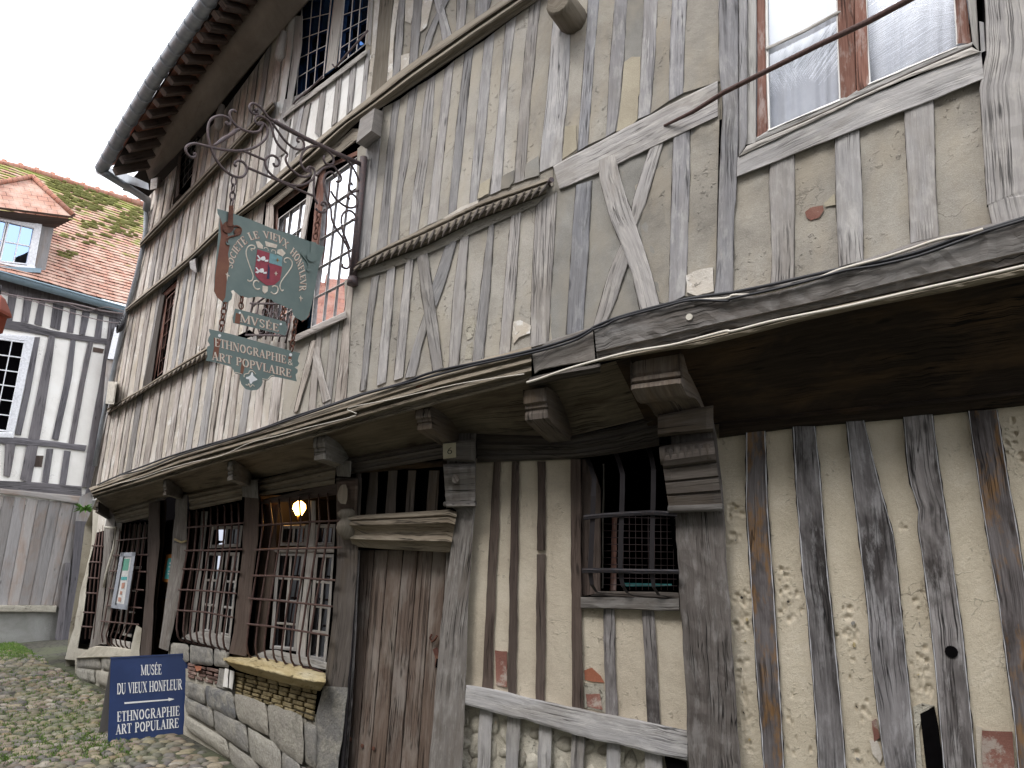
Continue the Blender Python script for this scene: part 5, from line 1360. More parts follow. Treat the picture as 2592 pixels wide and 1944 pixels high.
# rough yellow sill stone
top_ = v('K', 365,1035, 480,1025, 640,1050, 800,1085, 950,1130); md = v('K', 372,1052, 480,1078, 640,1118, 800,1160, 945,1180); bt_ = v('K', 440,1105, 520,1130, 650,1165, 800,1205, 915,1225)
b_ = MB(); n = 40; a, c, d = resample(top_, n), resample(md, n), resample(bt_, n); rows, uv = [], []
for i in range(n):
    j_ = R.uniform(-1.5, 1.5)
    rows.append([FA(a[i][0], a[i][1]-2, .0), FA(a[i][0]+j_, a[i][1], .03+R.uniform(-.004, .004)), FA(*lerp(a[i], c[i], .45), .13+R.uniform(-.01, .01)), FA(*lerp(a[i], c[i], .8), .20+R.uniform(-.012, .012)), FA(c[i][0], c[i][1]+j_, .215+R.uniform(-.01, .01)),
                 FA(*lerp(c[i], d[i], .25), .17+R.uniform(-.015, .015)), FA(*lerp(c[i], d[i], .6), .11+R.uniform(-.01, .01)), FA(*d[i], .05)])
for i in range(n):
    u = [0]
    for p_, q_ in zip(rows[i], rows[i][1:]): u.append(u[-1]+(q_-p_).length)
    uv.append([(i*.03, x_) for x_ in u])
ids = b_.grid(rows, uv, 0, True, .3); b_.face(ids[0]); b_.face(ids[-1]); b_.build('sill_stone', M['stoneY'], house)
member('sill_support', 'plWhite', v('K', 375,1095, 365,1200), v('K', 398,1100, 392,1205), .10, h0=.0, wob=1.5)
member('sill_support', 'plWhite', v('K', 405,1105, 398,1205), v('K', 432,1115, 418,1215), .10, h0=.0, wob=1.5)
member('stone_foot', 'stoneW', v('M', 768,850, 740,960, 725,1060), v('M', 800,870, 790,960, 790,1060), .10, h0=.0, wob=1.5)
# end wall pier and wooden panelling at the far corner
member('corner_pier', 'stoneW', v('M', 525,200, 515,420, 470,600, 420,850, 365,1045), v('M', 580,215, 560,300, 500,500, 480,750, 425,1050), .02, h0=-.25, wob=2)
member('corner_pier', 'plL', v('M', 560,200, 545,330), v('M', 605,235, 585,320), .035, h0=-.1)
# --- backs so that no sky shows through
bk = MB()
def backing(px, h): bk.face([bk.vert(FA(*p_, h), (0, 0)) for p_ in px])
core = MB()
a_, b2_ = FA(225, 1400, -.30), FA(2760, 1400, -.30)
for p0, p1 in ((PL-DL*6.2-NL*.95, PB-NL*.95+DL*.06), (PB-NL*.95+DL*.06, PB+DR*7-NR*.95)):
    core.face([core.vert(x_) for x_ in (Vector((p0.x, p0.y, -.5)), Vector((p1.x, p1.y, -.5)), Vector((p1.x, p1.y, 9)), Vector((p0.x, p0.y, 9)))])
core.build('inner_wall', M['void'], house)
# ---------------------------------------------------------------- upper windows, eaves, roof
def window(nm, q, dep=.8):
    w = holder('window', house, U(*q[3])); room('window_reveal', U, q, dep, w); return w
# big window at the top right, net curtains behind the glass
w1 = window('w1', v('C', 205,-260, 2060,-900, 2060,400, 205,1195), .5)
def um(name, mat, L_, R_, h, par, h0=-.08, wob=.5, **k): return member(name, mat, L_, R_, h, sf=U, h0=h0, wob=wob, parent=par, **k)
um('window_jamb', 'oakblue', v('C', 208,-260, 208,1180), v('C', 275,-260, 270,1100, 215,1185), .012, w1)
um('window_jamb', 'framewood', v('C', 275,-260, 262,1100), v('C', 345,-260, 340,1080), -.012, w1)
um('window_jamb', 'framewood', v('C', 1915,-260, 1985,330), v('C', 2000,-260, 2035,390), .005, w1)
um('window_sash', 'redwood', v('C', 345,-260, 352,600, 345,1050), v('C', 405,-260, 415,500, 432,1000), -.022, w1)
um('window_sash', 'redwood', v('C', 955,-260, 965,300, 985,760), v('C', 1082,-260, 1090,300, 1105,720), -.020, w1)
um('window_sash', 'redwood', v('C', 1086,-260, 1094,300, 1108,700), v('C', 1165,-260, 1180,100, 1200,640), -.016, w1)
um('window_sash', 'redwood', v('C', 1840,-260, 1870,330), v('C', 1912,-260, 1975,330), -.02, w1)
um('putty_edge', 'plWhite', v('C', 405,-260, 415,500, 432,1000), v('C', 428,-260, 438,500, 448,990), -.028, w1)
um('putty_edge', 'plWhite', v('C', 942,-260, 955,300, 972,765), v('C', 957,-260, 968,300, 988,760), -.026, w1)
um('putty_edge', 'plWhite', v('C', 1162,-260, 1180,300, 1196,645), v('C', 1180,-260, 1195,300, 1210,640), -.026, w1)
um('putty_edge', 'plWhite', v('C', 1826,-260, 1862,340), v('C', 1842,-260, 1878,335), -.026, w1)
um('window_sash', 'framewood', v('C', 345,1040, 430,990, 985,745, 1200,640, 1500,500, 1860,355, 1985,318), v('C', 335,1085, 700,930, 1100,745, 1500,560, 1980,360), -.018, w1)
um('putty_edge', 'plWhite', v('C', 430,985, 975,752), v('C', 430,998, 985,765), -.014, w1)
um('putty_edge', 'plWhite', v('C', 1190,635, 1870,350), v('C', 1190,650, 1870,363), -.014, w1)
um('drip_mould', 'oakdark', v('C', 330,1078, 700,915, 1100,732, 1500,548, 1980,338), v('C', 335,1092, 700,932, 1100,748, 1500,565, 1984,356), .03, w1, h0=-.01)
um('outer_sill', 'framewood', v('C', 270,1110, 700,930, 1100,747, 1500,563, 1985,355, 2045,395), v('C', 210,1190, 700,960, 1110,762, 1500,590, 2048,392), .045, w1)
um('glazing_bar', 'framewood', v('C', 415,358, 700,225, 985,68), v('C', 418,385, 700,255, 985,98), -.02, w1)
def panes(par, sf, q, off, mat='glass', nx=1, ny=1):
    mb_ = MB(); TL, TR, BR, BL = q; rr = R.random()
    for i in range(nx):
        for j in range(ny):
            c = [(i/nx, j/ny), ((i+1)/nx, j/ny), ((i+1)/nx, (j+1)/ny), (i/nx, (j+1)/ny)]
            P = [sf(*lerp(lerp(TL, TR, a), lerp(BL, BR, a), b), off+R.uniform(-.0015, .0015)) for a, b in c]
            mb_.face([mb_.vert(p, ((k in (1, 2))*.8, (k > 1)*1.0), R.random()) for k, p in enumerate(P)])
    return mb_.build('window_panes', M[mat], par)
panes(w1, U, v('C', 405,-260, 960,-520, 985,80, 415,370), -.045); panes(w1, U, v('C', 415,370, 975,85, 985,765, 432,1000), -.045); panes(w1, U, v('C', 1165,-260, 1845,-560, 1875,360, 1200,650), -.045)
def curtain_(par, sf, q, off, mat, folds=9, amp=.018, fade=0):
    mb_ = MB(); TL, TR, BR, BL = q; rows = []; N_ = folds*6
    for j in range(9):
        row = []
        for i in range(N_+1):
            s_ = i/N_; t_ = j/8; p = lerp(lerp(TL, TR, s_), lerp(BL, BR, s_), t_)
            row.append(sf(*p, off+amp*math.sin(s_*folds*6.28+math.sin(s_*17)*1.2+t_*.6)*(.6+.4*t_)))
        rows.append(row)
    mb_.grid(rows, [[(i*.02, j*.15) for i in range(N_+1)] for j in range(9)], 0, True, .2)
    return mb_.build('curtain', M[mat], par)
curtain_(w1, U, v('C', 300,-320, 1060,-620, 1060,800, 330,1120), -.13, 'curtain', 7, .009); curtain_(w1, U, v('C', 1090,-640, 1960,-800, 1960,350, 1120,760), -.13, 'curtain', 6, .009)
um('shutter_pin', 'oak', v('C', 2035,160, 2050,400), v('C', 2070,170, 2085,385), .03, w1)
# tall double window behind the sign
w2 = window('w2', [(690,505),(935,345),(885,800),(640,930)], .7)
um('window_head', 'oakmould', v('G', 840,1235, 1520,640, 1580,760), v('G', 880,1260, 1540,740, 1590,790), .03, w2)
um('head_soffit', 'plG', v('G', 870,1210, 1180,930, 1520,680), v('G', 890,1262, 1200,975, 1560,745), -.06, w2)
um('window_jamb', 'oakpale', v('G', 825,1240, 790,1659, 720,2050, 690,2200), v('G', 880,1235, 870,1659, 790,2180, 770,2260), .02, w2)
um('window_jamb', 'redwood', v('G', 880,1240, 875,1659, 800,2150), v('G', 915,1250, 900,1659, 830,2140), -.02, w2)
um('mullion', 'oakpale', v('G', 1195,940, 1130,1170, 1080,1500, 1020,2000), v('G', 1235,950, 1175,1190, 1115,1500, 1060,2000), .02, w2)
um('mullion', 'redwood', v('G', 1215,990, 1170,1500, 1090,2150), v('G', 1275,990, 1225,1540, 1150,2100), -.005, w2)
um('window_rail', 'redwood', v('G', 1230,975, 1575,815), v('G', 1250,1000, 1578,850), -.01, w2)
um('window_rail', 'redwood', v('G', 890,1250, 1180,1020), v('G', 900,1300, 1185,1070), -.02, w2)
um('outer_sill', 'oakpale', [(738,852),(800,825),(875,787)], [(742,868),(800,842),(878,806)], .05, w2)
casement(w2, lambda X, Y, o=0: U(X, Y, o-.04), [(822,455),(923,383),(873,793),(786,832)], 3, 5, 0, 4, 2.2, 'barwhite', glass='glass')
casement(w2, lambda X, Y, o=0: U(X, Y, o-.04), [(705,553),(790,490),(745,850),(665,895)], 3, 5, 0, 4, 2.2, 'barwhite', glass='glass')
um('blue_paint_strip', 'bluecloth', [(812,462),(792,640),(778,830)], [(826,455),(812,640),(800,822)], -.10, w2, h0=-.12)
curtain_(w2, U, [(812,458),(850,430),(815,815),(780,830)], -.25, 'bluecloth', 3)
# wrought guard rail low in the left light
gd = holder('balcony_guard', house, U(680, 880))
for i in range(7):
    s_ = i/6; mb_ = MB(); a = lerp((638,762), (738,790), s_); b = lerp((622,850), (722,868), s_)
    mb_.tube([U(a[0]+R.uniform(-3, 3), a[1], .06), U((a[0]+b[0])/2+R.uniform(-3, 3), (a[1]+b[1])/2, .09), U(*b, .06)], .007, 5); mb_.build('guard_bar', M['ironsign'], gd)
for a, b in (((634,768),(742,770)), ((622,848),(726,850)), ((640,775),(700,730)), ((655,855),(725,815))):
    mb_ = MB(); mb_.tube([U(*a, .065), U(*lerp(a, b, .5), .085), U(*b, .065)], .009, 5); mb_.build('guard_rail', M['ironsign'], gd)
for cx, cy, rd in ((650,800,9), (672,790,11), (695,800,11), (715,810,9), (660,832,9), (685,838,9), (708,842,8)):
    mb_ = MB(); mb_.tube([U(cx+math.cos(a*.5)*rd*(1-a/22), cy+math.sin(a*.5)*rd*1.5*(1-a/22), .075) for a in range(16)], .006, 5); mb_.build('guard_scroll', M['ironsign'], gd)
um('guard_post', 'oakpale', [(742,785),(728,862)], [(750,785),(738,862)], .07, gd)
# high window under the eaves, blue curtain
q3_ = v('E', -90,-180, 500,-180, 455,330, -110,760)
w3 = window('w3', q3_, .7)
um('window_jamb', 'framewood', v('G', 1040,-180, 1020,100, 960,620), v('G', 1100,-180, 1095,60, 1020,490), .02, w3)
um('window_jamb', 'plWhite', v('G', 990,-180, 985,0, 910,560), v('G', 1040,-180, 1020,100, 945,560), .012, w3)
um('mullion', 'framewood', v('E', 205,-180, 195,0, 130,560), v('E', 290,-180, 275,0, 215,500), .0, w3)
um('window_jamb', 'framewood', v('E', 478,-180, 450,330), v('E', 505,-180, 475,350), .01, w3)
um('outer_sill', 'framewood', v('G', 960,560, 1020,500, 1300,290, 1580,75), v('G', 945,605, 1000,560, 1300,340, 1590,110), .035, w3)
casement(w3, lambda X, Y, o=0: U(X, Y, o-.03), v('E', 280,-150, 480,-150, 445,330, 225,510), 3, 5, 0, 4, 2.8, 'barwhite', glass='glassblue')
casement(w3, lambda X, Y, o=0: U(X, Y, o-.03), v('E', -40,-150, 195,-150, 120,590, -95,750), 3, 6, 0, 4, 2.8, 'barwhite', glass='glassblue')
curtain_(w3, U, q3_, -.16, 'bluecloth', 8, .025)
mb_ = MB(); mb_.tube([U(*p_, .05) for p_ in v('E', 185,490, 205,515, 330,370, 455,230)], .009, 5); mb_.tube([U(*p_, .05) for p_ in v('E', -110,790, -90,760, 0,690, 110,580)], .009, 5); mb_.build('stay_bar', M['ironsign'], w3)
# small windows on the far left
w4 = window('w4', [(452,400),(500,345),(495,420),(452,490)], .5)
um('window_jamb', 'oakbrown', [(451,395),(444,502)], [(460,388),(453,492)], .02, w4)
casement(w4, lambda X, Y, o=0: U(X, Y, o-.03), [(458,400),(500,348),(488,440),(450,492)], 3, 4, 0, 3, 1.8, 'framewood', glass='glassdim')
q5_ = v('H', 520,420, 640,300, 480,1080, 385,1130)
w5 = window('w5', q5_, .6)
um('window_jamb', 'oakdark', v('H', 500,430, 440,750, 365,1130), v('H', 530,440, 480,750, 425,1130), .02, w5)
um('window_jamb', 'redwood', v('H', 528,440, 480,780, 415,1130), v('H', 550,425, 505,800, 450,1100), -.01, w5)
um('window_head', 'redwood', v('H', 520,425, 640,320), v('H', 530,460, 632,370), -.005, w5)
casement(w5, lambda X, Y, o=0: U(X, Y, o-.03), v('H', 545,470, 625,390, 530,1010, 475,1060), 2, 6, 0, 3.2, 2.2, 'redwood', glass='glass')
# cove under the eaves, rafters, gutter and roof
cv_t = v('O', 868,1000, 1000,700, 1200,400, 1350,200, 1560,-100, 1700,-300); cv_b = v('O', 895,1080, 930,1055, 1100,880, 1320,620, 1500,400, 1700,170, 1900,-60)
b_ = MB(); n = 30; a, b = resample(cv_t, n), resample(cv_b, n); rows, uvs, L = [], [], 0
for i in range(n):
    row = [U(*lerp(a[i], b[i], t), o) for t, o in ((-.02, .28), (0, .30), (.25, .27), (.5, .19), (.75, .09), (1, .03), (1.03, -.02))]
    if rows: L += (row[2]-rows[-1][2]).length
    u = [0]
    for p_, q_ in zip(row, row[1:]): u.append(u[-1]+(q_-p_).length)
    rows.append(row); uvs.append([(x_, L) for x_ in u])
ids = b_.grid(rows, uvs, 0, True, .3); b_.face(ids[0]); b_.build('eaves_cove', M['plG2'] if 'plG2' in M else M['oakmould'], house)
g_t = v('O', 560,1010, 700,760, 900,430, 1150,60, 1320,-200, 1450,-400)
g_b = v('O', 660,1010, 800,760, 1000,440, 1240,90, 1420,-180, 1560,-400)
# roof boards between cove and gutter
b_ = MB(); a, b = resample([(x_+6, y_) for x_, y_ in g_b], 30), resample(cv_t, 30); rows, uvs, L = [], [], 0
for i in range(30):
    row = [U(*lerp(a[i], b[i], t), .66-.36*t) for t in (0, .33, .66, 1.0)]
    if rows: L += (row[2]-rows[-1][2]).length
    rows.append(row); uvs.append([(x_*.12, L) for x_ in range(4)])
b_.grid(rows, uvs, 0, False, .3); b_.build('roof_boards', M['oakblack'], house)
for i in range(22):
    t = i/21; a, b = resample([(x_+6, y_) for x_, y_ in g_b], 2, [t, 1])[0], resample(cv_t, 2, [min(1, t*1.0+.02), 1])[0]
    pa = U(*a, .70); pb_ = U(*b, .34); mb_ = MB()
    ax = (pb_-pa).normalized(); sd_ = DL*.035; up_ = ax.cross(DL).normalized()*.04
    if up_.z > 0: up_ = -up_
    mb_.box((pa+pb_)/2+up_, (pb_-pa)/2*.97, sd_, up_*.9, 0, R.random()); mb_.build('rafter', M['oakbrown'], house)
# gutter: half round, with its seams
gl = MB(); n = 40; a, b = resample(g_t, n), resample(g_b, n); rows = []
for i in range(n):
    c = U((a[i][0]+b[i][0])/2, (a[i][1]+b[i][1])/2, .74); rw = .07
    rows.append([c+NL*math.cos(t)*rw-Vector((0, 0, 1))*math.sin(t)*rw for t in [math.pi*k/10 for k in range(11)]])
ids = gl.grid(rows, [[(k*.03, i*.2) for k in range(11)] for i in range(n)], 0, True, .5); gl.face(ids[0], 0)
gut = gl.build('gutter', M['zinc'], house)
mb_ = MB()
for i in range(2, n, 2):
    c = U((a[i][0]+b[i][0])/2, (a[i][1]+b[i][1])/2, .74)
    mb_.tube([c+NL*math.cos(t)*.073-Vector((0, 0, 1))*math.sin(t)*.088 for t in [math.pi*k/10 for k in range(11)]], .006, 5)
mb_.build('gutter_clips', M['zinc'], gut, kind='stuff')
# roof slope above the gutter
c0, c1 = U((a[0][0]+b[0][0])/2, (a[0][1]+b[0][1])/2, .74), U((a[-1][0]+b[-1][0])/2, (a[-1][1]+b[-1][1])/2, .74)
c0 = c0+Vector((0, 0, .05)); c1 = c1+Vector((0, 0, .05)); sl_ = (-NL*1.0+Vector((0, 0, 1.0))).normalized()
b_ = MB(); c1e = c0+(c1-c0)*1.6
P4 = [c0-NL*.08, c1e-NL*.08, c1e-NL*.08+sl_*3.8, c0-NL*.08+sl_*3.8]
for dz in (0, .05):
    b_.face([b_.vert(p_+Vector((0, 0, dz)), uv_, .2) for p_, uv_ in zip(P4, ((0, 0), (5, 0), (5, 3.8), (0, 3.8)))])
b_.build('roof', M['tile2'], house)
b_ = MB(); pr = [PL-DL*6.0, PB, PB+DR*6]
zs = 6.9
b_.face([b_.vert(Vector((p_.x, p_.y, 0))+n_*.53+Vector((0, 0, zs))) for p_, n_ in ((PL-DL*4.2, NL), (PB, NL), (PB+DR*8, NR))]+[b_.vert(Vector((p_.x, p_.y, 0))+Vector((0, 0, zs))-n_*3) for p_, n_ in ((PB+DR*8, NR), (PL-DL*4.2, NL))])
b_.build('attic_floor', M['oakblack'], house)
# rainwater swan neck and downpipe at the corner
mb_ = MB(); e0 = U(*v('O', 600,1005)[0], .74); e1 = U(*v('O', 640,1045)[0], .70)
mb_.tube([e0+Vector((0, 0, -.04)), e1, U(*v('O', 760,1120)[0], .4), U(*v('O', 885,1200)[0], .08), U(*v('O', 878,1260)[0], .05)], .045, 8)
mb_.tube([U(*v('O', 878,1250)[0], .05), U(368, 600, .04), U(345, 700, .04), U(322, 782, .05), U(300, 880, .04), U(280, 970, .04), U(258, 1070, .04), U(240, 1180, .04)], .028, 8)
mb_.build('downpipe', M['zinc'], house)
b_ = MB(); poly(b_, U, v('O', 645,1000, 745,1035, 890,1100, 895,1140, 720,1085, 640,1040), .38, .44); b_.build('verge_board', M['zinc'], house)
hexa(v('O', 905,1075, 945,1062, 940,1130, 900,1140), v('O', 945,1062, 970,1065, 965,1125, 940,1130), .0, .10, 'boxcream' if False else 'oakpale', 'beam_end')
# gable side: thin return of the corner so the far end has thickness
b_ = MB(); rows = []
for (X, Y) in ((377,497),(355,634),(318,790),(273,1045),(228,1236)):
    p_ = U(X, Y, .0); rows.append([p_, p_-NL*.3-DL*.02, p_-NL*1.4-DL*.02])
b_.grid(rows, [[(0, i*.8), (.3, i*.8), (1.4, i*.8)] for i in range(5)], 0, False, .3); b_.build('side_wall', M['oakpale'], house)
b_ = MB(); rows = []
for (X, Y) in ((250,1250),(215,1330),(200,1450),(175,1600),(165,1690)):
    p_ = FA(X, Y, .0); rows.append([p_, p_-NL*.3, p_-NL*1.2])
b_.grid(rows, [[(0, i*.6), (.3, i*.6), (1.2, i*.6)] for i in range(5)], 0, False, .3); b_.build('side_wall', M['stoneW'], house)
# ---------------------------------------------------------------- the house at the end of the street
NF = nrm((.753, -.658, 0)); DF = nrm((.658, .753, 0)); ZF = Vector((0, 0, 1))
FW = plane(depth_pt(270, 780, 14.3), NF)
far = empty('timbered_house', FW(120, 1650), 'white house with dark timbers and mossy red tiled roof closing the street', 'house')
def fm(name, mat, L_, R_, h=.02, h0=-.03, wob=.4, par=None, **k): return member(name, mat, L_, R_, h, sf=FW, h0=h0, wob=wob, parent=par or far, **k)
b_ = MB(); sheet(b_, FW, [(-260,520),(330,790)], [(-260,1300),(330,1260)], 0, 14, 12, 0, .004); b_.build('wall', M['plFar'], far)
b_ = MB(); sheet(b_, FW, [(-260,1210),(330,1240)], [(-260,1660),(330,1610)], -.012, 14, 12, 0, .01); b_.build('base_wall', M['render'], far)
# timbers traced on the wall
FS = [((55,290,35,500),(110,300,75,505)), ((150,320,125,510),(200,330,170,515)), ((245,330,205,520),(280,335,250,535)), ((325,350,300,540),(390,360,360,560)), ((430,380,400,570),(465,385,440,575)), ((500,410,475,580),(548,420,510,590)), ((590,430,565,605),(625,440,605,610)), ((660,450,640,610),(720,460,690,620)), ((-30,280,-50,480),(10,285,-10,490))]
for a, b in FS: fm('timber', 'farwood', v('N', *a), v('N', *b))
for a, b in (((205,600,150,900,90,1180),(240,600,190,900,125,1190)), ((300,560,240,850,180,1150,120,1450),(335,570,300,850,250,1150,185,1480)), ((425,610,390,850,310,1210),(455,620,430,850,350,1220)), ((530,620,470,900,410,1240),(560,630,505,900,445,1250)),
             ((640,610,600,850,545,1150,490,1500),(665,620,650,850,590,1150,530,1500)), ((30,1230,20,1430),(95,1240,60,1440)), ((280,1270,250,1470),(320,1270,290,1480)), ((385,1280,355,1480),(425,1285,395,1490)), ((700,480,640,900,560,1300,500,1600),(740,500,680,900,600,1300,545,1620))):
    fm('timber', 'farwood', v('N', *a), v('N', *b), .03)
fm('rail', 'farwood', v('N', -20,490, 160,515, 330,565, 640,610), v('N', -20,540, 160,570, 330,600, 640,645), .035)
fm('rail', 'farwood', v('N', -40,1190, 140,1205, 320,1225, 520,1250), v('N', -40,1235, 140,1250, 320,1260, 510,1285), .035)
fm('rail', 'farwood', v('N', -20,1460, 200,1470, 490,1495), v('N', -20,1520, 200,1530, 490,1570), .06)
fm('door_lintel', 'farplank', v('M', 0,80, 200,100, 455,125), v('M', 0,110, 200,130, 460,170), .07)
# big wooden door with a strap, on a stone ledge
dr = holder('wooden_door', far, FW(70, 1530))
xa = [-40, 20, 85, 150, 215, 280, 345, 420]; xb = [-150, -95, -30, 40, 105, 165, 230, 300]
for i in range(7):
    fm('door_board', 'farplank', v('M', xa[i]+1,118+i*7, xb[i]+1,738), v('M', xa[i+1]-1,120+i*7, xb[i+1]-1,740), .015+R.uniform(0, .006), par=dr)
fm('door_frame', 'farplank', v('M', 420,170, 300,740), v('M', 470,180, 345,760), .04, par=dr)
fm('stone_ledge', 'stoneW', v('M', -40,738, 320,742), v('M', -40,776, 315,780), .10)
fm('gate_post', 'farwood', v('M', 425,265, 400,600, 340,950), v('M', 500,268, 470,500, 400,960), .10, h0=-.2)
fm('gate_board', 'farplank', v('M', 450,130, 425,265), v('M', 530,90, 500,270), .09)
fm('bracket_post', 'farwood', v('M', 370,500, 310,930), v('M', 400,500, 350,960), .12)
# vents
for a in (v('N', 205,1310, 262,1312, 250,1380, 190,1376), v('N', 560,660, 625,672, 615,698, 556,688)):
    b_ = MB(); poly(b_, FW, a, 0, .012); b_.build('vent', M['oakbrown'], far)
# white french window
fw = holder('window', far, FW(20, 1100))
room('window_reveal', FW, v('N', -90,600, 150,600, 70,1180, -160,1180), .6, fw)
fm('window_jamb', 'pvc', v('N', 150,590, 35,1195), v('N', 208,600, 80,1205), .045, par=fw)
fm('window_head', 'pvc', v('N', -60,570, 208,598), v('N', -60,600, 160,625), .05, par=fw)
fm('window_sill', 'pvc', v('N', -120,1165, 70,1170), v('N', -120,1200, 75,1205), .055, par=fw)
b_ = MB(); poly(b_, FW, v('N', -130,595, 165,618, 60,1178, -180,1160), 0, .012); b_.build('dark_interior', M['void'], fw)
casement(fw, lambda X, Y, o=0: FW(X, Y, o+.035), v('N', -10,605, 158,628, 45,1170, -120,1150), 2, 6, 0, 4.5, 3.0, 'pvc', glass='glassdim', bmat='pvc')
# eaves gutter
b_ = MB(); gl_ = [(-260,548),(0,690),(150,733),(322,779)]
for k in range(2): pass
gp = [FW(x_, y_, .28) for x_, y_ in ((-180,640),(0,692),(160,737),(322,783))]
rows = [[p_+NF*math.cos(t)*.10-ZF*math.sin(t)*.10 for t in [math.pi*k/8 for k in range(9)]] for p_ in gp]
b_.grid(rows, [[(k*.03, i) for k in range(9)] for i in range(4)], 0, True, .4); b_.tube([p_+NF*.10 for p_ in gp], .018, 6)
b_.build('gutter', M['zincl'], far)
b_ = MB(); sheet(b_, FW, [(-180,655),(0,705),(160,750),(322,795)], [(-180,680),(0,735),(160,775),(322,812)], .05, 10, 2, 0, .002); b_.build('eaves_board', M['farwood'], far)
b_ = MB(); g0, g3 = gp[0], gp[-1]; b_.face([b_.vert(p_) for p_ in (g0, g3, g3-NF*.3+ZF*.02, g0-NF*.3+ZF*.02)]); b_.build('soffit', M['farwood'], far)
# tiled roof with real courses
tilt = nrm(-NF*1.0+ZF*1.25); e0 = gp[1]+ZF*.02; rn = DF.cross(tilt).normalized()
if rn.dot(EYE-e0) < 0: rn = -rn
RF = plane(e0, rn)
rx, ry = DF, tilt
def uvr(p): return ((p-e0).dot(rx), (p-e0).dot(ry))
ridge = [(-200,368),(0,415),(60,428),(120,445),(220,478),(366,520)]
# height of each course follows the ridge line
top_w = [RF(*p_) for p_ in ridge]
hmax = max((p_-e0).dot(ry) for p_ in top_w); xs0 = (gp[0]-e0).dot(rx)-1.5; xs1 = (gp[-1]-e0).dot(rx)+1.2
b_ = MB(); k = 0; h_ = 0.0; NXr = 70
ridge_uv = sorted([uvr(p_) for p_ in top_w])
def ridge_h(x): return y_at(ridge_uv, x)
while h_ < hmax+.3:
    rows = [[], [], []]
    for i in range(NXr+1):
        x = xs0+(xs1-xs0)*i/NXr; hm = ridge_h(x)
        y0 = min(h_, hm); y1 = min(h_+.125, hm); j_ = R.uniform(-.006, .006)
        wv = .02*math.sin(x*1.3+1)+.012*math.sin(x*3.1)
        P0 = e0+rx*x+ry*(y0+j_)
        rows[0].append(P0+rn*(wv-.012)); rows[1].append(P0+rn*(.016+wv+R.uniform(0, .010))); rows[2].append(e0+rx*x+ry*y1+rn*wv)
    b_.grid(rows, [[uvr(p_) for p_ in r_] for r_ in rows], 0, False, .5); h_ += .11
b_.build('roof', M['tile'], far)
rt_ = MB(); rp = [e0+rx*u_+ry*v_+rn*.02 for u_, v_ in ridge_uv]
rt_.tube(rp, .07, 8)
rfo = rt_.build('ridge_tiles', M['tile2'], far)
mb_ = MB()
for i in range(14):
    p_ = rp[0]+(rp[-1]-rp[0])*((i+.5)/14); u_ = (p_-e0).dot(rx); p_ = e0+rx*u_+ry*ridge_h(u_)
    mb_.tube([p_+ZF*.0, p_+ZF*.11], .05, 6)
mb_.build('ridge_mortar', M['tile2'], far, kind='stuff')
# back slope so the roof has depth
b_ = MB(); b_.face([b_.vert(p_, (0, 0)) for p_ in (rp[0], rp[-1], rp[-1]-NF*3-ZF*3, rp[0]-NF*3-ZF*3)]); b_.build('back_slope', M['tile2'], far)
# moss cushions on the roof
mm = MB(); rm = random.Random(4)
for cx, cy, sp, n in ((190,480,60,60),(250,500,50,60),(310,560,40,40),(340,540,25,26),(170,510,30,22),(230,520,30,22),(290,590,40,22),(175,645,16,16),(230,570,24,10),(200,600,30,7),(140,470,20,12)):
    for _ in range(n):
        X, Y = cx+rm.gauss(0, sp*.6), cy+rm.gauss(0, sp*.22)+ (0)
        p_ = RF(X, Y, .02); u_, w_ = uvr(p_)
        if w_ > ridge_h(u_)-.05 or w_ < .1: continue
        w_ = round(w_/.11)*.11-.01; s_ = rm.uniform(.025, .065); c_ = e0+rx*u_+ry*w_+rn*.035; rr = rm.random()
        rg = []
        for f, hh in ((1, -.015), (.75, .016), (.1, .026)):
            rg.append([c_+(rx*math.cos(q_*1.047)*1.5+ry*math.sin(q_*1.047)*.55)*s_*f*rm.uniform(.8, 1.2)+rn*hh for q_ in range(6)])
        mm.grid(rg, None, 0, True, rr, True)
mm.build('roof_moss', M['moss'], far, kind='stuff')
# dormer
DM = plane(FW(60, 600, .1), NF)
dm = holder('dormer', far, DM(60, 690))
w_q = v('O', 20,1290, 252,1350, 200,1610, -45,1580)
b_ = MB(); sheet(b_, DM, v('O', -120,1230, 325,1360), v('O', -190,1590, 270,1632), -.02, 8, 6, 0, .003); b_.build('dormer_front', M['farplank'], dm)
b_ = MB(); f0, f1 = DM(*v('O', 325,1340)[0], -.02), DM(*v('O', 268,1635)[0], -.02); b_.face([b_.vert(p_, uv_, .4) for p_, uv_ in ((f0, (0, 1)), (f1, (0, 0)), (f1-NF*1.0+ZF*.9, (1, 0)), (f0-NF*1.3, (1, 1)))]); b_.build('dormer_cheek', M['farplank'], dm)
dw = dm
for a, b in ((v('O', -25,1290, 20,1290, -40,1610), v('O', 20,1290, 45,1310, -8,1600)),): pass
b_ = MB()
board(b_, DM, v('O', 210,1335, 158,1610), v('O', 252,1350, 205,1615), 0, .05, 0, .1); board(b_, DM, v('O', -20,1280, 255,1345), v('O', -20,1318, 215,1372), 0, .049, 0, .1); board(b_, DM, v('O', -70,1565, 215,1600), v('O', -70,1590, 200,1622), 0, .06, 0, .1)
fo_ = b_.build('window_frame', M['pvc'], dm)
casement(fo_, lambda X, Y, o=0: DM(X, Y, o+.01), v('O', 50,1325, 212,1368, 165,1590, -5,1570), 2, 2, 0, 4, 3.6, 'pvc', glass='skyglass')
casement(fo_, lambda X, Y, o=0: DM(X, Y, o+.01), v('O', -110,1290, 45,1325, -10,1570, -160,1550), 2, 2, 0, 4, 3.6, 'pvc', glass='skyglass')
b_ = MB(); poly(b_, DM, v('O', -100,1590, 250,1610, 245,1636, -100,1620), 0, .12); b_.build('dormer_sill', M['zincl'], dm)
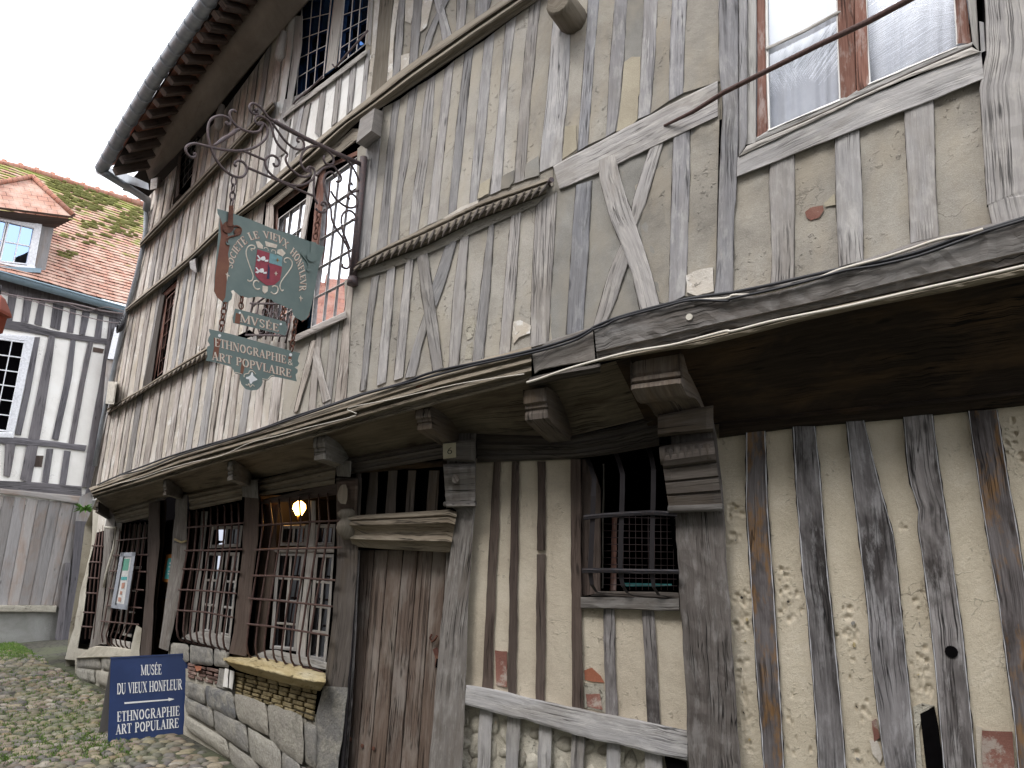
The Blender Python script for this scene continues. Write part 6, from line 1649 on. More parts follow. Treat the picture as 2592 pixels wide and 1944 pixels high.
# dormer hip roof: corner points
e1_ = DM(*v('O', 440,1298)[0], .30); e2_ = DM(*v('O', -60,1150)[0], .30); pk = DM(*v('O', 190,1072)[0], -.15)
back = e1_-NF*1.6+ZF*.25; pkb = pk-NF*2.2; e2b = e2_-NF*1.6
def tri(name, pts, mat, par, d=.05):
    b_ = MB(); n_ = (pts[1]-pts[0]).cross(pts[2]-pts[0]).normalized(); o = pts[0]; ax = (pts[1]-o).normalized(); ay = n_.cross(ax)
    if n_.dot(EYE-o) < 0: n_ = -n_
    if ay.z < 0: ay = -ay
    for dd in (0, -d): b_.face([b_.vert(p_+n_*dd, ((p_-o).dot(ax)*1.0, (p_-o).dot(ay)), .5) for p_ in pts])
    k = len(pts)
    for i in range(k):
        p_, q_ = pts[i], pts[(i+1) % k]; b_.face([b_.vert(z_, (0, 0), .5) for z_ in (p_, q_, q_-n_*d, p_-n_*d)])
    return b_.build(name, M[mat], par)
e3_ = DM(*v('O', -420,1190)[0], .30)
tri('dormer_roof', [e3_, e1_, pk], 'tile', dm); tri('dormer_roof', [e1_, back, pkb, pk], 'tile', dm)
mb_ = MB(); mb_.tube([e1_+ZF*.02, pk+ZF*.05], .05, 6); mb_.tube([pk+ZF*.05, e3_+(pk-e3_)*.4+ZF*.05], .045, 6); mb_.build('hip_tiles', M['tile2'], dm)
b_ = MB(); pts = [e3_-ZF*.06, e1_-ZF*.06, DM(*v('O', 325,1372)[0], -.05), DM(*v('O', -120,1250)[0], -.05)]; b_.face([b_.vert(p_, (i*.2, i*.1), .3) for i, p_ in enumerate(pts)]); b_.build('dormer_soffit', M['oakbrown'], dm)
# narrow white wall strip between the two houses and meter box
b_ = MB(); poly(b_, FW, v('N', 690,540, 735,555, 700,735, 645,730), .05, .30); b_.build('white_panel', M['pvc'], far)
fm('corner_boards', 'farplank', v('N', 640,735, 590,1300, 560,1500), v('N', 700,740, 650,1300, 600,1550), .25)
# ---------------------------------------------------------------- serif lettering drawn stroke by stroke
def arc(cx, cy, rx_, ry_, a0, a1, n=12): return [(cx+rx_*math.cos(math.radians(a0+(a1-a0)*i/n)), cy+ry_*math.sin(math.radians(a0+(a1-a0)*i/n))) for i in range(n+1)]
K_, k_ = .15, .055           # thick and thin strokes, cap height 1
def ser(x, y, w=.34): return ([(x-w/2, y), (x+w/2, y)], k_)
GL = {
 'M': (1.05, [([(.14,0),(.14,1)],k_),([(.14,1),(.52,.05)],K_),([(.52,.05),(.90,1)],k_),([(.90,0),(.90,1)],K_),ser(.14,.02,.28),ser(.90,.02,.34),ser(.10,.98,.2),ser(.94,.98,.22)]),
 'U': (.86, [([(.17,1),(.17,.32)]+arc(.43,.32,.26,.31,180,270,6),K_),(arc(.43,.32,.26,.31,270,360,6)+[(.69,1)],k_),ser(.17,.98),ser(.69,.98,.26)]),
 'S': (.62, [(arc(.31,.74,.20,.24,20,170,9)+[(.13,.66),(.30,.54),(.47,.40)]+arc(.31,.26,.21,.24,20,-160,10),.10),([(.51,.98),(.51,.74)],k_),([(.10,.02),(.10,.26)],k_)]),
 'E': (.68, [([(.18,0),(.18,1)],K_),([(.06,.975),(.58,.975)],k_),([(.06,.025),(.60,.025)],k_),([(.18,.51),(.44,.51)],k_),([(.58,.98),(.58,.78)],k_),([(.60,.02),(.60,.24)],k_),([(.44,.40),(.44,.62)],k_)]),
 'D': (.86, [([(.18,0),(.18,1)],K_),([(.05,.975),(.36,.975)],k_),([(.05,.025),(.36,.025)],k_),(arc(.36,.5,.38,.475,90,-90,12),.13)]),
 'V': (.84, [([(.13,1),(.43,.02)],K_),([(.43,.02),(.71,1)],k_),ser(.13,.98,.3),ser(.71,.98,.26)]),
 'I': (.40, [([(.20,0),(.20,1)],K_),ser(.20,.98,.34),ser(.20,.02,.34)]),
 'X': (.82, [([(.14,1),(.68,0)],K_),([(.68,1),(.12,0)],k_),ser(.14,.98,.3),ser(.68,.98,.26),ser(.12,.02,.26),ser(.68,.02,.3)]),
 'H': (.90, [([(.18,0),(.18,1)],K_),([(.72,0),(.72,1)],K_),([(.18,.5),(.72,.5)],k_),ser(.18,.98),ser(.18,.02),ser(.72,.98),ser(.72,.02)]),
 'O': (.86, [(arc(.43,.5,.30,.45,100,260,12),.14),(arc(.43,.5,.30,.45,-80,80,12),.14),(arc(.43,.5,.30,.46,75,105,3),k_),(arc(.43,.5,.30,.46,255,285,3),k_)]),
 'N': (.90, [([(.16,0),(.16,1)],k_),([(.16,1),(.72,0)],K_),([(.72,0),(.72,1)],k_),ser(.16,.02,.28),ser(.12,.98,.24),ser(.72,.98,.28)]),
 'F': (.64, [([(.18,0),(.18,1)],K_),([(.06,.975),(.56,.975)],k_),([(.18,.50),(.42,.50)],k_),([(.56,.98),(.56,.78)],k_),([(.42,.40),(.42,.61)],k_),ser(.18,.02)]),
 'L': (.64, [([(.18,0),(.18,1)],K_),([(.06,.025),(.56,.025)],k_),([(.56,.02),(.56,.25)],k_),ser(.18,.98)]),
 'R': (.80, [([(.18,0),(.18,1)],K_),([(.05,.975),(.38,.975)],k_),(arc(.38,.75,.22,.225,90,-90,8),.11),([(.2,.52),(.38,.52)],k_),([(.38,.5),(.70,.02)],K_),ser(.18,.02),ser(.72,.02,.2)]),
 'T': (.76, [([(.38,0),(.38,1)],K_),([(.06,.975),(.70,.975)],k_),([(.07,.98),(.07,.78)],k_),([(.69,.98),(.69,.78)],k_),ser(.38,.02)]),
 'G': (.86, [(arc(.44,.5,.30,.45,60,300,16),.12),([(.66,.95),(.66,.74)],k_),([(.66,.08),(.66,.42)],.13),ser(.66,.42,.26)]),
 'A': (.84, [([(.40,1),(.14,0)],k_),([(.40,1),(.68,0)],K_),([(.22,.33),(.58,.33)],k_),ser(.14,.02,.26),ser(.68,.02,.3)]),
 'P': (.72, [([(.18,0),(.18,1)],K_),([(.05,.975),(.38,.975)],k_),(arc(.38,.73,.22,.245,90,-90,8),.12),([(.2,.485),(.38,.485)],k_),ser(.18,.02)]),
 'C': (.80, [(arc(.43,.5,.30,.45,50,310,16),.12),([(.64,.95),(.64,.72)],k_)]),
 '&': (.86, [(arc(.36,.76,.15,.2,-60,230,10)+[(.26,.58),(.68,.04)],.10),([(.36,.56)]+arc(.34,.26,.20,.24,110,300,10)+[(.56,.2),(.66,.46)],.09)]),
 '6': (.62, [([(.46,.96),(.24,.72)]+arc(.31,.31,.20,.28,150,180,3),.09),(arc(.31,.30,.20,.27,0,360,16),.10)]),
 ' ': (.42, []), '*': (.4, [([(.2,.2),(.2,.8)],.1),([(.02,.5),(.38,.5)],.1),([(.2,-.2),(.2,.2)],.04)]),
}
GL["'E"] = (GL['E'][0], GL['E'][1]+[([(.28,1.08),(.44,1.24)], .08)])
def tokens(s_):
    out = []; i = 0
    while i < len(s_):
        if s_[i] == "'": out.append("'E"); i += 2
        else: out.append(s_[i]); i += 1
    return out
def stroke(mb_, pts, w, fmap, m=0):
    """ribbon of width w along pts in glyph space, mapped to 3D"""
    L_, R__ = [], []
    for i, p_ in enumerate(pts):
        a, b = pts[max(0, i-1)], pts[min(len(pts)-1, i+1)]
        dx, dy = b[0]-a[0], b[1]-a[1]; l = math.hypot(dx, dy) or 1; nx, ny = -dy/l*w/2, dx/l*w/2
        L_.append((p_[0]+nx, p_[1]+ny)); R__.append((p_[0]-nx, p_[1]-ny))
    mb_.grid([[fmap(*a), fmap(*b)] for a, b in zip(L_, R__)], None, m)
def write(name, text, sf, x0, y0, x1, y1, h0, h1, off, mat, parent, bold=1.0, shadow=None, gap=.03):
    """text on a straight baseline from (x0,y0) to (x1,y1) px; cap heights h0,h1 in px at both ends; each letter a mesh of its own"""
    tk = tokens(text); W = sum(GL[t][0]+gap for t in tk); x = 0
    up = None
    for t in tk:
        gw, st = GL[t]
        def fm_(gx, gy, dx=0.0, o=0.0):
            s_ = (x+gx+dx)/W; hh = h0+(h1-h0)*s_; b = (x0+(x1-x0)*s_, y0+(y1-y0)*s_)
            return sf(b[0], b[1]-gy*hh, off+o)
        if st:
            for sh in ((shadow,) if shadow else ())+(mat,):
                mb_ = MB(); isS = sh is shadow and shadow
                for k, (pts, w) in enumerate(st):
                    stroke(mb_, pts, w*bold, lambda a, b: fm_(a, b-(.035 if isS else 0), .05 if isS else 0, (-.0012 if isS else 0)+k*.00015))
                mb_.build('letter_shadow' if isS else 'letter', M[sh], parent)
        x += gw+gap
# ---------------------------------------------------------------- wrought bracket and hanging signs
A3 = U(918, 460, .03); nS = nrm((-.625, -.781, 0)); SG = plane(A3, (-.781, .625, 0))
if SG(600, 700, .1).y > SG(600, 700, 0).y: pass
sgn = 1 if (SG(600, 700, .1)-EYE).length < (SG(600, 700, 0)-EYE).length else -1
def SQ(X, Y, o=0): return SG(X, Y, o*sgn)
brk = empty('sign_bracket', U(890, 712, .03), 'scrolled wrought iron bracket jutting from the upper wall and carrying the hanging museum signs', 'sign bracket')
brk['label'] = 'scrolled wrought iron bracket on the upper wall, carrying the green museum signs'
def smooth(pts, n=5):
    out = []
    for i in range(len(pts)-1):
        p0, p1, p2, p3 = pts[max(0, i-1)], pts[i], pts[i+1], pts[min(len(pts)-1, i+2)]
        for k in range(n):
            t = k/n; f = lambda a, b, c, d: .5*((2*b)+(-a+c)*t+(2*a-5*b+4*c-d)*t*t+(-a+3*b-3*c+d)*t**3)
            out.append((f(p0[0], p1[0], p2[0], p3[0]), f(p0[1], p1[1], p2[1], p3[1])))
    out.append(pts[-1]); return out
def iron(k, rad, *a, name='scroll', par=None, sf=SQ, mat='ironsign', o=0):
    mb_ = MB(); pts = smooth(v(k, *a)); mb_.tube([sf(*p_, o) for p_ in pts], rad, 6); return mb_.build(name, M[mat], par or brk)
WP = lambda X, Y, o=0: U(X, Y, .04+o)
b_ = MB(); a, b = WP(921, 398), WP(893, 712); b_.tube([a, b], .028, 8); b_.tube([b+ZF*.03, b-ZF*.03], .04, 8); b_.build('wall_bar', M['ironsign'], brk)
b_ = MB(); b_.tube([SQ(*p_) for p_ in v('S', 1400,330, 1500,400, 1850,590, 2210,760)]+[SQ(*p_) for p_ in v('T', 500,110, 850,265)], .017, 6); b_.build('top_bar', M['ironsign'], brk)
sr = .0085
iron('S', sr, 1160,215, 1130,235, 1060,210, 1025,150, 1030,100, 1070,70, 1130,85, 1200,140, 1260,210, 1310,280, 1400,340, 1440,370)
iron('S', .017, 1110,170, 1125,180, 1120,165, name='scroll_eye')
iron('S', sr, 1215,430, 1225,380, 1150,390, 1115,340, 1115,290, 1160,260, 1240,280, 1320,340, 1360,420, 1390,540, 1440,660, 1510,750, 1600,835, 1575,900, 1600,990, 1680,1090, 1800,1170, 1900,1180, 1960,1130, 1950,1070, 1910,1080)
iron('S', sr, 1370,360, 1430,450, 1520,580, 1600,670, 1700,750, 1800,770, 1850,730, 1850,660, 1810,605, 1760,600, 1750,640, 1780,655)
iron('S', sr, 1140,380, 1190,360, 1250,380, 1295,450, 1295,540, 1250,630, 1150,710, 1030,765, 850,790, 650,775, 500,750, 300,700, 180,680, 90,710, 60,760, 80,830, 140,885, 200,880, 210,840, 180,830)
iron('S', sr, 700,400, 670,380, 680,355, 720,400, 740,350, 700,290, 620,260, 520,270, 440,320, 400,420, 400,560, 430,700, 480,840, 560,980, 660,1090, 780,1170, 900,1190, 970,1130, 985,1050, 950,980, 880,940, 820,950, 800,1000, 830,1020, name='scroll')
iron('S', sr, 825,200, 780,175, 735,195, 730,250, 760,330, 830,410, 930,470, 1050,505, 1150,500, 1200,460, 1215,410)
iron('S', .012, 870,465, 800,490, 760,530, name='spear')
b_ = MB(); pp = [SQ(*p_) for p_ in v('S', 860,465, 780,520, 720,560, 650,600, 580,650, 520,690, 460,715)]; b_.tube(pp, [.006, .014, .012, .015, .012, .008, .002], 8); b_.build('spear', M['ironsign'], brk)
iron('S', sr, 940,790, 1100,860, 1270,935)
iron('S', sr, 975,1035, 1200,1130, 1450,1235, 1700,1350, 2000,1475)
iron('S', sr, 1390,975, 1410,1020, 1460,1010, 1475,950, 1440,890, 1370,860, 1300,885, 1265,950, 1280,1040, 1330,1120, 1420,1200, 1560,1270, 1720,1315, 1850,1300, 1960,1240, 2010,1170, 2010,1080, 1960,1035, 1910,1045, 1900,1080)
iron('S', sr, 1850,780, 1900,740, 1980,720, 2100,720, 2200,770)
iron('S', sr, 1860,770, 1820,850, 1805,950, 1830,1040, 1880,1100, 1940,1100)
for a in ((400,150, 390,185, 420,240, 490,240, 500,190, 470,130, 400,70, 330,45, 240,50, 170,100, 135,180, 150,260, 200,320),
          (560,435, 530,435, 575,430, 582,380, 540,320, 500,270, 440,270, 370,300, 310,370),
          (410,580, 440,660, 470,740, 480,850, 530,960, 600,1060, 660,1180, 670,1260), (470,540, 520,620, 600,690, 680,725, 740,710, 765,650, 730,590, 680,570, 655,600, 680,630),
          (640,190, 700,260, 750,350, 785,440), (710,480, 690,450, 665,480, 680,530, 720,550, 775,530), (585,900, 590,820, 630,765, 690,760, 740,810, 735,860, 700,855),
          (590,910, 600,980, 640,1080, 680,1180), (670,1250, 680,1350, 650,1395, 600,1380, 600,1345), (520,390, 480,330, 420,350, 390,420, 400,520, 430,640, 460,690),
          (390,700, 365,690, 370,665, 410,670, 425,720, 400,770, 340,770, 300,730)):
    iron('T', sr*1.0, *a)
iron('S', sr, 2010,1200, 2000,1350, 2010,1490, 2060,1600)
# main board
SMo = SQ
hs1 = empty('hanging_sign', SQ(640, 800), 'green shield-bearing sign board with arched lettering, hanging by chains under the iron bracket', 'hanging sign')
ol = v('V', 110,45, 300,100, 600,205, 900,330, 1200,420, 1450,520, 1670,600, 1640,700, 1590,860, 1560,1010, 1530,1200, 1480,1450, 1440,1590, 1400,1650, 1330,1670, 1260,1630, 1210,1580, 1195,1500, 1130,1490, 1040,1440, 930,1400, 900,1365, 700,1320, 560,1340, 430,1300, 370,1250, 345,1225, 310,1240, 335,1290, 320,1360, 270,1400, 200,1400, 110,1330, 65,1240, 70,1080, 95,800, 130,400, 150,170, 120,120)
b_ = MB(); poly(b_, SQ, ol, -.006, .006, 0, .4); b_.build('sign_board', M['green'], hs1)
b_ = MB(); poly(b_, SQ, v('V', 150,170, 170,430, 130,700, 85,1000, 70,1240, 110,1330, 190,1395, 230,1330, 250,1100, 290,850, 270,700, 300,560, 260,400, 200,300), .006, .008, 0); b_.build('rust_streak', M['greenrust'], hs1)
for px, r1 in ((v('V', 272,315)[0], 15), (v('V', 410,378)[0], 9), (v('V', 1488,742)[0], 13), (v('V', 1372,700)[0], 6), (v('V', 282,535)[0], 7), (v('V', 1440,930)[0], 5)):
    b_ = MB(); n = 14; poly(b_, SQ, [(px[0]+r1*math.cos(6.283*i/n), px[1]+r1*math.sin(6.283*i/n)) for i in range(n)], .006, .016); b_.build('hinge_plate', M['rust' if px[0] < 610 and r1 > 8 else 'green'], hs1)
b_ = MB(); poly(b_, SQ, v('V', 285,0, 350,0, 340,300, 260,300), .012, .022); b_.build('hanger_strap', M['rust'], hs1)
b_ = MB(); poly(b_, SQ, v('V', 1470,520, 1550,540, 1545,750, 1465,740), .008, .014); b_.build('hanger_strap', M['green'], hs1)
iron('V', .006, 1330,650, 1325,700, 1380,770, 1430,850, 1440,930, name='hinge_curl', par=hs1, mat='green', o=.01)
iron('V', .007, 330,310, 400,300, 455,340, 440,410, 360,440, 270,470, 255,540, name='hinge_curl', par=hs1, mat='rust', o=.012)
# arched lettering: glyphs along an ellipse
def arcpt(t, r):
    P = v('V', 330,920, 345,860, 375,760, 420,670, 490,590, 590,505, 700,475, 800,468, 900,490, 1000,535, 1080,590, 1150,660, 1220,760, 1270,850, 1300,960, 1315,1050, 1310,1150, 1300,1240)
    Q = v('V', 262,890, 275,790, 300,690, 345,590, 420,490, 540,400, 660,372, 780,368, 900,388, 1030,440, 1115,500, 1200,590, 1300,700, 1360,830, 1385,960, 1400,1070, 1405,1150, 1395,1240)
    a = resample(P, 2, [t, 1])[0]; b = resample(Q, 2, [t, 1])[0]; return lerp(a, b, r)
txt = "SOCIETE LE VIEVX HONFLEVR"
lay = [(.0,.262,"SOCIETE"), (.290,.372,"LE"), (.405,.620,"VIEVX"), (.660,1.0,"HONFLEVR")]
for t0, t1, wd in lay:
    tk = tokens(wd); W = sum(GL[t][0]+.02 for t in tk); x = 0
    for t in tk:
        gw, st = GL[t]
        for sh, dx, dy, oo in (('creamred', .05, -.05, .0068), ('cream', 0, 0, .0078)):
            mb_ = MB()
            for k, (pts, w) in enumerate(st):
                pts2 = []
                for i in range(len(pts)-1):
                    for q_ in range(3): pts2.append(lerp(pts[i], pts[i+1], q_/3))
                pts2.append(pts[-1])
                stroke(mb_, pts2, w*1.15, lambda gx, gy: SQ(*arcpt(max(0, min(1, t0+(t1-t0)*(x+gx+dx)/W)), gy+dy), oo+k*.0001))
            mb_.build('letter' if sh == 'cream' else 'letter_shadow', M[sh], hs1)
        x += gw+.02
def mark(mat, *a, k='V', h=.009, par=None, name='shield_part', sf=SQ):
    b_ = MB(); poly(b_, sf, v(k, *a), h-.003, h, 0); return b_.build(name, M[mat], par or hs1)
mark('red', 695,635, 1060,745, 1045,960, 1020,1080, 940,1150, 830,1160, 720,1080, 665,1010, 655,960, h=.009, name='shield')
mark('skyblue', 875,690, 1058,742, 1050,885, 862,830, h=.0105, name='shield_quarter')
mark('inkblue', 862,880, 875,905, 870,1065, 830,1060, 845,960, 850,870, h=.0115, name='shield_tower')
mark('inkblue', 845,860, 858,850, 862,890, 850,895, h=.0112, name='shield_tower')
for oy in (0, 175):
    for a in ((688,725+oy, 705,718+oy, 745,770+oy, 735,790+oy), (690,800+oy, 690,785+oy, 745,765+oy, 755,785+oy), (735,765+oy, 765,740+oy, 800,735+oy, 812,760+oy, 810,790+oy, 780,800+oy, 750,790+oy), (805,790+oy, 855,785+oy, 850,815+oy, 800,812+oy), (700,775+oy, 745,790+oy, 720,810+oy, 695,795+oy)):
        a = [x_-(22 if oy and i % 2 == 0 else 0) for i, x_ in enumerate(a)]
        mark('white', *a, h=.0118, name='shield_beast')
for cx, cy, mt in ((965,985,'cream'), (990,790,'brass')):
    mark(mt, cx,cy-35, cx+12,cy, cx,cy+35, cx-12,cy, h=.0118, name='shield_lily'); mark(mt, cx-32,cy-5, cx,cy-8, cx+32,cy+5, cx,cy+8, h=.0121, name='shield_lily')
mark('cream', 805,515, 985,570, 970,620, 820,590, h=.009, name='crown')
mark('cream', 670,520, 720,518, 775,580, 775,630, 700,610, h=.0085, name='feather'); mark('cream', 975,690, 990,640, 1050,630, 1105,690, 1060,740, h=.0085, name='feather')
iron('V', .0048, 615,660, 600,630, 650,630, 650,590, 590,580, 545,620, 530,700, 560,820, 600,930, 630,1020, 615,1085, 570,1100, 550,1075, name='scroll_paint', par=hs1, mat='cream', o=.004)
iron('V', .0048, 1110,825, 1085,820, 1085,780, 1130,760, 1185,800, 1195,870, 1150,950, 1090,1030, 1035,1110, 1020,1180, 1040,1235, 1070,1225, name='scroll_paint', par=hs1, mat='cream', o=.004)
iron('V', .0055, 715,1110, 680,1090, 640,1110, 640,1170, 680,1215, 730,1210, name='scroll_paint', par=hs1, mat='cream', o=.004)
iron('V', .0055, 905,1180, 940,1165, 985,1190, 985,1250, 940,1285, 885,1255, name='scroll_paint', par=hs1, mat='cream', o=.004)
iron('V', .0035, 790,630, 800,610, 840,620, 850,660, name='scroll_paint', par=hs1, mat='cream', o=.004); iron('V', .0035, 900,670, 905,645, 950,655, 955,700, name='scroll_paint', par=hs1, mat='cream', o=.004)
mark('cream', 770,1160, 850,1175, 845,1240, 800,1280, 768,1240, h=.0085, name='mask')
for a in ((235,985, 300,1020, 285,1030, 240,1000), (262,960, 275,1000, 255,1100, 250,1000), (1300,1330, 1355,1340, 1350,1350, 1300,1342), (1320,1300, 1335,1340, 1325,1400, 1312,1340)): mark('cream', *a, h=.0105, name='small_star')
def chain(pts, sf, rad=.0045, ll=.042, lw=.013, mat='rust', par=None):
    P = [sf(*p_) for p_ in pts]; tot = sum((b-a).length for a, b in zip(P, P[1:])); n = max(2, int(round(tot/(ll*.78)))); a, b = P[0], P[-1]
    for i in range(n):
        c = a+(b-a)*((i+.5)/n); t = (b-a).normalized(); s1 = nS if i % 2 == 0 else nS.cross(t).normalized(); mb_ = MB()
        ring_ = [c+t*math.sin(q_*math.pi/6)*ll*.5*(b-a).length/(n*ll*.78)+s1*math.cos(q_*math.pi/6)*lw for q_ in range(13)]
        mb_.tube(ring_, rad, 5, cap=False); mb_.build('chain_link', M[mat], par)
chain(v('S', 795,1195, 750,1640), SQ, .0055, .06, .016, 'ironsign', hs1)
chain(v('V', 1590,90, 1530,480), SQ, .006, .06, .016, 'rust', hs1)
# second and third boards
hs2 = empty('hanging_sign', SQ(*v('W', 1100,380)[0]), 'small green sign board lettered MVSEE, hanging between the other two boards', 'hanging sign')
b_ = MB(); poly(b_, SQ, v('W', 685,5, 1250,150, 1610,250, 1640,380, 1600,500, 1200,400, 650,270, 640,180, 665,90), -.005, .005, 0); b_.build('sign_board', M['green'], hs2)
write('mus', "MVS'EE", SQ, *v('W', 775,245, 0,0)[0], *v('W', 1490,432)[0], 21, 18.5, .0068, 'cream', hs2, 1.1, 'creamred')
chain(v('V', 480,1245, 455,1490), SQ, .0045, .05, .015, 'rust', hs2); chain(v('V', 1095,1430, 1050,1640), SQ, .0045, .05, .015, 'rust', hs2)
for p_ in v('W', 772,85, 1520,290):
    b_ = MB(); n = 8; poly(b_, SQ, [(p_[0]+3*math.cos(6.283*i/n), p_[1]+3*math.sin(6.283*i/n)) for i in range(n)], .004, .0075); b_.build('rivet_hole', M['white'], hs2)
hs3 = empty('hanging_sign', SQ(*v('W', 960,1500)[0]), 'long green sign board with two lines of lettering and a pierced round drop, lowest of the hanging boards', 'hanging sign')
hs3['label'] = 'long green two-line sign board with a pierced round drop, lowest of the hanging boards'
o3 = v('W', 210,380, 600,470, 1100,610, 1640,760, 1875,820, 1850,880, 1830,960, 1855,1010, 1830,1060, 1770,1080, 1830,1120, 1825,1180, 1790,1210, 1800,1280, 1815,1340, 1600,1290, 1400,1250, 1340,1260, 1290,1320, 1180,1310, 1190,1350, 1160,1430, 1090,1490, 980,1505, 880,1480, 800,1390, 770,1290, 780,1215, 680,1190, 650,1120, 610,1070, 550,1050, 300,980, 150,960, 180,880, 165,780, 180,700, 230,680, 185,600, 200,540, 235,480, 210,420)
b_ = MB(); poly(b_, SQ, o3, -.005, .005, 0); b_.build('sign_board', M['green'], hs3)
write('l1', "ETHNOGRAPHIE", SQ, *v('W', 310,690)[0], *v('W', 1620,1010)[0], 21.5, 19.5, .0068, 'cream', hs3, 1.1, 'creamred', .0)
write('l2', "ART POPVLAIRE", SQ, *v('W', 258,935)[0], *v('W', 1715,1265)[0], 20.5, 20, .0068, 'cream', hs3, 1.1, 'creamred', .0)
write('l3', "&", SQ, *v('W', 1640,1025)[0], *v('W', 1760,1055)[0], 15, 15, .0068, 'cream', hs3, 1.1, None)
mark('white', 990,1165, 1010,1180, 1015,1230, 1060,1270, 1095,1300, 1070,1320, 1010,1340, 980,1385, 955,1370, 940,1300, 885,1290, 885,1260, 930,1250, 970,1220, k='W', h=.0068, par=hs3, name='quatrefoil')
iron('W', .003, 850,1260, 860,1210, 930,1190, 950,1150, 1010,1150, 1060,1210, name='painted_line', par=hs3, mat='cream', o=.006)
iron('W', .003, 880,1400, 920,1410, 940,1380, 960,1440, 1000,1400, 1040,1430, name='painted_line', par=hs3, mat='cream', o=.006)
iron('W', .0025, 680,1170, 760,1190, 800,1200, name='painted_line', par=hs3, mat='cream', o=.006); iron('W', .0025, 1185,1290, 1280,1300, 1340,1240, 1400,1235, name='painted_line', par=hs3, mat='cream', o=.006)
mark('greenrust', 300,540, 430,560, 400,690, 380,900, 330,890, 270,900, 300,720, k='W', h=.0058, par=hs3, name='rust_streak'); mark('greenrust', 820,920, 870,930, 860,1060, 830,1200, 780,1190, 790,1090, k='W', h=.0058, par=hs3, name='rust_streak')
mark('greenrust', 1660,880, 1720,890, 1710,960, 1660,950, k='W', h=.0058, par=hs3, name='rust_streak'); mark('greenrust', 700,90, 790,100, 770,290, 680,270, k='W', h=.0058, par=hs2, name='rust_streak')
for p_ in v('W', 402,500, 1700,850):
    b_ = MB(); n = 10; poly(b_, SQ, [(p_[0]+4*math.cos(6.283*i/n), p_[1]+4*math.sin(6.283*i/n)) for i in range(n)], .004, .0075); b_.build('rivet_hole', M['white'], hs3)
chain(v('V', 235,1330)+v('W', 425,420), SQ, .0048, .05, .015, 'rust', hs3); chain(v('W', 1795,200, 1712,790), SQ, .0048, .05, .015, 'rust', hs3)
# ---------------------------------------------------------------- folding board on the cobbles
fl = ground_pt(*v('M', 608,1512)[0]); fr_ = ground_pt(*v('M', 1050,1467)[0])
tiltn = None
tl, tr = v('M', 625,1040)[0], v('M', 1065,1015)[0]
dA = Vector((fr_.x-fl.x, fr_.y-fl.y, 0)).normalized(); nA = Vector((dA.y, -dA.x, 0))
if nA.dot(EYE-fl) < 0: nA = -nA
AB = plane(fl, (nA+ZF*.16).normalized())
sb_ = empty('sandwich_board', fl, 'dark blue folding street board with white lettering and an arrow, standing on the cobbles', 'sandwich board')
b_ = MB(); poly(b_, AB, v('M', 625,1040, 1068,1015, 1052,1467, 608,1512), -.02, 0, 0, .4, 1); b_.build('board_front', [M['navy'], M['navy']], sb_)
BK = lambda X, Y, o=0: AB(X, Y, o)
p_ = [AB(*q_, -.02) for q_ in v('M', 625,1040, 1068,1015)]; q0, q1 = [AB(*q_, -.02) for q_ in v('M', 608,1512, 1052,1467)]
b_ = MB(); ft = [ground_pt(*v('M', 556,1468)[0])]; ft.append(ft[0]+(q1-q0))
for z_ in ft: z_.z = gz(z_.x, z_.y)
for d_ in (0, .02):
    b_.face([b_.vert(x_-nA*d_) for x_ in (p_[0]-nA*.012, p_[1]-nA*.012, ft[1], ft[0])])
for a, b in ((p_[0]-nA*.012, ft[0]), (p_[1]-nA*.012, ft[1]), (ft[0], ft[1])): b_.face([b_.vert(x_) for x_ in (a, b, b-nA*.02, a-nA*.02)])
b_.build('board_back', M['farplank'], sb_)
b_ = MB(); poly(b_, AB, v('M', 622,1034, 1070,1010, 1069,1018, 624,1043), -.03, .006, 0); b_.build('top_edge', M['navy'], sb_)
def wr(t, a, b, h0, h1, bold=1.0, g=0): write('t', t, AB, *v('M', *a)[0], *v('M', *b)[0], h0/2.23, h1/2.23, .003, 'white', sb_, bold, None, g)
wr("MUS'EE", (795,1135), (913,1130), 57, 56, 1.2)
wr("DU VIEUX HONFLEUR", (660,1243), (1028,1215), 60, 58, 1.2)
wr("ETHNOGRAPHIE", (660,1398), (1015,1362), 56, 54, 1.2, .01)
wr("ART POPULAIRE", (653,1470), (1010,1430), 55, 53, 1.2, .01)
b_ = MB(); poly(b_, AB, v('M', 702,1288, 950,1270, 950,1262, 985,1270, 952,1282, 951,1277, 703,1298), .0, .003, 0); b_.build('arrow', M['white'], sb_)
# ---------------------------------------------------------------- small things fixed to or hung on the front
nc = empty('notice_case', FA(*v('M', 670,765)[0], .12), 'narrow grey glazed notice case with papers, mounted on the leftmost window grille', 'notice case')
NCs = lambda X, Y, o=0: FA(X, Y, .12+o)
b_ = MB(); poly(b_, NCs, v('M', 680,443, 766,440, 716,766, 625,755), -.03, .03, 0, .4); b_.build('case_body', M['case'], nc)
for k, (mt, a) in enumerate((('paper', (700,470,742,470,700,735,652,728)), ('paleg', (700,478,733,478,722,545,690,545)), ('paper', (692,550,725,550,722,575,688,575)), ('teal', (684,580,718,580,716,598,682,598)), ('pink', (688,615,706,612,700,645,684,645)), ('pink', (668,695,684,697,680,722,666,718)), ('pink', (678,660,690,662,686,680,676,678)))):
    b_ = MB(); poly(b_, NCs, v('M', *a), .031+k*.0012-.001, .032+k*.0012, 0); b_.build('notice_sheet', M[mt], nc)
b_ = MB()
for a in (((680,443,766,440,763,462,678,465)), ((632,735,722,748,716,766,625,755)), ((680,443,700,443,645,757,625,755)), ((748,441,766,440,716,766,700,763))): poly(b_, NCs, v('M', *a), .03, .046, 0)
b_.build('case_frame', M['case'], nc)
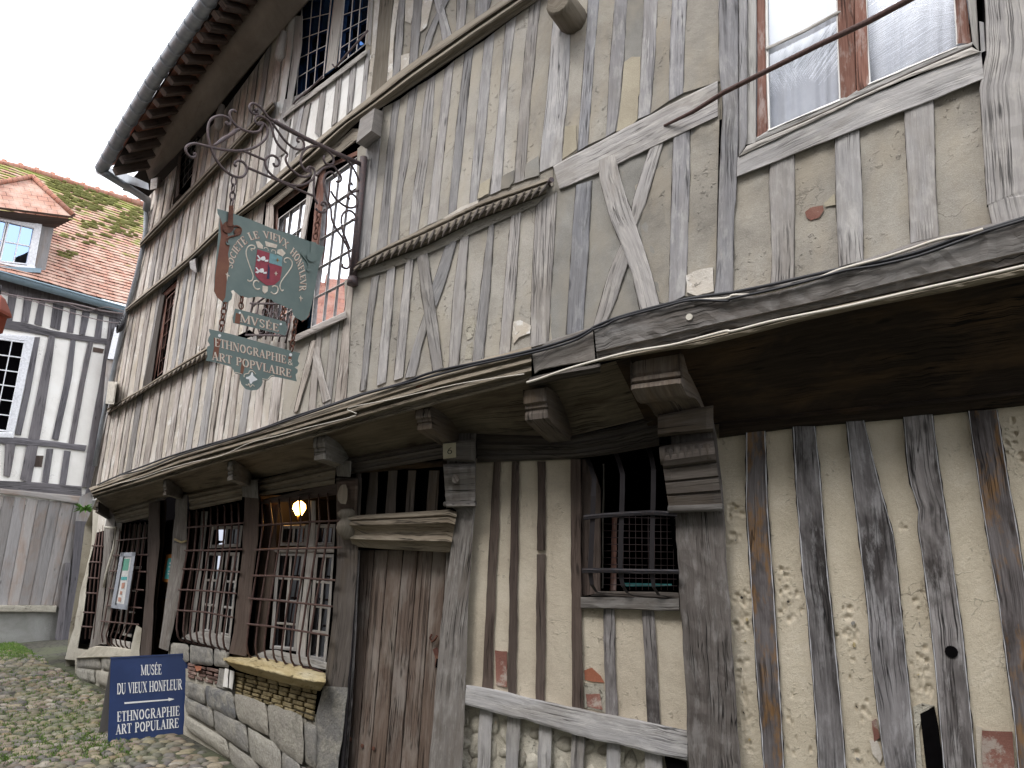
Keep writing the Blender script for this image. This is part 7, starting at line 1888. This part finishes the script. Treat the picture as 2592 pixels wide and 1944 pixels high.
pf = empty('poster_frame', FA(*v('M', 945,612)[0], -.05), 'orange wooden frame with a teal poster, beside the museum doorway', 'framed poster')
PFs = lambda X, Y, o=0: FA(X, Y, -.05+o)
b_ = MB(); poly(b_, PFs, v('M', 938,455, 995,450, 978,612, 912,607), -.02, .01, 0); b_.build('frame', M['orangeframe'], pf)
b_ = MB(); poly(b_, PFs, v('M', 948,476, 990,472, 972,595, 926,590), .01, .013, 0); b_.build('poster', M['teal'], pf)
for k, (y_, w_) in enumerate(((500,20),(520,16),(545,22),(560,18))):
    b_ = MB(); poly(b_, PFs, v('M', 955-k*3,y_, 955-k*3+w_,y_-1, 955-k*3+w_,y_+6, 955-k*3,y_+7), .013, .0145, 0); b_.build('poster_line', M['paper'], pf)
hp = empty('house_number', FA(*v('I', 66,283)[0], .21), 'small cream enamel plate with the number 6 on the block over the door post', 'number plate')
HPs = lambda X, Y, o=0: FA(X, Y, .215+o)
b_ = MB(); poly(b_, HPs, v('I', 37,217, 95,211, 96,277, 38,284), -.004, .004, 0); b_.build('plate', M['plate'], hp)
write('six', "6", HPs, *v('I', 54,263)[0], *v('I', 82,261)[0], 17, 17, .0055, 'black', hp, 1.0)
eb = empty('junction_box', U(*v('N', 665,1008)[0], .1), 'cream plastic junction box on the far corner of the upper wall', 'junction box')
b_ = MB(); poly(b_, U, v('N', 650,866, 703,868, 683,1004, 632,998), .02, .13, 0); b_.build('box_body', M['boxcream'], eb)
b_ = MB(); poly(b_, U, v('N', 660,880, 695,882, 678,990, 645,985), .13, .136, 0); b_.build('box_lid', M['boxcream'], eb)
def cable(name, label, pts, sf, off, rad, mat, group=None, wob=.0, cat='cable'):
    mb_ = MB(); pts = smooth(pts, 4); mb_.tube([sf(x_, y_, off+R.uniform(-wob, wob)) for x_, y_ in pts], rad, 6)
    o = mb_.build(name, M[mat], None, label=label, category=cat)
    if group: o['group'] = group
    return o
JTc = lambda d: [(x_, y_-d) for x_, y_ in JT]
c1 = v('L', 130,905, 300,830, 450,775, 640,705, 900,625, 1100,570, 1300,505, 1500,430, 1750,350, 1936,285)+v('F', 420,1490, 700,1415, 900,1340, 1080,1295, 1300,1250, 1700,1160, 2000,1070, 2140,1005)+v('B', 1210,1135, 1350,1075, 1550,1015, 1720,970, 1950,915, 2211,878)+v('D', 0,1020, 300,960, 600,890, 850,835, 1100,790, 1400,715, 1700,610, 1900,550, 2211,455, 2500,360)
cable('cable', 'black cable following the top of the jetty beam, upper of the two black ones', c1, U, .135, .009, 'cableB', None, .003)
c2 = v('L', 300,835, 480,790, 700,700, 920,632, 1200,545, 1500,442, 1936,292)+v('F', 450,1487, 800,1395, 1100,1315, 1300,1265, 1700,1180, 2000,1095, 2140,1020)+v('B', 1210,1150, 1300,1120, 1400,1070, 1720,985, 1950,930, 2211,935)+v('D', 0,1065, 300,1000, 600,925, 850,855, 1100,815, 1400,745, 1700,640, 1900,565, 2211,470, 2500,380)
cable('cable', 'thinner black cable twisting below the first along the jetty beam', c2, U, .15, .007, 'cableB', None, .003)
cable('cable', 'off-white cable crossing the black cables on the right end of the jetty', v('B', 1960,930, 2211,915)+v('D', 0,1042, 130,1038, 300,1010, 600,930, 820,845, 1100,770, 1350,690, 1560,620, 1800,570, 1900,540), U, .142, .0075, 'cableW')
cable('cable', 'off-white cable with rusty clips along the foot of the big jetty beam', v('F', 1660,1405)+v('B', 800,1525, 1000,1455, 1240,1385, 1500,1320, 1800,1270, 2000,1220, 2211,1165)+v('D', 0,1315, 270,1245, 540,1190, 800,1140, 1090,1075, 1500,980, 1840,905, 2211,820, 2500,745), U, .165, .0075, 'cableW')
cable('cable', 'thin pale wire wandering along the moulded jetty beam on the left', v('L', 230,905, 420,860, 600,800, 800,745, 1000,700, 1200,610, 1400,560, 1600,505, 1936,420)+v('F', 300,1600, 600,1540, 900,1470, 1200,1405, 1640,1340), U, .155, .0035, 'cableW', None, .004)
for X, Y in v('D', 1090,1075, 540,1190, 1840,905, 240,1255, 1300,1025):
    pass
rod = cable('iron_rod', 'rusty iron stay rod rising from the upper wall across the big window', [v('A', 1740,960)[0]], U, 0, .01, 'rust', cat='rod') if False else None
r0 = U(*v('A', 1745,955)[0], .02); 
rd_pts = [r0]+[U(*q_, o_) for q_, o_ in zip(v('A', 1960,850, 2200,700)+v('C', 400,550, 800,350, 1200,160, 1500,0, 1800,-160), (.10, .2, .28, .45, .62, .75, .9))]
mb_ = MB(); mb_.tube(rd_pts, [.008, .012, .014, .014, .014, .014, .014, .014], 7); mb_.build('iron_rod', M['ironbrown'], None, label='rusty iron stay rod rising from the upper wall across the big window', category='rod')
# wires slung over the street at the left
for lab, pts, rd in (('twisted grey wire slung to the corner of the museum house', v('N', -60,320, 60,345, 200,370, 400,395, 500,415, 600,440, 700,455, 775,462), .012), ('thin wire sagging below the twisted ones in front of the far house', v('N', -60,330, 100,350, 230,395, 400,445, 560,490, 690,515, 730,510), .007), ('single wire running just under the far gutter', v('N', -60,325, 200,385, 380,395, 520,440, 640,420, 770,455), .006)):
    P_ = smooth(pts, 4); mb_ = MB(); n = len(P_); aF, aU = 1.2, .03
    mb_.tube([depth_pt(x_, y_, 11.9-(11.9-9.05)*(i/(n-1))) for i, (x_, y_) in enumerate(P_)], rd, 5); mb_.build('overhead_wire', M['ironsign'], None, label=lab, category='wire')
mb_ = MB(); c_ = U(*v('N', 735,515)[0], .10)
for i in range(5): mb_.tube([c_+(DL*math.cos(a)*(.09-.01*i)+ZF*math.sin(a)*(.10-.012*i))+NL*(.01*i)-ZF*.02*i for a in [q_*.6 for q_ in range(12)]], .010, 5)
mb_.build('cable_coil', M['cableB'], None, label='black coiled cable bundle hung at the upper corner between the two houses', category='cable coil')
# copper lantern on a neighbouring wall at the left edge
lc = depth_pt(-14, 820, 9.0); ln = empty('wall_lantern', lc, 'copper coloured lantern hood peeking in at the left edge of the view', 'lantern')
mb_ = MB(); rows = [[lc+Vector((math.cos(a)*r_, math.sin(a)*r_, z_)) for a in [math.pi/4+math.pi/2*k for k in range(4)]] for r_, z_ in ((.02,.38),(.07,.34),(.16,.16),(.17,.12),(.12,.10),(.10,-.10),(.03,-.14))]
mb_.grid(rows, None, 0, False, .5, True); mb_.build('lantern_hood', M['copper'], ln)
mb_ = MB(); mb_.tube([lc+Vector((0,0,.38)), lc+Vector((0,0,.5)), lc+Vector((-.25,0,.5))], .012, 6); mb_.build('lantern_arm', M['iron'], ln)
# fern tuft on the post top and pale bent pipe
fc = FW(*v('N', 510,1635)[0], .35); mb_ = MB(); rf = random.Random(2)
for _ in range(60):
    a = rf.uniform(0, 6.28); l = rf.uniform(.08, .24); d_ = Vector((math.cos(a), math.sin(a), rf.uniform(-.2, 1.0))).normalized(); s_ = d_.cross(ZF).normalized()*.018; rr = rf.random()
    q_ = [fc-s_*.2, fc+s_*.2, fc+d_*l*.6+s_, fc+d_*l-ZF*.04, fc+d_*l*.6-s_]
    mb_.face([mb_.vert(x_, (0, 0), rr) for x_ in q_])
mb_.build('fern', M['leaf'], None, label='bright green fern sprouting on the post top between the two houses', category='fern')
mb_ = MB(); mb_.tube([FA(*q_, .10) for q_ in v('M', 590,300, 625,302, 655,300)]+[FA(*v('M', 640,420)[0], .09), FA(*v('M', 600,560)[0], .09), FA(*v('M', 585,640)[0], .09)], .016, 7); mb_.build('bent_pipe', M['boxcream'], None, label='pale bent pipe running down beside the leftmost window grille', category='pipe')
# the houses across the street, seen only in the window panes
oc = EYE+NR*2.6; oc.z = 0
p_r, p_m, p_l = oc+DR*9, oc-DR*7.5, Vector((-8.7, 10.7, 0))
for lab_, a, b, nn_, zt, rise, dep_, rfm in (('grey rendered house with a slate roof across the street, behind the viewer', p_m, p_r, NR, 6.7, 3.7, 2.6, 'slate'), ('tiled house across the street to the left, outside the view', p_l, p_m, nrm((-1, -.3, 0)), 4.7, 2.5, 2.2, 'tile2')):
    opp = empty('opposite_house', (a+b)/2, lab_, 'house'); L_ = (b-a).length; dd_ = (b-a).normalized()
    b_ = MB(); b_.grid([[a-ZF*.5, b-ZF*.5], [a+ZF*zt, b+ZF*zt]], [[(0, 0), (L_, 0)], [(0, zt), (L_, zt)]]); b_.build('wall', M['render'], opp)
    b_ = MB(); ea, eb_ = a-nn_*.35+ZF*(zt-.1), b-nn_*.35+ZF*(zt-.1); up_ = nn_*dep_+ZF*rise; b_.grid([[ea, eb_], [ea+up_, eb_+up_]], [[(0, 0), (L_, 0)], [(0, up_.length), (L_, up_.length)]]); b_.build('roof', M[rfm], opp)
    for k in range(int(L_/2.6)):
        mb_ = MB(); c_ = ea+dd_*(1.2+k*2.6)+up_; mb_.tube([c_-ZF*.2, c_+ZF*.15, c_+ZF*.25], [.16, .15, .05], 8); mb_.build('ridge_knob', M[rfm], opp)
